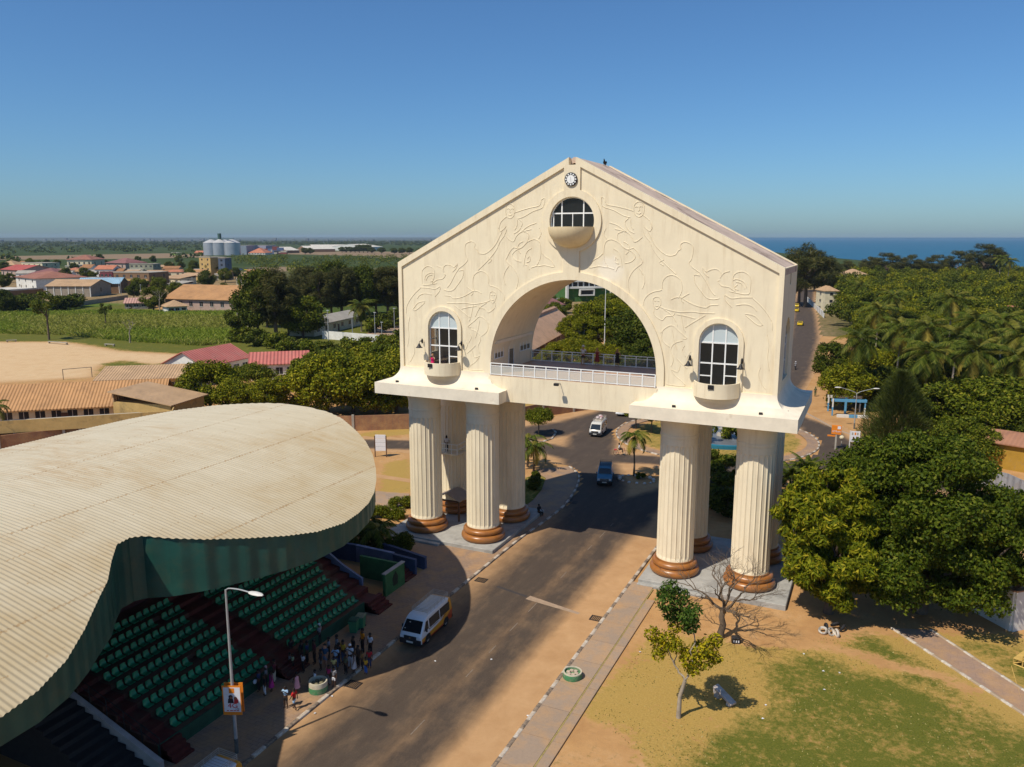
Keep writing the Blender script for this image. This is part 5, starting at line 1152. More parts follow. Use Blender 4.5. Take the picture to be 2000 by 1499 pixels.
def bike(px, rz, label, motor=False):
    g = G(*px); t = thing('motorcycle' if motor else 'bicycle', label, 'motorcycle' if motor else 'bicycle', (g.x, g.y, .02), rz)
    r = .31 if motor else .34; w_ = .055 if motor else .022
    for y in (-.62, .60):
        b = MB(); b.tube([(0, y+r*math.cos(a), r+w_+r*math.sin(a)) for a in np.linspace(0, 2*PI, 21)], w_, 6, False); wh = b.build('wheel', RUB, t, 60)
        b = MB()
        for k in range(6): a = k*PI/6; b.tube([(0, y-r*math.cos(a), r+w_-r*math.sin(a)), (0, y+r*math.cos(a), r+w_+r*math.sin(a))], .005 if not motor else .012, 4)
        b.build('spokes', CHR, wh)
    b = MB(); f = [((0, -.62, .36), (0, -.48, .95)), ((0, -.5, .86), (0, .05, .32)), ((0, -.5, .9), (0, .18, .82)), ((0, .05, .32), (0, .2, .9)), ((0, .05, .32), (0, .6, .36)), ((0, .6, .36), (0, .18, .82))]
    for a, c in f: b.tube([a, c], .03 if motor else .018, 6)
    b.build('frame', TRIM if motor else paint('bike_red', (.35, .02, .02)), t); b = MB(); b.tube([(-.3, -.42, 1.0), (0, -.5, .98), (.3, -.42, 1.0)], .016, 5); b.build('handlebar', TRIM, t); b = MB(); b.ell((0, .22, .92), (.09, .15, .045), 8, 6); b.build('saddle', TRIM, t, 50)
    if motor: b = MB(); b.ell((0, -.12, .82), (.15, .28, .14), 10, 7); b.ell((0, .0, .42), (.16, .22, .18), 8, 6); b.build('tank_and_engine', paint('motor_silver', (.45, .45, .47)), t, 50)
    else: b = MB(); b.bbox(-.14, .14, .5, .85, .72, .84, .03); b.build('carrier', paint('carrier_red', (.5, .03, .03)), t)
    return g
g = bike((1212, 890), 1.9, 'red framed bicycle ridden beside the roundabout kerb'); c_, s_ = math.cos(1.9), math.sin(1.9)
person((g.x-s_*.2, g.y+c_*.2, .42), 1.9, 'person in white shirt and dark trousers riding the bicycle', 1.72, 'sit', WH, BK)
g = bike((1553, 722), .1, 'silver motorcycle on the far road beside the arch wall', True); person((g.x, g.y+.2, .38), .1, 'person with white helmet riding the silver motorcycle', 1.74, 'sit', GY, BK, hair='hat', hairm=cloth(WH))
# ================================================================ buildings, walls, street things
def wallm(n, c, stain=(.22, .16, .10)): return M(n, c, .9, .14, .8, stain, (.55, .75))
def roofm(n, c, pitch=1.0, rust=None): return corrug(n, c, 0, pitch, rust or tuple(x*.6 for x in c), .7, .14, 0, .5, .25)
YW = wallm('ochre_wall', (.48, .32, .12), (.16, .12, .06)); CRW = wallm('cream_wall', (.62, .54, .36)); WHW = wallm('white_wall', (.68, .66, .60), (.36, .32, .27)); PKW = wallm('pink_wall', (.44, .31, .25)); GRW = wallm('grey_wall', (.30, .25, .19)); BRW = wallm('brown_wall', (.22, .13, .07)); MRW = wallm('maroon_wall', (.24, .06, .07)); BLW = wallm('slate_wall', (.10, .13, .18))
RBR = roofm('brown_roof', (.44, .225, .085), .48); RTN = roofm('tan_roof', (.46, .29, .15), .5); RRD = roofm('red_roof', (.40, .07, .05), .8, (.30, .12, .09)); RBRD = roofm('brick_red_roof', (.31, .125, .075), .8); RMV = roofm('mauve_roof', (.25, .10, .085), .8); RGY = roofm('grey_roof', (.38, .34, .28), .8); RBL = roofm('blue_roof', (.27, .42, .52), .9); RRU = roofm('rust_roof', (.34, .16, .06), .7, (.16, .06, .02)); RWH = roofm('pale_roof', (.62, .57, .48), 1.0); RPK = roofm('pink_red_roof', (.46, .13, .10), .7, (.42, .20, .15)); RSA = roofm('salmon_roof', (.50, .18, .09), .8)
WDK = M('window_dark', (.03, .03, .032), .25, .2, 1); CONC = M('concrete', (.36, .32, .26), .9, .15, 1); WHT = M('white_trim', (.66, .64, .58), .7, .08, 2)
def house(label, A, B, depth, h, roof, rm, wm, nwin=3, rise=2.0, over=.5, cat_='house', group=None, name='house', storeys=1, posts=None, door=True):
    A = Vector((A[0], A[1])); B = Vector((B[0], B[1])); u = (B-A).normalized(); v = Vector((-u.y, u.x)); mid = (A+B)/2
    if v.dot(mid-Vector((CX, CY))) < 0: v = -v
    L = (B-A).length; t = thing(name, label, cat_, (A.x, A.y, 0), math.atan2(u.y, u.x), group); sg = 1 if (v-Vector((-u.y, u.x))).length < .1 else -1
    W = lambda x, y, z: (x, y*sg, z)
    def bx(b, x0, x1, y0, y1, z0, z1): b.box(x0, x1, *sorted((y0*sg, y1*sg)), z0, z1)
    b = MB(); bx(b, 0, L, 0, depth, -.3, h)
    if roof == 'gable': b.add([W(0, 0, h), W(0, depth, h), W(0, depth/2, h+rise-.08), W(L, 0, h), W(L, depth, h), W(L, depth/2, h+rise-.08)], [(0, 1, 2), (5, 4, 3), (0, 2, 5, 3), (1, 4, 5, 2)])
    b.build('wall', wm, t)
    o = over; T = .14; b = MB()
    if roof == 'gable':
        e = h-rise*o/(depth/2); P = [(-o, -o, e), (L+o, -o, e), (L+o, depth/2, h+rise), (-o, depth/2, h+rise), (L+o, depth+o, e), (-o, depth+o, e)]
        b.add([W(*p) for p in P]+[W(p[0], p[1], p[2]+T) for p in P], [(6, 7, 8, 9), (9, 8, 10, 11), (3, 2, 1, 0), (5, 4, 2, 3), (0, 1, 7, 6), (4, 5, 11, 10), (0, 6, 9, 3), (3, 9, 11, 5), (1, 2, 8, 7), (2, 4, 10, 8)])
    elif roof == 'hip':
        k = min(depth, L)/2; P = [(-o, -o, h-.1), (L+o, -o, h-.1), (L+o, depth+o, h-.1), (-o, depth+o, h-.1)]; R = ([(k, depth/2, h+rise), (L-k, depth/2, h+rise)] if L > depth+.1 else [(L/2, k, h+rise), (L/2, depth-k+.01, h+rise)])
        V_ = [W(*p) for p in P]+[W(p[0], p[1], p[2]+T) for p in P]+[W(*p) for p in R]
        F_ = [(3, 2, 1, 0)]+[(i, (i+1) % 4, 4+(i+1) % 4, 4+i) for i in range(4)]+([(4, 5, 9, 8), (5, 6, 9), (6, 7, 8, 9), (7, 4, 8)] if L > depth+.1 else [(4, 5, 8), (5, 6, 9, 8), (6, 7, 9), (7, 4, 8, 9)])
        b.add(V_, F_)
    elif roof == 'shed':
        P = [(-o, -o, h-.05), (L+o, -o, h-.05), (L+o, depth+o, h+rise), (-o, depth+o, h+rise)]
        b.add([W(*p) for p in P]+[W(p[0], p[1], p[2]+T) for p in P], [(4, 5, 6, 7), (3, 2, 1, 0)]+[(i, (i+1) % 4, 4+(i+1) % 4, 4+i) for i in range(4)])
        bx(b, 0, L, depth-.2, depth, h-.05, h+rise-.05)
    else: bx(b, -o*.4, L+o*.4, -o*.4, depth+o*.4, h+.002, h+.25); bx(b, .0, L, -.02, .25, h+.25, h+.7)
    b.build('roof', rm, t)
    for s_ in range(storeys):
        z0 = h/storeys*s_+h/storeys*.35; z1 = h/storeys*s_+h/storeys*.75
        for k in range(nwin):
            c = L*(k+.5)/nwin; w_ = min(.75, L/nwin*.3)
            b = MB(); bx(b, c-w_, c+w_, -.03, .02, z0, z1); wn = b.build('window', WDK, t)
            if L < 60 and h < 12: b = MB(); bx(b, c-w_-.08, c+w_+.08, -.12, -.0, z0-.12, z0); bx(b, c-.03, c+.03, -.05, -.03, z0, z1); b.build('window_frame', WHT, wn)
        for k in range(max(1, nwin//2)):
            c = depth*(k+.5)/max(1, nwin//2); b = MB(); b.box(L-.02, L+.03, *sorted(((c-.6)*sg, (c+.6)*sg)), z0, z1); b.build('window', WDK, t)
    if door and nwin: b = MB(); c = L*(.5 if nwin % 2 == 0 else .25); bx(b, c-.5, c+.5, -.035, .01, -.05, min(2.1, h*.7)); b.build('door', DKW, t)
    if posts:
        for x in np.linspace(.1, L-.1, posts): b = MB(); bx(b, x-.18, x+.18, -.2, .0, -.1, h-.1); b.build('pilaster', WHT, t)
    return t, L, sg
house('long school building with an orange brown ribbed roof beyond the brick wall', G(-70, 800, 3.3), G(309, 783, 3.3), 10, 3.3, 'gable', RBR, CRW, 12, 2.5, 1.0, 'school')
t, L, sg = house('low yellow walled wing with stained parapet in front of the school', G(-70, 846, 2.6), G(336, 820, 2.6), 5.5, 2.6, 'flat', CONC, BRW, 0, name='school_wing', cat_='school'); b = MB(); b.box(-.2, L+.2, *sorted((-.6*sg, -.45*sg)), 2.3, 4.0); b.box(L+.05, L+.2, *sorted((-.45*sg, 5*sg)), 2.3, 4.0); b.build('parapet', YW, t)
for k in range(14): q = MB(); q.box(L*k/13-.15, L*k/13+.15, *sorted((-.44*sg, -.2*sg)), -.2, 2.3); q.build('pillar', CONC, t)
house('small hall with a pale brown roof at the goal end of the pitch', G(188, 744, 3.0), G(361, 738, 3.0), 8, 3.0, 'shed', RTN, YW, 4, 1.2)
house('ochre house with a pale lean-to roof beside the yellow wing', G(333, 792, 4.2), G(398, 772, 4.2), 10, 4.2, 'shed', RTN, YW, 0, 1.5, .5)
house('white walled building with a pinkish red gable roof behind yellow green trees', G(399, 715, 4.0), G(486, 697, 4.0), 10, 4.0, 'gable', RPK, WHW, 5, 2.4)
house('long building with pinkish red sheet roof running towards the arch', G(489, 712, 3.4), G(600, 708, 3.4), 9, 3.4, 'gable', RPK, WHW, 5, 1.7)
house('low cream classroom block with a grey roof beside the white yard wall', G(614, 658), G(704, 636), 8, 3.3, 'gable', RGY, CRW, 6, 1.6)
house('large hall with a broad orange brown roof beyond the reeds', G(324, 605), G(466, 609), 26, 4.6, 'gable', RBR, PKW, 7, 4.6, .9, 'hall')
house('small round looking pavilion with tan pyramid roof at the reed edge', G(328, 612), G(366, 610), 8, 2.4, 'hip', RTN, WHW, 3, 2.2, .8, 'pavilion')
house('low shed with a rusty sheet roof beside the tan pavilion', G(388, 606), G(428, 606), 7, 1.2, 'shed', RRU, BRW, 0, 1.3, .3, 'shed')
house('low pink roofed open hut at the left edge of the reeds', G(244, 605), G(289, 604), 9, 2.6, 'gable', roofm('dusty_pink_roof', (.45, .25, .19)), GRW, 3, 1.6, .5, 'hut')
house('warehouse with a pale blue sheet roof', G(152, 574), G(234, 573), 16, 5.0, 'gable', RBL, BRW, 0, 2.6, .6, 'warehouse', posts=4)
house('brown warehouse with tan roof and white pilasters', G(92, 580), G(178, 580), 20, 5.2, 'gable', RTN, GRW, 0, 2.6, .6, 'warehouse', posts=7)
house('two storey white house with a brown red hip roof', G(33, 563), G(72, 568), 26, 6.4, 'hip', RBRD, WHW, 3, 3.2, .8, storeys=2)
house('pale pink house with a bright red gable roof', G(4, 543), G(45, 545), 22, 6.0, 'gable', RRD, PKW, 5, 3.0, .8)
house('house with a wide dull maroon hip roof behind the white house', G(60, 549), G(112, 549), 20, 4.8, 'hip', RMV, PKW, 4, 3.4, .9)
house('large cream house with brown hip roof at the back of the town', G(132, 526), G(180, 526), 24, 8.5, 'hip', RBRD, CRW, 5, 4.2, .9)
house('house with dark red hip roof near the middle back of the town', G(208, 527), G(246, 528), 22, 6, 'hip', RMV, PKW, 3, 4.2, .9)
house('flat roofed cream house left at the back of the town', G(43, 530), G(84, 531), 16, 7.0, 'flat', CONC, CRW, 4, storeys=2)
house('tan hip roofed house at the left picture edge', G(-6, 531), G(30, 531), 18, 5.5, 'hip', RTN, YW, 3, 3.6)
house('house with salmon gable roof in the town', G(186, 541), G(221, 541), 14, 5.5, 'gable', RSA, WHW, 3, 2.6)
house('tall narrow white gabled house', G(158, 540), G(178, 540), 12, 6.0, 'gable', RRU, WHW, 1, 2.4)
house('flat roofed unfinished grey block with square dark openings', G(120, 559), G(178, 559), 12, 4.5, 'flat', CONC, GRW, 4)
house('maroon two storey house with flat roof', G(197, 557), G(221, 557), 12, 7.5, 'flat', RMV, MRW, 3, storeys=2)
t, L, sg = house('brown two storey block with balconies and dishes', G(224, 562), G(293, 563), 18, 8.5, 'flat', CONC, BRW, 5, storeys=2, cat_='apartment block', name='apartment_block'); b = MB(); b.box(0, L, *sorted((-1.6*sg, -.02*sg)), 4.0, 4.3); b.box(0, L, *sorted((-1.6*sg, -1.45*sg)), 4.3, 5.2); b.build('balcony', YW, t)
house('long grey green flat block behind the brown balcony block', G(254, 535), G(300, 535), 14, 7.5, 'flat', CONC, wallm('sage_wall', (.28, .28, .20)), 5, storeys=2)
house('low house with tan roof left of the tall yellow tower', G(312, 556), G(352, 557), 14, 3.8, 'shed', RTN, CRW, 3, 1.4); house('low rust roofed house behind the tan house', G(318, 541), G(352, 541), 12, 3.6, 'gable', RRU, WHW, 3, 1.5); house('white walled shack with grey roof by the dark tree', G(330, 566), G(352, 567), 9, 3.2, 'shed', RGY, WHW, 2, 1.2); house('small tan roofed house below the yellow tower', G(352, 548), G(388, 550), 12, 3.5, 'gable', RTN, YW, 3, 1.4)
house('small cyan house among the far roofs', G(307, 531), G(318, 531), 9, 4, 'flat', CONC, wallm('cyan_wall', (.30, .50, .52)), 1)
a_, b_ = G(391, 540), G(413, 541); h_ = ZAT(a_, 503); house('tall yellow concrete tower block with small dark windows', a_, b_, 14, h_, 'flat', CONC, YW, 2, storeys=4, cat_='tower', name='tower_block', door=False)
a_, b_ = G(428, 541), G(441, 541); house('dark slate tower next to the yellow tower', a_, b_, 14, h_*.96, 'flat', CONC, BLW, 1, storeys=4, cat_='tower', name='tower_block', door=False)
house('cream flat house with a dark veranda by the dark trees', G(462, 565), G(519, 564), 14, 5, 'flat', CONC, CRW, 4)
house('long low white roofed store at the left town edge', G(-20, 584), G(86, 576), 24, 3.0, 'flat', RWH, BRW, 0, name='store', cat_='store')
rd = random.Random(8); TOWN = [('rusty', RRU, GRW), ('tan', RTN, YW), ('grey', RGY, WHW), ('pale', RWH, CRW), ('salmon', RSA, CRW), ('brown', RBR, PKW)]
for k in range(46):
    px, py = rd.uniform(-4, 385), rd.uniform(518, 566)
    if py > 548 and px < 240: py -= 24
    if rd.random() < .25: px, py = rd.uniform(395, 520), rd.uniform(540, 558)
    c, rm_, wm_ = TOWN[k % 6]; a_ = G(px, py); wd_ = rd.uniform(7, 13); b_ = a_+Vector((math.cos(.5+rd.uniform(-.3, .3)), math.sin(.5), 0))*wd_
    house('small town house with a %s roof among the far houses' % c, a_, b_, rd.uniform(7, 11), rd.uniform(2.8, 4.6), ('gable', 'shed', 'gable', 'flat', 'hip', 'gable')[k % 6], rm_, wm_, 2, rd.uniform(1.0, 1.8), .4, 'house', 'small far town houses', 'town_house', door=False)
# silos and the port
SIL = M('silo_steel', (.42, .44, .46), .35, .12, .12, metal=.5); SILR = M('silo_roof', (.55, .53, .50), .5, .08, .3, metal=.2)
for i, (px, w_, nm) in enumerate(((414, 14, 'first'), (431, 15, 'second'), (441, 13, 'third'), (454, 15, 'fourth'))):
    g = G(px, 499 if i != 2 else 497.6); k = (g-Vector((CX, CY, CZ))).length/FPX; r = w_*k; hh = ZAT(g, 474.5); t = thing('grain_silo', '%s steel grain silo from the left in the row of four' % nm, 'silo', g, 0, 'grain silos')
    b = MB(); b.lathe([(r, 0), (r, hh)], (0, 0), 32); b.build('tank', SIL, t, 40); b = MB(); b.lathe([(r*1.02, hh), (r*.15, hh+r*.42), (.01, hh+r*.42)], (0, 0), 32); b.build('roof', SILR, t, 40)
    if i == 1: b = MB(); b.box(-2, 2, -2, 2, hh+r*.42, hh+r*.42+9); b.box(-r*1.6, r*2.2, -1, 1, hh+r*.40, hh+r*.48); b.build('elevator_head', M('dark_green_steel', (.04, .09, .07), .6, .2, .2), t)
def far_box(label, p0, p1, top, depth, roof, rm, wm, name='warehouse', cat_='warehouse', n=0, rise=3.0): A, B = G(*p0), G(*p1); return house(label, A, B, depth, max(3, ZAT(A, top)-rise*(roof != 'flat')), roof, rm, wm, n, rise, .3, cat_, None, name, door=False)
far_box('grey blue warehouse beside the silos', (464, 498), (482, 498), 480, 60, 'flat', RGY, wallm('blue_grey_wall', (.26, .31, .36))); far_box('white port office with red hip roof', (485, 498), (518, 498), 489, 40, 'hip', RSA, WHW, 'port_office', 'office', 6, 8); far_box('pale grey warehouse behind the port office', (488, 496.5), (520, 496.5), 480, 60, 'flat', RGY, wallm('lilac_wall', (.36, .36, .42)))
CONT = [M('container_%s' % c, v, .7, .2, .1) for c, v in (('blue', (.10, .14, .25)), ('red', (.22, .06, .05)), ('cream', (.45, .40, .32)), ('black', (.05, .05, .06)))]
for i, (x, y, c) in enumerate(((524, 486, 0), (530, 486, 3), (536, 488, 1), (542, 490, 2), (548, 484, 3), (555, 490, 1), (539, 482, 0), (551, 492, 1))):
    g = G(x, 496.5); hh = ZAT(g, y); t = thing('container_stack', '%s container stack, %d from the left in the port' % (('blue', 'red', 'cream', 'black')[c], i+1), 'containers', (g.x, g.y, 0), .5, 'stacked containers'); MB().box(-5, 5, -4, 4, 0, hh*.5-.1).build('lower_container', CONT[c], t); MB().box(-5, 5, -4, 4, hh*.5+.1, hh).build('upper_container', CONT[(c+1) % 4], t)
far_box('long low cream shed with curved looking roof in the distance', (560, 495), (585, 494.5), 483, 50, 'gable', RWH, BRW, rise=6); far_box('long pale roofed distant shed left of the dark trees', (598, 493), (655, 492.5), 481, 70, 'gable', RWH, BRW, rise=6); far_box('longest pale distant shed behind the dark trees', (610, 489), (700, 488.5), 478.5, 70, 'gable', RWH, BRW, rise=5); far_box('pale distant shed right of the dark trees', (718, 490), (748, 489), 477.5, 90, 'gable', RWH, WHW, rise=6)
far_box('small lime green hut on the far mud strip', (335, 499), (345, 499), 494.5, 20, 'flat', RWH, wallm('lime_wall', (.30, .42, .12)), 'hut', 'hut'); far_box('small red roofed hut on the far mud strip', (380, 497.5), (396, 497.5), 493, 20, 'gable', RSA, BRW, 'hut', 'hut', rise=3)
b = MB(); rd = random.Random(5)
for k in range(120):
    a = math.radians(rd.uniform(-60, -30)); d = rd.uniform(5500, 9000); x, y = CX+d*math.sin(a), CY+d*math.cos(a); s_ = rd.uniform(8, 26); b.box(x-s_, x+s_, y-8, y+8, -1, rd.uniform(4, 12 if k % 9 else 22))
stuff(b.build('distant_town', M('distant_plaster', (.13, .14, .14), .9, .3, .003)))
# parked cars in the yard behind the tower
pc = None
for i, (px, c) in enumerate((((446, 527.5), (.05, .05, .06)), ((453, 528), (.10, .12, .2)), ((461, 527), (.05, .05, .06)), ((470, 528), (.05, .07, .16)), ((482, 528.5), (.62, .46, .03)), ((492, 528), (.6, .58, .5)), ((502, 528.5), (.6, .6, .6)), ((511, 527.5), (.10, .10, .13)))):
    g = G(*px); t = thing('parked_car', '%s car parked in the far yard beyond the dark trees, %d along the row' % (('black', 'grey blue', 'charcoal', 'navy', 'yellow', 'cream', 'white', 'dark grey')[i], i+1), 'car', (g.x, g.y, 0), .4+i*.3, 'cars parked in the far yard')
    pm = M('far_car_paint', c, .4, .05, 1); b, hw = body_mb([(-2.1, .3), (-2.15, .7), (-.9, .95), (2.1, .95), (2.1, .3)], .85, 1.0, 0, .08); b.build('body', pm, t, 35); b, hw2 = body_mb([(-1.0, .9), (-.35, 1.5), (1.2, 1.5), (1.7, .92)], .8, .9, .15, .06); b.build('cabin', CGL, t, 35)
# field walls and fences
def wall_run(name, label, pts, h, m, cap=None, pil=None, th=.2, cat_='wall', pm=None, z0=-.1):
    t = thing(name, label, cat_); P = [Vector((p[0], p[1])) for p in pts]
    b = MB(); c = MB()
    for a, q in zip(P[:-1], P[1:]):
        d = (q-a).normalized(); n_ = (-d.y, d.x); b.obox((a+q)/2, d, n_, (q-a).length/2, th/2, z0, h)
        if cap: c.obox((a+q)/2, d, n_, (q-a).length/2+.05, th/2+.06, h, h+.1)
        if pil:
            k = max(1, int((q-a).length/pil))
            for i in range(k): p = a.lerp(q, i/k); r = MB(); r.obox(p, d, n_, .18, th/2+.1, z0, h+.15); r.build('pillar', pm or CONC, t)
    b.build('wall_panel', m, t)
    if cap: c.build('coping', cap, t)
    return t
BRK = slab_mat('red_brick', (.30, .14, .07), (.22, .13, .08), .25)
wall_run('brick_wall', 'long red brick wall with grey pillars behind the grandstand', [G(-60, 893), G(0, 884), G(150, 866), G(330, 846), G(520, 842)], 2.3, BRK, None, 4.6)
wall_run('brick_wall', 'shaded brick wall under the yellow green trees left of the columns', [G(600, 842), G(690, 842), G(800, 838)], 2.3, BRK, None, 4.6)
wall_run('brick_wall', 'brick wall seen between the columns beyond the roundabout', [G(1010, 824), G(1060, 814), G(1120, 805), G(1210, 792)], 2.2, BRK, None, 4.6)
wall_run('yard_wall', 'white yard wall with faded paint beside the paved yard', [G(630, 662), G(742, 671)], 2.3, WHW, None, None, .2)
wall_run('field_wall', 'low grey wall along the far edge of the reeds', [G(115, 603), G(160, 597), G(250, 584)], 1.8, GRW)
wall_run('white_fence', 'white fence wall along the far sandy road', [G(1574, 587), G(1588, 600), G(1609, 621)], 2.0, WHW, None, 7, .2, 'fence')
wall_run('garden_wall', 'tall white garden wall in tree shade at the right picture edge', [G(1880, 1175), G(1903, 1194), G(1974, 1233), G(2030, 1222)], 3.1, WHW, BRK, None, .3)
wall_run('metal_fence', 'pale grey metal sheet fence curving at the right picture edge', [G(1885, 938), G(1905, 944), G(1930, 952), G(1965, 960), G(2000, 977), G(2040, 1000)], 2.1, corrug('fence_sheet', (.30, .30, .31), 0, .5, (.25, .2, .17)), None, None, .08, 'fence', WHT)
t, L, sg = house('yellow walled building with terracotta roof at the right picture edge', G(1925, 911), G(2060, 934), 7, 3.3, 'gable', roofm('terracotta_roof', (.38, .18, .10)), wallm('mustard_wall', (.38, .22, .03)), 0, .8)
u_ = (G(2060, 934)-G(1925, 911)).normalized()
for bd_, z, s_, k in (('n', 1.9, 1.5, 4.55), ('go', 1.0, 1.1, 4.75)): text('lettering', bd_, s_, BLACK, t, (k, -.03*sg, z), (PI/2, 0, 0), .01)
house('red brown roofed house among the palms at the right picture edge', G(1952, 640), G(2020, 645), 14, 4, 'gable', roofm('rusty_red_roof', (.36, .14, .08)), CRW, 3, 2.5)
a_ = G(1592, 606); house('tall cream house behind the white fence', a_, G(1609, 610), 5, ZAT(a_, 566), 'hip', RTN, CRW, 1, 1.8, .5, storeys=3)
house('brown roofed house hidden in the far green grove', G(1655, 560), G(1692, 560), 14, 7, 'hip', RTN, CRW, 2, 3)
# seen through the arch
t, L, sg = house('market hall with a wide sloping pale orange roof seen through the arch', G(985, 712, 3.6), G(1120, 638, 3.6), 5, 3.6, 'shed', roofm('pale_orange_roof', (.60, .36, .21), .6), BRW, 0, 5.5, .8, 'hall', posts=13)
house('grey tiled roof behind the orange roof through the arch', G(1046, 632), G(1100, 622), 16, 5, 'gable', RMV, WHW, 2, 3.2); far_box('low white roofed store seen at the top of the arch', (1040, 603), (1095, 600), 592, 14, 'flat', RWH, WHW, 'store', 'store')
A, B = G(1106, 590), G(1192, 588); hh = ZAT(A, 536); t, L, sg = house('white framed grandstand building with green panels seen through the arch', A, B, 18, hh, 'flat', WHT, wallm('green_panel_wall', (.05, .13, .03)), 0, name='office_block', cat_='building', door=False)
b = MB()
for x in (0, L): b.box(x-.5, x+.5, *sorted((-1.6*sg, -.02*sg)), 0, hh)
for z in (hh*.48, hh*.72): b.box(0, L, *sorted((-1.2*sg, -.02*sg)), z, z+.9)
for k in range(1, 8): b.box(L*k/8-.25, L*k/8+.25, *sorted((-.6*sg, -.02*sg)), hh*.54, hh)
b.box(L*.27, L*.6, *sorted((-2.2*sg, -.03*sg)), hh*.22, hh*.26); b.box(L*.27, L*.6, *sorted((-2.2*sg, -.03*sg)), hh*.42, hh*.46); b.box(L*.27, L*.29, *sorted((-2.2*sg, -.03*sg)), hh*.26, hh*.42); b.box(L*.58, L*.6, *sorted((-2.2*sg, -.03*sg)), hh*.26, hh*.42); b.build('white_frame', WHT, t)
for k in range(8): q = MB(); q.box(L*k/8+.3, L*(k+1)/8-.3, *sorted((-.06*sg, -.0*sg)), hh*.56, hh*.71); q.build('window', WDK, t); q = MB(); q.box(L*k/8+.3, L*(k+1)/8-.3, *sorted((-.06*sg, -.0*sg)), hh*.79, hh*.95); q.build('red_panel', MRW, t)
q = MB(); q.box(L*.3, L*.57, *sorted((-.8*sg, 0)), hh*.27, hh*.41); q.build('window', WDK, t)
g = G(1180, 706); hh = ZAT(g, 556); t = thing('flagpole', 'tall bare flagpole seen through the arch', 'flagpole', g); b = MB(); b.tube([(0, 0, 0), (0, 0, hh)], [.16, .07], 8); b.build('pole', WHT, t); MB().box(-.6, .6, -.6, .6, -.05, .5).build('pole_base', CONC, t)
# fountain on the roundabout
TQ = M('turquoise_paint', (.02, .15, .22), .5, .12, 1.5)
t = thing('fountain', 'turquoise edged round fountain basin on the roundabout lawn', 'fountain', (4.2, 51.5, 0)); b = MB(); b.lathe([(6.6, -.05), (6.6, .5), (6.2, .55), (6.1, .4)], (0, 0), 48); b.build('basin_wall', TQ, t, 40); b = MB(); b.lathe([(6.15, .42), (.01, .42)], (0, 0), 48); b.build('basin_floor', M('basin_floor', (.14, .15, .16), .4, .25, .6), t); b = MB(); b.lathe([(.9, .4), (.8, .7), (.3, .8), (.25, 1.2), (.6, 1.4), (.55, 1.45), (.01, 1.4)], (0, 0), 24); b.build('centre_bowl', CONC, t, 40)
# right hand street things
g = G(1668, 838); street_lamp((g.x, g.y, 0), .25, 'grey double armed street lamp by the blue and white shelter', ZAT(g, 768), True)
g = G(1625, 812); BLP = M('sky_blue_paint', (.10, .30, .48), .6, .1, 3); t = thing('shelter', 'small open shelter of blue and white posts by the sandy road', 'shelter', (g.x, g.y, 0), .25)
for i, (x, y) in enumerate(((0, 0), (5.0, .3), (0, 3.4), (5.0, 3.6))):
    q = MB(); q.box(x-.1, x+.1, y-.1, y+.1, 0, 1.4); q.build('post', WHT if i % 2 else BLP, t); q = MB(); q.box(x-.098, x+.098, y-.098, y+.098, 1.4, 2.8); q.build('post', BLP if i % 2 else WHT, t)
q = MB(); q.box(-.2, 5.2, .1, .3, 2.3, 2.75); q.build('beam', BLP, t); q = MB(); q.box(-.2, 5.2, 3.3, 3.5, 2.3, 2.75); q.build('beam', WHT, t); q = MB(); q.box(2.2, 2.5, 1.6, 1.9, 0, 2.7); q.build('post', BLP, t); q = MB(); q.box(.5, 2.3, -1.3, -.9, 0, .45); q.build('bench_block', WHT, t); q = MB(); q.box(2.3, 3.6, -1.3, -.9, 0, .45); q.build('bench_block', BLP, t); q = MB(); q.box(3.6, 5.2, -1.3, -.9, 0, .45); q.build('bench_block', WHT, t)
g = G(1631, 878); hh = ZAT(g, 831); t = thing('bank_sign', 'square orange GTBank sign on a post by the sandy junction', 'sign', (g.x, g.y, 0), .12); k = hh-1.25
q = MB(); q.box(-.1, .1, -.1, .1, 0, k+.1); q.build('post', CONC, t); MB().bbox(-.62, .62, -.14, .14, k, hh, .02).build('sign_box', PO, t); MB().box(.12, .52, -.15, -.138, hh-.5, hh-.1).build('white_square', PW, t); text('lettering', 'GTBank', .33, PW, t, (0, -.16, k+.42), (PI/2, 0, 0), .004); MB().box(-1.1, -.1, -.05, .05, k-.34, k-.14).build('arrow_board', PO, t)
g = G(1667, 884); hh = ZAT(g, 842); t = thing('notice_sign', 'white sign with red and dark marks on two posts by the junction', 'sign', (g.x, g.y, 0), .2)
for x in (-.6, .6): q = MB(); q.box(x-.05, x+.05, -.05, .05, 0, hh); q.build('post', WHT, t)
MB().box(-.55, .55, -.03, .03, hh-1.5, hh-.05).build('sign_board', PW, t)
for x, z, m in ((-.3, hh-.4, CONC), (.05, hh-.4, PO), (.35, hh-.4, CONC), (-.15, hh-1.0, DKW), (.25, hh-.95, DKW)): MB().box(x-.1, x+.1, -.04, -.03, z-.18, z+.18).build('mark', m, t)
g = G(1643, 872); t = thing('globe_lamp', 'short post with a round cream globe beside the orange sign', 'lamp', g); q = MB(); q.tube([(0, 0, 0), (0, 0, 1.0)], .06, 6); q.build('post', CONC, t); q = MB(); q.ell((0, 0, 1.25), (.32, .32, .3), 14, 9); q.build('globe', CRW, t, 60)
g = G(744, 893); t = thing('notice_board', 'white notice board with four panels on two brown posts left of the columns', 'sign', (g.x, g.y, 0), .4); hh = ZAT(g, 849)
for x in (-.75, .75): q = MB(); q.box(x-.06, x+.06, -.05, .05, 0, hh-.2); q.build('post', DKW, t)
for k in range(4): q = MB(); z = hh-.55-k*.55; q.bbox(-.69, .69, -.04, .04, z, z+.5, .02); q.build('panel', PW, t)
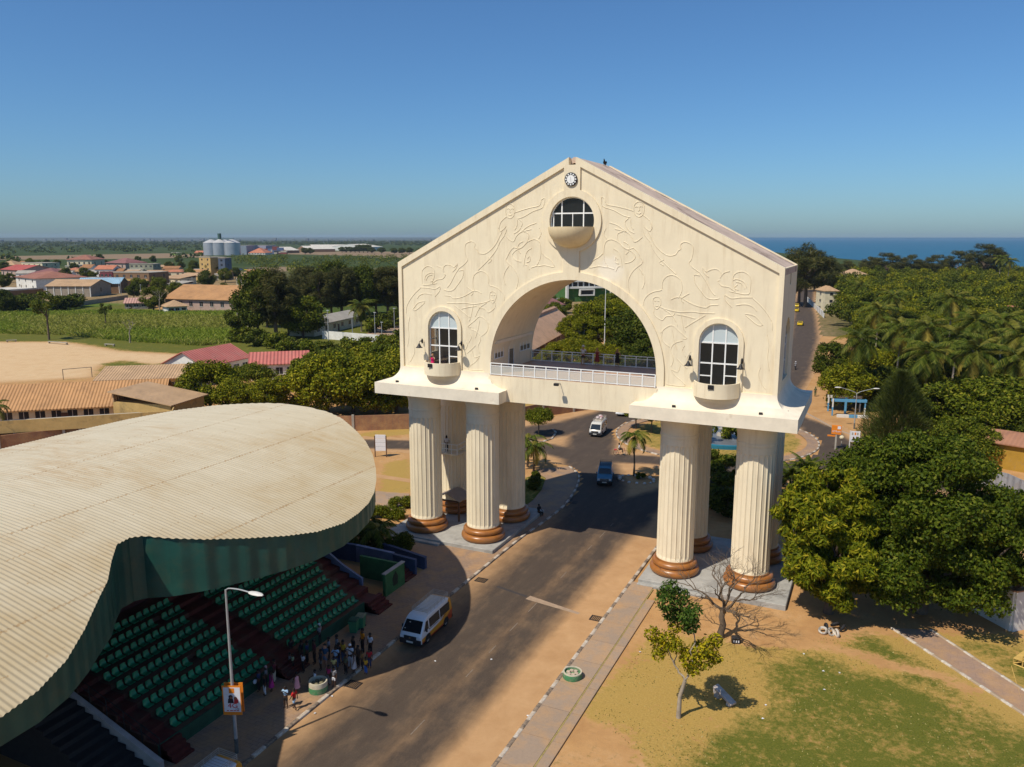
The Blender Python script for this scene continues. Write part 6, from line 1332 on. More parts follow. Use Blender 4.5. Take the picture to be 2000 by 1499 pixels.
# pitch goal and benches
a_, b_ = G(124, 742), G(180, 737); t = thing('football_goal', 'bare football goal frame on the sandy pitch', 'goal', (a_.x, a_.y, 0)); d = b_-a_; hh = ZAT(a_, 722); DG = M('goal_pipe', (.20, .15, .11), .7, .2, 2)
for p in ((0, 0, 0), d): q = MB(); q.tube([p, (p[0], p[1], hh)], .07, 6); q.build('post', DG, t)
q = MB(); q.tube([(0, 0, hh), (d.x, d.y, hh)], .07, 6); q.build('crossbar', DG, t)
for (p0, p1), lab in (((((12, 669), (33, 668))), 'left'), (((95, 671), (132, 674)), 'middle'), (((205, 676), (224, 677)), 'right')):
    a_, b_ = G(*p0), G(*p1); L = (b_-a_).length; t = thing('pitch_bench', 'long low bench on the %s part of the pitch edge' % lab, 'bench', (a_.x, a_.y, 0), math.atan2(b_.y-a_.y, b_.x-a_.x)); MB().box(0, L, -.25, .25, .45, .6).build('seat', CONC, t)
    for x in (.3, L-.3): MB().box(x-.15, x+.15, -.2, .2, 0, .45).build('leg', GRW, t)
for px, top, lab in (((642, 668), 607, 'leftmost grey lamp pole by the white yard wall'), ((689, 664), 619, 'second grey lamp pole by the white yard wall'), ((733, 666), 611, 'grey lamp pole in front of the palm by the yard'), ((746, 662), 630, 'short grey lamp pole inside the paved yard'), ((771, 662), 603, 'tall grey lamp pole beside the arch wall'), ((237, 577), 545, 'grey pole by the blue roofed warehouse'), ((276, 582), 557, 'pale concrete pole at the reed edge'), ((376, 561), 543, 'bent lamp pole near the yellow tower'), ((162, 866), 825, 'leaning wooden pole at the brick wall'), ((257, 846), 816, 'thin pole rising behind the brick wall')):
    g = G(*px); hh = ZAT(g, top); t = thing('lamp_pole' if 'lamp' in lab else 'utility_pole', lab, 'pole', g); q = MB(); q.tube([(0, 0, 0), (.25 if 'leaning' in lab else 0, 0, hh)], [.13, .08], 6); q.build('pole', GALV, t); q = MB(); q.bbox(-.3, .5, -.12, .12, hh-.05, hh+.12, .03); q.build('pole_head', GALV, t)
# park furniture
STN = M('worn_stone', (.46, .40, .36), .9, .18, 2, (.30, .25, .2), (.5, .7)); g = G(1412, 1368); t = thing('stone_bench', 'pale stone bench with one broken leg tilted on the grass', 'bench', (g.x, g.y, 0), -.65)
q = MB(); q.bbox(-.85, .85, -.22, .22, -.06, .08, .02); o = q.build('seat', STN, t); o.location = (.1, 0, .42); o.rotation_euler = (.15, .22, 0); q = MB(); q.loft([[(-.18, -.2, 0), (.18, -.2, 0), (.18, .2, 0), (-.18, .2, 0)], [(-.3, -.2, .44), (.2, -.2, .44), (.2, .2, .44), (-.3, .2, .44)]]); o = q.build('leg', STN, t); o.location.x = -.4; q = MB(); q.loft([[(-.15, -.2, 0), (.15, -.2, 0), (.12, .2, 0), (-.12, .2, 0)], [(-.1, -.18, .22), (.1, -.18, .22), (.1, .18, .2), (-.1, .18, .2)]]); o = q.build('broken_leg', STN, t); o.location.x = .6
g = G(1437, 1255); t = thing('litter_box', 'black broken box lying by the bare tree', 'box', (g.x, g.y, 0), .3); q = MB(); q.bbox(-.3, .3, -.24, .24, 0, .45, .05); q.build('box_body', BLACK, t); q = MB()
for k in range(3): q.box(-.2+k*.16, -.12+k*.16, -.25, -.239, .1, .26)
q.build('white_marks', PW, t)
TYW = M('whitewashed_tyre', (.50, .45, .38), .9, .25, 3, (.08, .07, .06), (.5, .62))
for i, (px, m, z, lab) in enumerate((((1607, 1237), TYW, 0, 'whitewashed tyre leftmost in the pile under the trees'), ((1623, 1240), TYW, 0, 'whitewashed tyre in the front middle of the pile'), ((1634, 1243), TYW, 0, 'palest whitewashed tyre in front of the pile'), ((1630, 1230), RUB, .2, 'dark tyre leaning on top of the pile'), ((1645, 1233), RUB, 0, 'dark tyre at the right end of the pile'), ((1613, 1231), RUB, 0, 'dark tyre at the back left of the pile'))):
    g = G(*px); q = MB(); q.lathe([(.17, 0), (.28, -.09), (.33, -.06), (.34, 0), (.33, .06), (.28, .09), (.17, 0)], (0, 0), 20); o = q.build('old_tyre', m, None, 50); o.location = (g.x, g.y, .22+z); o.rotation_euler = (.5+.5*(i % 3), .2*i, i); tag(o, lab, 'tyre')
YWD = M('yellow_wood', (.55, .36, .10), .7, .15, 3); g = G(1979, 1297); t = thing('stepped_bench', 'yellow wooden stepped bench frame at the right picture edge', 'bench', (g.x, g.y, 0), -.5)
for y in (0, 1.6):
    q = MB(); W4 = .045
    for i in range(3): q.tube([(i*.55, y, 0), (i*.55, y, .4*(i+1))], W4, 4); q.tube([(i*.55, y, .4*(i+1)), (i*.55+.55, y, .4*(i+1))], W4, 4)
    q.tube([(0, y, .05), (1.65, y, 1.1)], W4, 4); q.tube([(0, y, .0), (1.7, y, 0)], W4, 4); q.tube([(1.65, y, 0), (1.65, y, 1.2)], W4, 4); q.build('side_frame', YWD, t)
for i in range(3): MB().box(i*.55, i*.55+.5, -.1, 1.7, .4*(i+1)+.03, .4*(i+1)+.08).build('step_board', YWD, t)
q = MB()
for k in range(5): q.tube([(-.15-.0*k, -.4-.9*k, .02), (-.15, -1.25-.9*k, .02)], .03, 4)
tag(q.build('yellow_batten', YWD), 'thin yellow batten lying in the grass by the stepped bench', 'batten').location = (g.x, g.y, 0)
STW = M('whitewashed_stone', (.60, .57, .52), .9, .15, 3); st = None
for k in range(14):
    a = k*2*PI/14; g = G(1243, 938); r_ = random.uniform(.16, .3); q = MB(); q.ell((0, 0, r_*.4), (r_, r_*.8, r_*.7), 8, 6); o = q.build('edging_stone', STW, None, 60); o.location = (g.x+2.1*math.cos(a), g.y+1.5*math.sin(a), 0); o.rotation_euler.z = a*3; tag(o, 'whitewashed stone edging the small palm island', 'stone', 'stones round the palm island')
PPR = M('paper_scrap', (.62, .62, .62), .8, .1, 5)
for k, px in enumerate(((1608, 1312), (1640, 1315), (1610, 1348), (1495, 1378), (1490, 1405), (1570, 1278), (1250, 1275), (1030, 1400), (960, 1290), (850, 1293), (615, 1395), (648, 1362))):
    g = G(*px); q = MB(); a = k*1.7; c, s_ = math.cos(a)*.095, math.sin(a)*.095; q.add([(c, s_, .02), (-s_, c, .05), (-c, -s_, .015), (s_*.6, -c*.6, .04)], [(0, 1, 2, 3)]); o = q.build('paper_scrap', PPR); o.location = (g.x, g.y, .04 if px[0] < 1280 else .01); tag(o, 'scrap of white paper litter lying on the ground', 'litter', 'scraps of paper litter')
# the bird on the ridge
t = thing('bird', 'black vulture perched on the ridge of the arch roof', 'bird', (.55, 6.6, HA-.38)); v = [(0, 0, .28, .09), (0, -.1, .40, .11), (0, -.17, .52, .05), (0, -.22, .60, .045), (0, -.29, .58, .016), (0, .15, .2, .07), (0, .36, .12, (.05, .015))]; e = [(0, 1), (1, 2), (2, 3), (3, 4), (0, 5), (5, 6)]
for s_ in (-1, 1): i = len(v); v += [(s_*.06, 0, .15, .03), (s_*.06, -.01, 0, .014)]; e += [(0, i), (i, i+1)]
link('body', skin('body', v, e, BLACK), t); q = MB()
for s_ in (-1, 1): q.ell((s_*.11, .08, .32), (.03, .22, .12), 8, 6)
q.build('folded_wings', BLACK, t, 60)
# ================================================================ vegetation
def leaves(name, clumps, n, L, W, mat, squash=.8, shell=.55, up=.35, droop=0.0):
    """many small leaf faces spread through round clumps"""
    Cn = np.array([c[:3] for c in clumps], float); R = np.array([c[3] for c in clumps], float); m = len(Cn)
    k = np.repeat(np.arange(m), np.maximum(8, (n*(R/R.mean())**2).astype(int))); N_ = len(k)
    d = RNG.normal(size=(N_, 3)); d /= np.linalg.norm(d, axis=1)[:, None]
    rr = (shell+(1-shell)*RNG.random(N_)**.6)*(1+.12*RNG.normal(size=N_)); P = Cn[k]+d*(R[k]*rr)[:, None]*np.array([1, 1, squash])
    nm = d*.7+RNG.normal(size=(N_, 3))*.55+np.array([0, 0, up]); nm /= np.linalg.norm(nm, axis=1)[:, None]
    t = np.cross(nm, RNG.normal(size=(N_, 3))); t[:, 2] -= droop; t /= np.linalg.norm(t, axis=1)[:, None]+1e-9; b = np.cross(nm, t); b /= np.linalg.norm(b, axis=1)[:, None]+1e-9
    s = (.65+.7*RNG.random(N_))[:, None]; a = t*s*L/2; c = b*s*W/2
    V = np.stack([P+a, P+c+a*.15, P-a, P-c+a*.15], 1).reshape(-1, 3); F = np.arange(N_*4).reshape(-1, 4)
    return npmesh(name, V, F, mat)
def limb(mb, p, q, r0, r1, seg=6, wob=.12):
    p, q = Vector(p), Vector(q); L = (q-p).length; pts = []
    for i in range(5):
        t = i/4; o = Vector((random.uniform(-1, 1), random.uniform(-1, 1), random.uniform(-.5, .5)))*wob*L*math.sin(PI*t); pts.append(p.lerp(q, t)+o)
    mb.tube(pts, [r0+(r1-r0)*i/4 for i in range(5)], seg)
def crown_pts(R, H, z0, n, kind='round', cl=.34):
    out = []
    for i in range(n):
        for _ in range(50):
            x, y, z = [random.uniform(-1, 1) for _ in range(3)]; q = x*x+y*y+z*z
            if .22 < q < 1: break
        f = random.uniform(.80, 1.0)/math.sqrt(q) if random.random() < .72 else 1
        x, y, z = x*f, y*f, z*f
        if kind == 'umbrella': z = z*.5+.25-.35*(x*x+y*y)
        if kind == 'tall': s_ = 1-.35*max(0, z); x *= s_; y *= s_
        zc = (z0+H)/2; out.append((x*R*.82, y*R*.82, zc+z*(H-z0)/2*.84, R*cl*random.uniform(.7, 1.2)))
    return out
BARK = M('bark', (.13, .095, .065), .95, .3, 3, world=False); BARKP = M('pale_bark', (.34, .28, .21), .9, .25, 3, world=False)
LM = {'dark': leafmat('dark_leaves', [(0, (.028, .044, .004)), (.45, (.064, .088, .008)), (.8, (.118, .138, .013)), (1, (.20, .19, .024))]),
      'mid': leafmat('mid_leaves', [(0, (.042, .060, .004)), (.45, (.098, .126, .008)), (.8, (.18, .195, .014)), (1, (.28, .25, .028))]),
      'lime': leafmat('yellow_green_leaves', [(0, (.058, .076, .003)), (.45, (.155, .170, .007)), (.8, (.275, .26, .012)), (1, (.40, .33, .025))]),
      'bigtree': leafmat('deep_green_leaves', [(0, (.032, .052, .004)), (.45, (.078, .110, .008)), (.8, (.145, .170, .014)), (1, (.23, .22, .026))]),
      'mango': leafmat('mango_leaves', [(0, (.045, .068, .004)), (.45, (.135, .158, .007)), (.8, (.25, .245, .012)), (1, (.42, .34, .025))]),
      'grey': leafmat('grey_green_needles', [(0, (.032, .040, .010)), (.5, (.072, .076, .018)), (.85, (.125, .112, .030)), (1, (.18, .145, .045))], .15),
      'pine': leafmat('green_needles', [(0, (.030, .046, .010)), (.5, (.062, .084, .016)), (.85, (.105, .122, .026)), (1, (.15, .155, .04))], .2),
      'palm': leafmat('palm_fronds', [(0, (.036, .056, .006)), (.5, (.080, .108, .012)), (.85, (.14, .155, .022)), (1, (.20, .19, .04))], .25),
      'yellow': leafmat('yellowing_leaves', [(0, (.08, .095, .005)), (.4, (.22, .21, .008)), (.8, (.38, .31, .012)), (1, (.50, .38, .018))]),
      'fresh': leafmat('fresh_leaves', [(0, (.022, .052, .006)), (.5, (.07, .125, .015)), (.85, (.13, .185, .03)), (1, (.21, .235, .05))])}
n_ = LM['palm'].node_tree; o_ = next(l.from_socket for l in n_.links if l.to_socket.name == 'Base Color'); o2 = mixc(n_, attr(n_, 'old'), o_, (.36, .27, .05))
for l in [l for l in n_.links if l.from_socket == o_ and l.to_node.type in ('BSDF_PRINCIPLED', 'BSDF_TRANSLUCENT')]: n_.links.new(o2, l.to_socket)
VAR = {}
def variant(key, leaf, R, H, z0, n, per, L, W, kind='round', trunk=.22, bark=None, squash=.8, droop=0, cl=.34, limbs=7):
    out = []
    for i in range(3):
        cp = crown_pts(R, H, z0, n, kind, cl); me = leaves('crown', cp, per, L, W, LM[leaf], squash, droop=droop); mb = MB()
        top = z0+(H-z0)*.35; mb.tube([(0, 0, -.2), (.05*R*.2, 0, top*.5), (0, .04*R, top)], [trunk*1.25, trunk, trunk*.75], 8)
        for c in random.sample(cp, min(limbs, len(cp))): limb(mb, (0, .04*R, top*random.uniform(.6, 1)), c[:3], trunk*.5, trunk*.12)
        out.append((me, mb.mesh('trunk', bark or BARK, 50)))
    VAR[key] = (out, H)
variant('broad', 'mid', 4.6, 8.5, 1.0, 44, 280, .42, .23, cl=.30); variant('dark', 'dark', 4.4, 9.0, 1.6, 44, 280, .42, .22, cl=.30); variant('lime', 'lime', 4.8, 8.0, 1.0, 48, 280, .40, .21, 'round', cl=.28)
variant('umbrella', 'mid', 5.4, 7.5, 2.6, 46, 240, .42, .22, 'umbrella', cl=.27); variant('casuarina', 'grey', 4.6, 17, 3.0, 60, 260, .95, .10, 'tall', .32, squash=1.05, cl=.26); variant('eucalypt', 'lime', 4.2, 14, 4.0, 56, 230, .48, .16, 'tall', .3, BARKP, droop=.7, cl=.26)
variant('shrub', 'mid', 2.2, 2.6, .2, 16, 120, .40, .22, trunk=.08, limbs=3); variant('darkshrub', 'dark', 2.4, 3.4, .2, 18, 130, .42, .22, trunk=.08, limbs=3); variant('wispy', 'grey', 5.0, 15, 2.5, 34, 150, 1.5, .10, 'round', .3, squash=.75, cl=.27, limbs=12); variant('sparse', 'dark', 4.0, 13, 6.5, 18, 110, .55, .28, 'round', .24, cl=.26)
def tree(key, loc, h, label, cat_='tree', group=None, name='tree', rz=None, wide=1.0):
    (ms, H) = VAR[key]; me, tr = ms[random.randrange(3)]; s = h/H; t = thing(name, label, cat_, (loc[0], loc[1], 0), random.uniform(0, 6.28) if rz is None else rz, group); t.scale = (s*wide, s*wide, s)
    link('crown', me, t); link('trunk', tr, t); return t
def frond_mesh(nf, L, arch_, hang, leafL, seg=9, nl=17, mat=None, seed=0):
    V, F, OLD = [], [], []; rd = random.Random(seed); k = 0
    for i in range(nf):
        k0 = k; old = (rd.uniform(.35, 1) if rd.random() < .55 else 0) if i > nf*.62 else (rd.uniform(0, .35) if rd.random() < .3 else 0)
        a = i*2.39996+rd.uniform(-.15, .15); el = 1.25-(i/nf)*(1.25+hang)+rd.uniform(-.12, .12); l = L*rd.uniform(.85, 1.1)*(1 if i > 2 else .8)
        d = Vector((math.cos(a), math.sin(a), 0)); p = Vector((0, 0, 0)); pts = [p.copy()]; e = el
        for s in range(seg): e -= arch_/seg*(1+.25*s/seg); p = p+(d*math.cos(e)+Vector((0, 0, math.sin(e))))*(l/seg); pts.append(p.copy())
        side = Vector((-d.y, d.x, 0))
        for j in range(nl):
            t = .12+.88*j/(nl-1); f = t*seg; q = min(int(f), seg-1); pt = pts[q].lerp(pts[q+1], f-q); fw = (pts[q+1]-pts[q]).normalized(); up = side.cross(fw)
            ll = leafL*math.sin(PI*min(1, .18+t*.80))*rd.uniform(.85, 1.1)
            for sg in (-1, 1):
                tip = pt+(side*sg*.78+fw*.55-Vector((0, 0, .38+.25*rd.random()))-up*.0)*ll; w_ = fw*.085*max(1, leafL)
                V += [pt-w_, pt+w_, tip+w_*.3, tip-w_*.3]; F.append((k, k+1, k+2, k+3)); k += 4
        for q in range(seg):
            w_ = side*.035*(1-q/seg*.7); V += [pts[q]-w_, pts[q]+w_, pts[q+1]+w_, pts[q+1]-w_]; F.append((k, k+1, k+2, k+3)); k += 4
        OLD += [old]*(k-k0)
    me = npmesh('crown', np.array([tuple(v) for v in V]), np.array(F), mat or LM['palm']); setattr_pt(me, 'old', OLD); return me
PALM = [frond_mesh(28, 5.7, 1.25, .95, 1.2, 10, 24, seed=s) for s in (1, 2, 3)]; PALMS = [frond_mesh(16, 2.9, 1.8, .35, .6, 8, 18, seed=s) for s in (5, 6)]; DATE = frond_mesh(26, 3.0, 1.0, .3, .55, 8, 22, LM['dark'], 8)
NUT = M('coconut', (.22, .13, .03), .6, .3, 3, world=False)
def palm(x, y, z, label, small=False, me=None, group=None):
    t = thing('palm_tree', label, 'palm', (x, y, 0), random.uniform(0, 6.28), group); me = me or random.choice(PALMS if small else PALM); c = link('crown', me, t, (.0, 0, z)); k = z/12; b = MB()
    r = .11 if small else .17; b.tube([(0, 0, -.1), (.12*k, .05, z*.3), (.10*k, -.05, z*.7), (0, 0, z)], [r*1.5, r, r*.85, r*.8], 8); b.build('trunk', BARK if small else BARKP, t, 50)
    if not small:
        b = MB()
        for i in range(7): a = i*.9; b.ell((.32*math.cos(a), .32*math.sin(a), -.25-.1*(i % 3)), (.13, .13, .16), 7, 5)
        b.build('coconuts', NUT, c, 60)
    return t
def at_crown(px, py, z): g = G(px, py, z); return g.x, g.y
# --- the two big trees at the right, built leaf by leaf
def big_tree(label, base, crowns, per, L, W, leaf, tr, droop=.4):
    t = thing('tree', label, 'tree', (base[0], base[1], 0)); cl = []
    for (x, y, z, rx, rz_, n) in crowns:
        for i in range(n):
            u = RNG.normal(size=3); u /= np.linalg.norm(u); f = random.uniform(.72, 1.0) if random.random() < .85 else random.uniform(.3, .7); cl.append((x+u[0]*rx*f, y+u[1]*rx*f, max(1.1, z+u[2]*rz_*f), rx*random.uniform(.13, .25)))
    link('crown', leaves('crown', cl, per, L, W, LM[leaf], .75, droop=droop), t); b = MB(); b.tube([(0, 0, -.2), (.1, .05, 1.2), (0, 0, 2.6)], [tr*1.4, tr, tr*.9], 10)
    for c in random.sample(cl, 16): limb(b, (0, 0, random.uniform(1.5, 2.8)), c[:3], tr*.5, tr*.08, 6, .08)
    b.build('trunk', BARK, t, 50); return t
big_tree('mango tree with glossy yellow green leaf clusters beside the right columns', (21.6, -.2), [(-.6, .3, 7.6, 3.5, 3.9, 105), (.4, -.4, 4.3, 3.6, 2.8, 70)], 330, .46, .13, 'mango', .30)
big_tree('largest dark green spreading tree right of the mango tree', (28.0, 3.0), [(0, 1.6, 8.6, 6.6, 4.9, 120), (4.4, -.2, 6.4, 4.4, 3.6, 50), (-3.2, 2.8, 9.4, 4.0, 3.6, 46), (.2, -2.2, 4.4, 5.0, 2.8, 54), (-3.0, -.6, 5.2, 3.4, 3.0, 30)], 380, .30, .16, 'bigtree', .45)
big_tree('dark bushy tree between the big tree and the garden wall', (34.6, 6.2), [(0, 0, 5.2, 3.6, 3.0, 34)], 300, .32, .17, 'bigtree', .28)
# --- bare tree
def twig(mb, p, d, L, r, depth):
    q = p+d*L; limb(mb, p, q, r, r*.62, 5 if depth > 2 else 4, .10)
    if depth == 0: return
    for i in range(random.choice((2, 3, 3)) if depth > 1 else random.choice((3, 4))):
        nd = (d+Vector((random.uniform(-1, 1), random.uniform(-1, 1), random.uniform(-.45, .6)))*.85).normalized(); twig(mb, q if i else p.lerp(q, .7), nd, L*random.uniform(.62, .86), r*.55, depth-1)
random.seed(21); t = thing('bare_tree', 'leafless brown tree with tangled twigs before the right columns', 'tree', (14.8, -7.6, 0)); b = MB(); limb(b, (0, 0, -.2), (.1, 0, 2.3), .27, .19, 9, .06); b.build('trunk', BARK, t, 50); b = MB()
for a, e in ((.2, .9), (2.0, 1.0), (3.6, .8), (5.0, .55), (.9, 1.3), (4.4, 1.2)): twig(b, Vector((.1, 0, 2.0)), Vector((math.cos(a)*math.cos(e), math.sin(a)*math.cos(e), math.sin(e))), 1.75, .12, 5)
b.build('branches', BARK, t, 50)
# --- young tree on the lawn
random.seed(5); bs = G(1325, 1402); t = thing('young_tree', 'young tree with green top and yellowing side branches on the lawn', 'tree', (bs.x, bs.y, 0)); P_ = lambda px, py, dy=0: Vector(FY(px, py, bs.y+dy))-Vector((bs.x, bs.y, 0)); b = MB()
b.tube([(0, 0, -.1), P_(1328, 1360), P_(1338, 1330)], [.16, .12, .11], 8)
for a, c, r in (((1338, 1330), (1318, 1300), .07), ((1318, 1300), (1305, 1268), .05), ((1338, 1330), (1352, 1296), .07), ((1352, 1296), (1362, 1262), .05), ((1352, 1300), (1356, 1240), .05), ((1356, 1240), (1338, 1200), .04), ((1318, 1300), (1322, 1262), .035)): limb(b, P_(*a), P_(*c), r, r*.65, 6, .08)
b.build('trunk', BARKP, t, 50)
def pcl(L_): return [(*P_(px, py, dy), r) for px, py, dy, r in L_]
link('green_foliage', leaves('green_foliage', pcl([(1310, 1150, 0, .55), (1330, 1165, .4, .6), (1300, 1178, -.4, .6), (1330, 1195, .3, .65), (1345, 1205, -.3, .6), (1355, 1190, .2, .45), (1345, 1222, .5, .5), (1312, 1200, .2, .55), (1352, 1222, -.2, .45), (1295, 1160, .1, .4)]), 260, .22, .11, LM['fresh'], .9), t)
link('yellow_foliage', leaves('yellow_foliage', pcl([(1275, 1238, 0, .5), (1290, 1262, .4, .6), (1305, 1250, -.3, .6), (1320, 1225, .2, .45), (1322, 1262, -.2, .5), (1285, 1278, 0, .42), (1345, 1290, -.3, .55), (1365, 1270, .3, .6), (1385, 1262, 0, .6), (1378, 1290, .4, .55), (1398, 1250, -.2, .4), (1355, 1305, 0, .5), (1340, 1275, .2, .4), (1398, 1285, .2, .4)]), 230, .21, .11, LM['yellow'], .9), t)
# --- palms
random.seed(9)
PLIST = [(1683, 662, 11.5, 'coconut palm with hanging yellow fronds nearest the sandy road'), (1717, 607, 12, 'coconut palm behind the palm nearest the road'), (1812, 640, 12.5, 'coconut palm in the centre of the palm grove'), (1815, 688, 10.5, 'front coconut palm above the dark casuarina'), (1860, 585, 15, 'tallest coconut palm standing above the grove'), (1907, 628, 12.5, 'coconut palm with upright dark fronds right of the tallest palm'), (1905, 688, 11, 'front coconut palm with drooping yellow fronds right of the casuarina'), (1870, 660, 11, 'coconut palm between the two front palms'), (1997, 655, 12, 'coconut palm cut by the right picture edge, upper one'), (1990, 700, 10.5, 'coconut palm cut by the right picture edge, lower one'), (1760, 640, 11.5, 'coconut palm left of the grove centre'), (1745, 580, 12, 'coconut palm at the back left of the grove'), (1960, 628, 12, 'coconut palm behind the right edge palms'), (1682, 560, 10, 'palm standing far back near the brown roof')]
for px, py, z, lab in PLIST: x, y = at_crown(px, py, z); palm(x, y, z, lab, group='coconut palms of the grove')
for px, py, z, lab in ((1955, 505, 17, 'far tall palm near the sea at the right, left one'), (1972, 510, 16, 'far tall palm near the sea at the right, right one')): x, y = at_crown(px, py, z); palm(x, y, z, lab)
g = G(1238, 930); palm(g.x, g.y, ZAT(g, 852), 'small palm on the stone edged island of the junction', True)
for px, top, lab in (((1042, 922), 872, 'small drooping palm right of the rear left column'), ((1030, 912), 858, 'small drooping palm close behind the rear left column')): g = G(*px); palm(g.x, g.y, ZAT(g, top), lab, True)
x, y = at_crown(1578, 912, 2.6); palm(x, y, 2.4, 'low dark date palm behind the rightmost column', True, DATE)
x, y = at_crown(1545, 925, 2.0); palm(x, y, 1.8, 'low dark date palm peeping past the column edge', True, DATE)
x, y = at_crown(-12, 795, 5.2); palm(x, y, 5.2, 'palm cut by the left picture edge by the brick wall', False, PALMS[0]); g = G(706, 648); palm(g.x, g.y, ZAT(g, 598), 'palm beside the cream classroom block')
x, y = at_crown(738, 1030, 2.2); palm(x, y, 2.0, 'spiky palm in the planting beside the grandstand', True)
# --- hedges and bushes near the arch
def shrub_at(px, h, key, label, wide=1.0, name='bush', cat_='bush', group=None): g = G(*px); return tree(key, g, h, label, cat_, group, name, None, wide)
def clipped(px, r, h, label, leaf='dark', hedge=None):
    g = G(*px); t = thing('hedge' if hedge else 'bush', label, 'hedge' if hedge else 'bush', (g.x, g.y, 0), hedge[1] if hedge else 0); n = 10 if not hedge else int(hedge[0]*5); cl = []
    for i in range(n*3):
        if hedge: cl.append((random.uniform(-.5, .5)*hedge[0], random.uniform(-.4, .4), random.uniform(.3, h-.25), .42))
        else: u = RNG.normal(size=3); u /= np.linalg.norm(u); cl.append((u[0]*r*.62, u[1]*r*.62, h/2+u[2]*h/2*.62, r*.42))
    link('foliage', leaves('foliage', cl, 150, .16, .10, LM[leaf], .9), t); b = MB(); limb(b, (0, 0, -.1), (0, 0, h*.6), .07, .04); b.build('stem', BARK, t)
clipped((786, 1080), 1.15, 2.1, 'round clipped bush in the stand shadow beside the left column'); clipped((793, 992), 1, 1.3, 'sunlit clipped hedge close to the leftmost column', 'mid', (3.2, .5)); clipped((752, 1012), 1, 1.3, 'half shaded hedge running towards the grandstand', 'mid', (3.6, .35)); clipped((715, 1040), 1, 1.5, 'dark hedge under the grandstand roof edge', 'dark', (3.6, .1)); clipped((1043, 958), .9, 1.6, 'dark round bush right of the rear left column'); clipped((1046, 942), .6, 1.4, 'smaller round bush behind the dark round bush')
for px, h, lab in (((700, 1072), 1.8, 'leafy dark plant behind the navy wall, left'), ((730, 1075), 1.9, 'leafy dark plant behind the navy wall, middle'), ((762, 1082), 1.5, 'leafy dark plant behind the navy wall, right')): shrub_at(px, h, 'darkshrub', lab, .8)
for px, h, key, lab in (((1052, 850), 4.2, 'umbrella', 'small flat topped tree on the triangular traffic island'), ((1242, 838), 4.0, 'umbrella', 'small flat topped tree at the left of the roundabout'), ((1272, 846), 4.4, 'umbrella', 'small tree beside the fountain on the roundabout'), ((1382, 868), 2.8, 'shrub', 'clipped cone tree left on the roundabout between the columns'), ((1428, 862), 2.9, 'shrub', 'clipped cone tree right on the roundabout between the columns')): shrub_at(px, h, key, lab, .75, 'small_tree', 'tree')
for px, h, lab in (((1392, 912), 2.4, 'dark bush behind the right columns near the roundabout'), ((1412, 940), 3.2, 'dark bush behind the right columns, middle one'), ((1398, 985), 3.4, 'dark bush behind the right columns, nearest one'), ((1420, 1010), 3.0, 'dark bush between the right columns by the plinth')): shrub_at(px, h, 'darkshrub', lab)
for px, h, lab in (((1250, 936), .8, 'low plant round the foot of the small palm'),): shrub_at(px, h, 'shrub', lab)
# --- yellow green trees behind the grandstand
for i, (px, h, key) in enumerate((((412, 806), 8.5, 'lime'), ((462, 815), 9, 'lime'), ((515, 812), 8.5, 'lime'), ((500, 770), 8, 'umbrella'), ((572, 806), 9.5, 'lime'), ((612, 772), 8.5, 'broad'), ((640, 812), 10, 'lime'), ((690, 806), 10, 'broad'), ((735, 812), 10, 'lime'), ((775, 806), 10, 'lime'), ((668, 770), 8.5, 'broad'), ((715, 762), 9, 'lime'), ((760, 770), 9.5, 'broad'), ((790, 775), 9, 'lime'), ((450, 772), 7.5, 'umbrella'))):
    if 440 < px[0] < 610: h *= .72
    tree(key, G(*px), h, 'bushy yellow green tree in the row behind the grandstand roof', 'tree', 'yellow green trees behind the grandstand')
# --- dark tall group and the woods behind
for i, (px, top) in enumerate((((505, 662), 528), ((540, 664), 520), ((565, 655), 540), ((522, 640), 525), ((628, 628), 520), ((600, 618), 512), ((648, 620), 510), ((668, 625), 512), ((690, 615), 515), ((712, 622), 518), ((735, 615), 520), ((758, 620), 512), ((780, 618), 525), ((615, 600), 518), ((640, 598), 508), ((665, 596), 512), ((700, 598), 515), ((730, 596), 520), ((755, 598), 522), ((785, 600), 520), ((582, 628), 530))):
    g = G(*px); tree('casuarina' if i % 3 else 'dark', g, ZAT(g, top), 'tall dark grey green tree in the wood behind the reeds', 'tree', 'tall dark trees left of the arch', wide=1.25 if i % 3 else .72)
g = G(592, 660); tree('broad', g, ZAT(g, 578), 'bright leafy tree in front of the dark wood', wide=1.1)
for i, (px, h) in enumerate((((470, 668), 4), ((500, 676), 4.5), ((540, 680), 4), ((575, 684), 3.4), ((610, 690), 3.6), ((640, 700), 4), ((680, 690), 3.8), ((720, 690), 4), ((755, 690), 4.5), ((780, 680), 5), ((735, 650), 4.5), ((765, 640), 6), ((560, 690), 3))): shrub_at(px, h, 'darkshrub' if i % 2 else 'shrub', 'leafy shrub at the edge of the reeds below the dark wood', 1.1, 'shrub', 'shrub', 'shrubs below the dark wood')
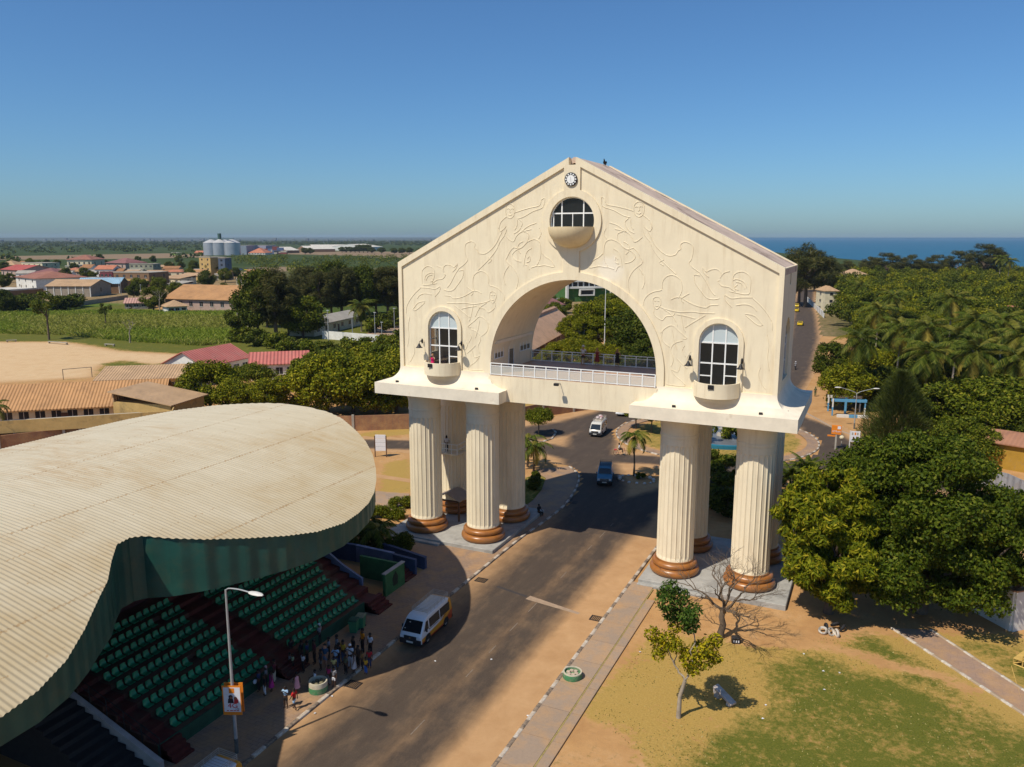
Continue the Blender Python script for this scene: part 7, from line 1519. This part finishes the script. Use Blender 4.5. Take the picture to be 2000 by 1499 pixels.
# --- field and town trees
for px, top, key, lab in (((96, 664), 568, 'sparse', 'tall sparse dark tree beside the sandy pitch'), ((207, 637), 592, 'sparse', 'thin dark tree leaning in the reeds'), ((300, 608), 560, 'broad', 'leafy round tree at the far reed edge'), ((404, 566), 528, 'dark', 'dark dense tree below the yellow tower'), ((378, 598), 572, 'broad', 'leafy tree before the large orange brown hall'), ((8, 612), 565, 'dark', 'dark tree at the left picture edge beyond the pitch'), ((418, 540), 508, 'dark', 'dark tree between the two towers'), ((440, 600), 552, 'sparse', 'thin tree at the corner of the large hall'), ((472, 655), 590, 'dark', 'dark palm like tree at the reed corner')): g = G(*px); tree(key, g, ZAT(g, top), lab)
for i, px in enumerate(((20, 606), (45, 608), (70, 606), (110, 606), (130, 604), (60, 600), (145, 600))): tree('darkshrub', G(*px), 5.5, 'dark shrub in the hedge row beyond the reeds at the left', 'shrub', 'dark shrubs beyond the reeds', 'shrub', None, 1.3)
for i, px in enumerate(((22, 552), (8, 566), (75, 526), (92, 524), (112, 520), (146, 532), (150, 520), (168, 548), (182, 548), (332, 532), (372, 545), (206, 522), (60, 522), (250, 524), (270, 512), (282, 568), (310, 575), (355, 528), (350, 515), (300, 515), (440, 552), (475, 560), (500, 556), (540, 560), (30, 520), (196, 512), (90, 562), (262, 585), (270, 570), (460, 545), (380, 530), (128, 548), (235, 520), (10, 535), (346, 585))): g = G(*px); tree('dark' if i % 2 else 'broad', g, random.uniform(6, 9.5), 'green tree standing among the houses of the town', 'tree', 'trees among the town houses')
for px, top, lab in (((464, 640), 566, 'dead pale trunked tree left of the dark wood'), ((484, 645), 565, 'dead pale trunked tree close to the dark wood'), ((254, 670), 620, 'small bare tree in front of the reeds'), ((158, 600), 562, 'bare dark tree by the brown warehouse'), ((312, 610), 560, 'bare pale tree beside the round leafy tree')):
    g = G(*px); h = ZAT(g, top); t = thing('bare_tree', lab, 'tree', (g.x, g.y, 0)); b = MB(); limb(b, (0, 0, -.2), (.3, 0, h*.5), .22, .15, 7, .05); b.build('trunk', BARKP, t, 50); b = MB()
    for a in (.3, 2.2, 4.1): twig(b, Vector((.3, 0, h*.45)), Vector((math.cos(a)*.5, math.sin(a)*.5, .9)).normalized(), h*.22, .10, 2)
    b.build('branches', BARKP, t, 50)
for i, px in enumerate(((668, 494), (676, 494), (684, 494), (694, 494), (702, 494), (710, 494), (718, 494), (726, 495), (596, 497), (606, 497), (745, 496), (770, 497), (800, 496), (785, 497), (820, 498))): g = G(*px); tree('dark', g, 15 if 3 < i < 7 else 11, 'dark tree in the distant clump by the long pale sheds', 'tree', 'distant dark trees by the sheds', wide=1.5)
# --- seen through the arch
for i, (px, top, key) in enumerate((((1118, 690), 612, 'eucalypt'), ((1150, 690), 582, 'eucalypt'), ((1185, 694), 580, 'eucalypt'), ((1215, 690), 582, 'eucalypt'), ((1135, 702), 620, 'eucalypt'), ((1165, 700), 610, 'eucalypt'), ((1200, 672), 578, 'eucalypt'))): g = G(*px); tree(key, g, ZAT(g, top), 'tall light green tree seen through the arch', 'tree', 'light green trees through the arch', wide=1.35)
for i, (px, top) in enumerate((((1240, 712), 605), ((1262, 715), 622), ((1282, 715), 610), ((1225, 714), 640), ((1300, 710), 610), ((1255, 690), 600), ((1240, 735), 670), ((1275, 738), 660))): g = G(*px); tree('dark', g, ZAT(g, top), 'darker tree at the right side of the arch view', 'tree', 'darker trees through the arch', wide=1.2)
for i, (px, h) in enumerate((((1085, 708), 3.4), ((1100, 712), 4), ((1120, 712), 4.4), ((1140, 714), 4.2), ((1160, 716), 4.2), ((1180, 718), 4), ((1200, 718), 3.8), ((1070, 715), 3.2), ((1130, 735), 2.6), ((1165, 740), 2.6), ((1200, 742), 2.6), ((1095, 732), 2.4), ((1055, 725), 2.6))): tree('lime', G(*px), h*1.35, 'low bright green shrub below the trees in the arch view', 'shrub', 'bright shrubs through the arch', 'shrub', None, .9)
for i, (px, top) in enumerate((((1055, 640), 596), ((1085, 628), 590), ((1050, 612), 580), ((1100, 612), 582), ((1075, 605), 575), ((1020, 620), 575), ((1190, 620), 572), ((1215, 610), 565), ((1240, 620), 570), ((1270, 615), 565))): g = G(*px); tree('broad', g, ZAT(g, top), 'green tree far beyond the roofs in the arch view', 'tree', 'far green trees through the arch', wide=1.2)
# --- the grove to the right of the sandy road
def casuarina_young(px, top, label):
    g = G(*px); h = ZAT(g, top); t = thing('young_casuarina', label, 'tree', (g.x, g.y, 0)); n = 20000; V = []
    z = h*(.06+.92*RNG.random(n)**1.25); a = RNG.random(n)*2*PI; prof = (1-z/h)**.7*h*.62*(.72+.28*np.sin(a*5+z*1.3)); r = prof*(.25+.75*RNG.random(n)**.5); P = np.stack([r*np.cos(a), r*np.sin(a), z], 1)
    d = np.stack([np.cos(a), np.sin(a), .75+RNG.random(n)*.9], 1)+RNG.normal(size=(n, 3))*.3; d /= np.linalg.norm(d, axis=1)[:, None]; s = np.cross(d, RNG.normal(size=(n, 3))); s /= np.linalg.norm(s, axis=1)[:, None]
    l = (.5+.5*RNG.random(n))[:, None]; q = np.stack([P-s*.03, P+s*.03, P+d*l+s*.012, P+d*l-s*.012], 1).reshape(-1, 3); link('crown', npmesh('crown', q, np.arange(n*4).reshape(-1, 4), LM['pine']), t); b = MB(); limb(b, (0, 0, -.1), (0, 0, h*.85), .18, .04); b.build('trunk', BARK, t)
casuarina_young((1752, 868), 728, 'feathery dark cone shaped casuarina beside the street lamp')
for px, top, key, lab in (((1622, 752), 668, 'dark', 'dark green roadside tree reaching over the sandy road'), ((1650, 800), 712, 'lime', 'yellow green roadside tree behind the blue and white shelter'), ((1668, 790), 715, 'dark', 'dark leafy tree behind the yellow green roadside tree'), ((1690, 800), 735, 'dark', 'dark tree left of the feathery casuarina')): g = G(*px); tree(key, g, ZAT(g, top), lab)
for i, (px, top, key) in enumerate((((1850, 858), 745, 'broad'), ((1910, 868), 742, 'broad'), ((1965, 862), 738, 'umbrella'), ((1880, 820), 735, 'broad'), ((1940, 820), 730, 'lime'), ((2000, 850), 735, 'broad'), ((1830, 800), 735, 'lime'), ((1790, 800), 720, 'dark'), ((1870, 895), 812, 'broad'), ((1905, 905), 830, 'broad'), ((1934, 884), 788, 'broad'), ((1962, 880), 800, 'dark'), ((1725, 790), 715, 'dark'), ((1985, 790), 725, 'broad'), ((2030, 830), 740, 'dark'), ((1925, 880), 800, 'dark'))): g = G(*px); tree(key, g, ZAT(g, top), 'spreading green tree in front of the palms', 'tree', 'spreading trees before the palms', wide=1.15)
random.seed(33); cnt = 0; PTS = []
y = 84.0
while y < 620:
    sp = 6.5+(y-84)*.016
    xl = (21 if y < 130 else 21-(y-130)*.085) if y < 330 else 4-(y-330)*.10; xr = CX+.139*(y-CY)+14
    x = xl+random.uniform(0, sp)
    while x < xr:
        PTS.append((x+random.uniform(-1.5, 1.5), y+random.uniform(-2, 2))); x += sp*random.uniform(.85, 1.2)
    y += sp*.95
FAR = [(x, y) for x, y in PTS if y >= 215]
for x, y in PTS:
    if y >= 215: continue
    k = random.choice(('broad', 'dark', 'dark', 'lime', 'broad', 'umbrella')); h = random.uniform(4.6, 7.4)+min(3.5, (y-84)*.013)
    if any(abs(x-at_crown(px, py, z)[0]) < 5 and -14 < y-at_crown(px, py, z)[1] < 3 for px, py, z, _ in PLIST): h *= .5
    tree(k, (x, y), h, 'leafy green tree in the dense grove between road and sea', 'tree', 'trees of the grove by the sea', wide=random.uniform(1.1, 1.4))
for lf in ('dark', 'mid', 'lime'):
    cl = []
    for x, y in FAR[{'dark': 0, 'mid': 1, 'lime': 2}[lf]::3]:
        hh = random.uniform(7, 11); R_ = random.uniform(4, 6)
        for c in crown_pts(R_, hh, 1.5, 16, 'round', .36): cl.append((x+c[0], y+c[1], c[2], c[3]))
    stuff(link('grove_canopy', leaves('grove_canopy', cl, 90, .75, .42, LM[lf], .8)))
for px, py, top, wd in ((1572, 600, 468, 1.15), (1560, 596, 485, 1.0), (1700, 545, 500, 1.4), (1730, 545, 492, 1.5), (1775, 545, 496, 1.2), (1825, 545, 496, 1.3), (1870, 545, 488, 1.3), (1920, 545, 474, 1.4), (1935, 548, 484, 1.2), (1650, 548, 508, 1.3), (1610, 575, 505, 1.3), (1590, 570, 500, 1.2), (1795, 548, 505, 1.2), (1690, 560, 512, 1.3)):
    g = G(px, py) if py > 560 else G(px, 549); tree('wispy', g, ZAT(g, top), 'tall dark feathery tree standing against the sea', 'tree', 'tall feathery trees by the sea', wide=wd*1.1)
# --- stuff: reeds, mangroves, grass tufts
def scatter(n, poly_list, keep=None):
    P = np.concatenate([np.array(p, float) for p in poly_list]); x0, y0 = P.min(0); x1, y1 = P.max(0); X = RNG.uniform(x0, x1, n); Y = RNG.uniform(y0, y1, n); m = np.zeros(n, bool)
    for p in poly_list: m |= sdist(X, Y, p) > 0
    if keep is not None: m &= keep(X, Y)
    return X[m], Y[m]
def blades(name, X, Y, h, w_, mat, n=1, lean=.25, z=0):
    k = len(X); H_ = h*(.6+.8*RNG.random(k)); a = RNG.random(k)*PI; dx, dy = np.cos(a)*w_*(.6+.8*RNG.random(k)), np.sin(a)*w_*(.6+.8*RNG.random(k)); lx, ly = RNG.normal(size=k)*lean*H_, RNG.normal(size=k)*lean*H_
    Z = np.full(k, z); V = np.stack([np.stack([X-dx, Y-dy, Z], 1), np.stack([X+dx, Y+dy, Z], 1), np.stack([X+dx*.5+lx, Y+dy*.5+ly, Z+H_], 1), np.stack([X-dx*.5+lx, Y-dy*.5+ly, Z+H_*.92], 1)], 1).reshape(-1, 3)
    return stuff(link(name, npmesh(name, V, np.arange(k*4).reshape(-1, 4), mat)))
REED = leafmat('reed_blades', [(0, (.19, .20, .026)), (.5, (.33, .33, .055)), (.8, (.44, .40, .085)), (1, (.54, .46, .15))], .35); REEDG = leafmat('green_reed_blades', [(0, (.10, .15, .014)), (.5, (.19, .26, .026)), (1, (.31, .34, .05))], .35)
RP = gpoly([(-300, 652), (0, 652), (120, 655), (260, 668), (390, 676), (470, 668), (490, 640), (480, 610), (320, 612), (245, 608), (60, 612), (-300, 612)])
def clumpy(X, Y): return (np.sin(X*.11+1.3*np.sin(Y*.07))+np.sin(Y*.13+X*.05)+RNG.normal(size=len(X))*.7) > -.5
X, Y = scatter(230000, [RP], lambda X, Y: np.sin(X*.043+2*np.sin(Y*.031))+RNG.normal(size=len(X)) > -1.1); q_ = np.sin(X*.06+1.7*np.sin(Y*.05+X*.02))+.6*np.sin(Y*.11-X*.03)+RNG.normal(size=len(X))*.5; blades('reeds', X[q_ > -.1], Y[q_ > -.1], 1.1, .10, REED, lean=.75); blades('green_reeds', X[q_ <= -.1], Y[q_ <= -.1], 0.9, .10, REEDG, lean=.75)
TUFT = leafmat('grass_tufts', [(0, (.12, .13, .03)), (.4, (.22, .20, .05)), (.7, (.40, .32, .11)), (1, (.52, .41, .17))], .2)
X, Y = scatter(60000, [gpoly([(1250, 1265), (1740, 1240), (2030, 1440), (2030, 1560), (1240, 1560), (1280, 1499), (1160, 1400)])], lambda X, Y: (pdist(X, Y, TRAIL) > .8) & (np.sin(X*.9+np.sin(Y*1.3))+np.sin(Y*.8)+RNG.normal(size=len(X)) > .1))
blades('grass_tufts', X[::5], Y[::5], .05, .035, TUFT, lean=.6)
def thicket(name, X, Y, r, per, L, W, leaf, hz=.6):
    cl = [(x, y, rr*hz*.6, rr) for x, y, rr in zip(X, Y, r*(.6+.8*RNG.random(len(X))))]; return stuff(link(name, leaves(name, cl, per, L, W, LM[leaf], hz)))
X, Y = scatter(1500, [gpoly([(560, 516), (640, 502), (860, 502), (860, 600), (790, 590), (600, 545), (560, 530), (470, 518), (450, 500), (560, 502)])]); thicket('scrub_thicket', X, Y, 4.2, 46, 1.5, .9, 'mid')
X, Y = scatter(5200, [gpoly([(-60, 497), (300, 492), (400, 493), (400, 473), (-60, 473)]), gpoly([(540, 480), (860, 480), (860, 472), (400, 472), (400, 476)]), gpoly([(-40, 520), (130, 508), (400, 506), (400, 500), (-40, 507)])]); thicket('mangrove_wood', X, Y, 7, 22, 4.5, 2.8, 'dark', .5)
# ================================================================ haze
b = MB(); b.box(-9000, 3000, -120, 11000, -2.0, 58)
m = bpy.data.materials.new('haze_air'); m.use_nodes = True; n = m.node_tree; n.nodes.clear(); o = n.nodes.new('ShaderNodeOutputMaterial'); v = n.nodes.new('ShaderNodeVolumePrincipled')
v.inputs['Color'].default_value = (.62, .76, .95, 1); v.inputs['Density'].default_value = .00005; v.inputs['Anisotropy'].default_value = .1; n.links.new(v.outputs[0], o.inputs['Volume'])
HAZE = True
if HAZE: stuff(b.build('haze', m))
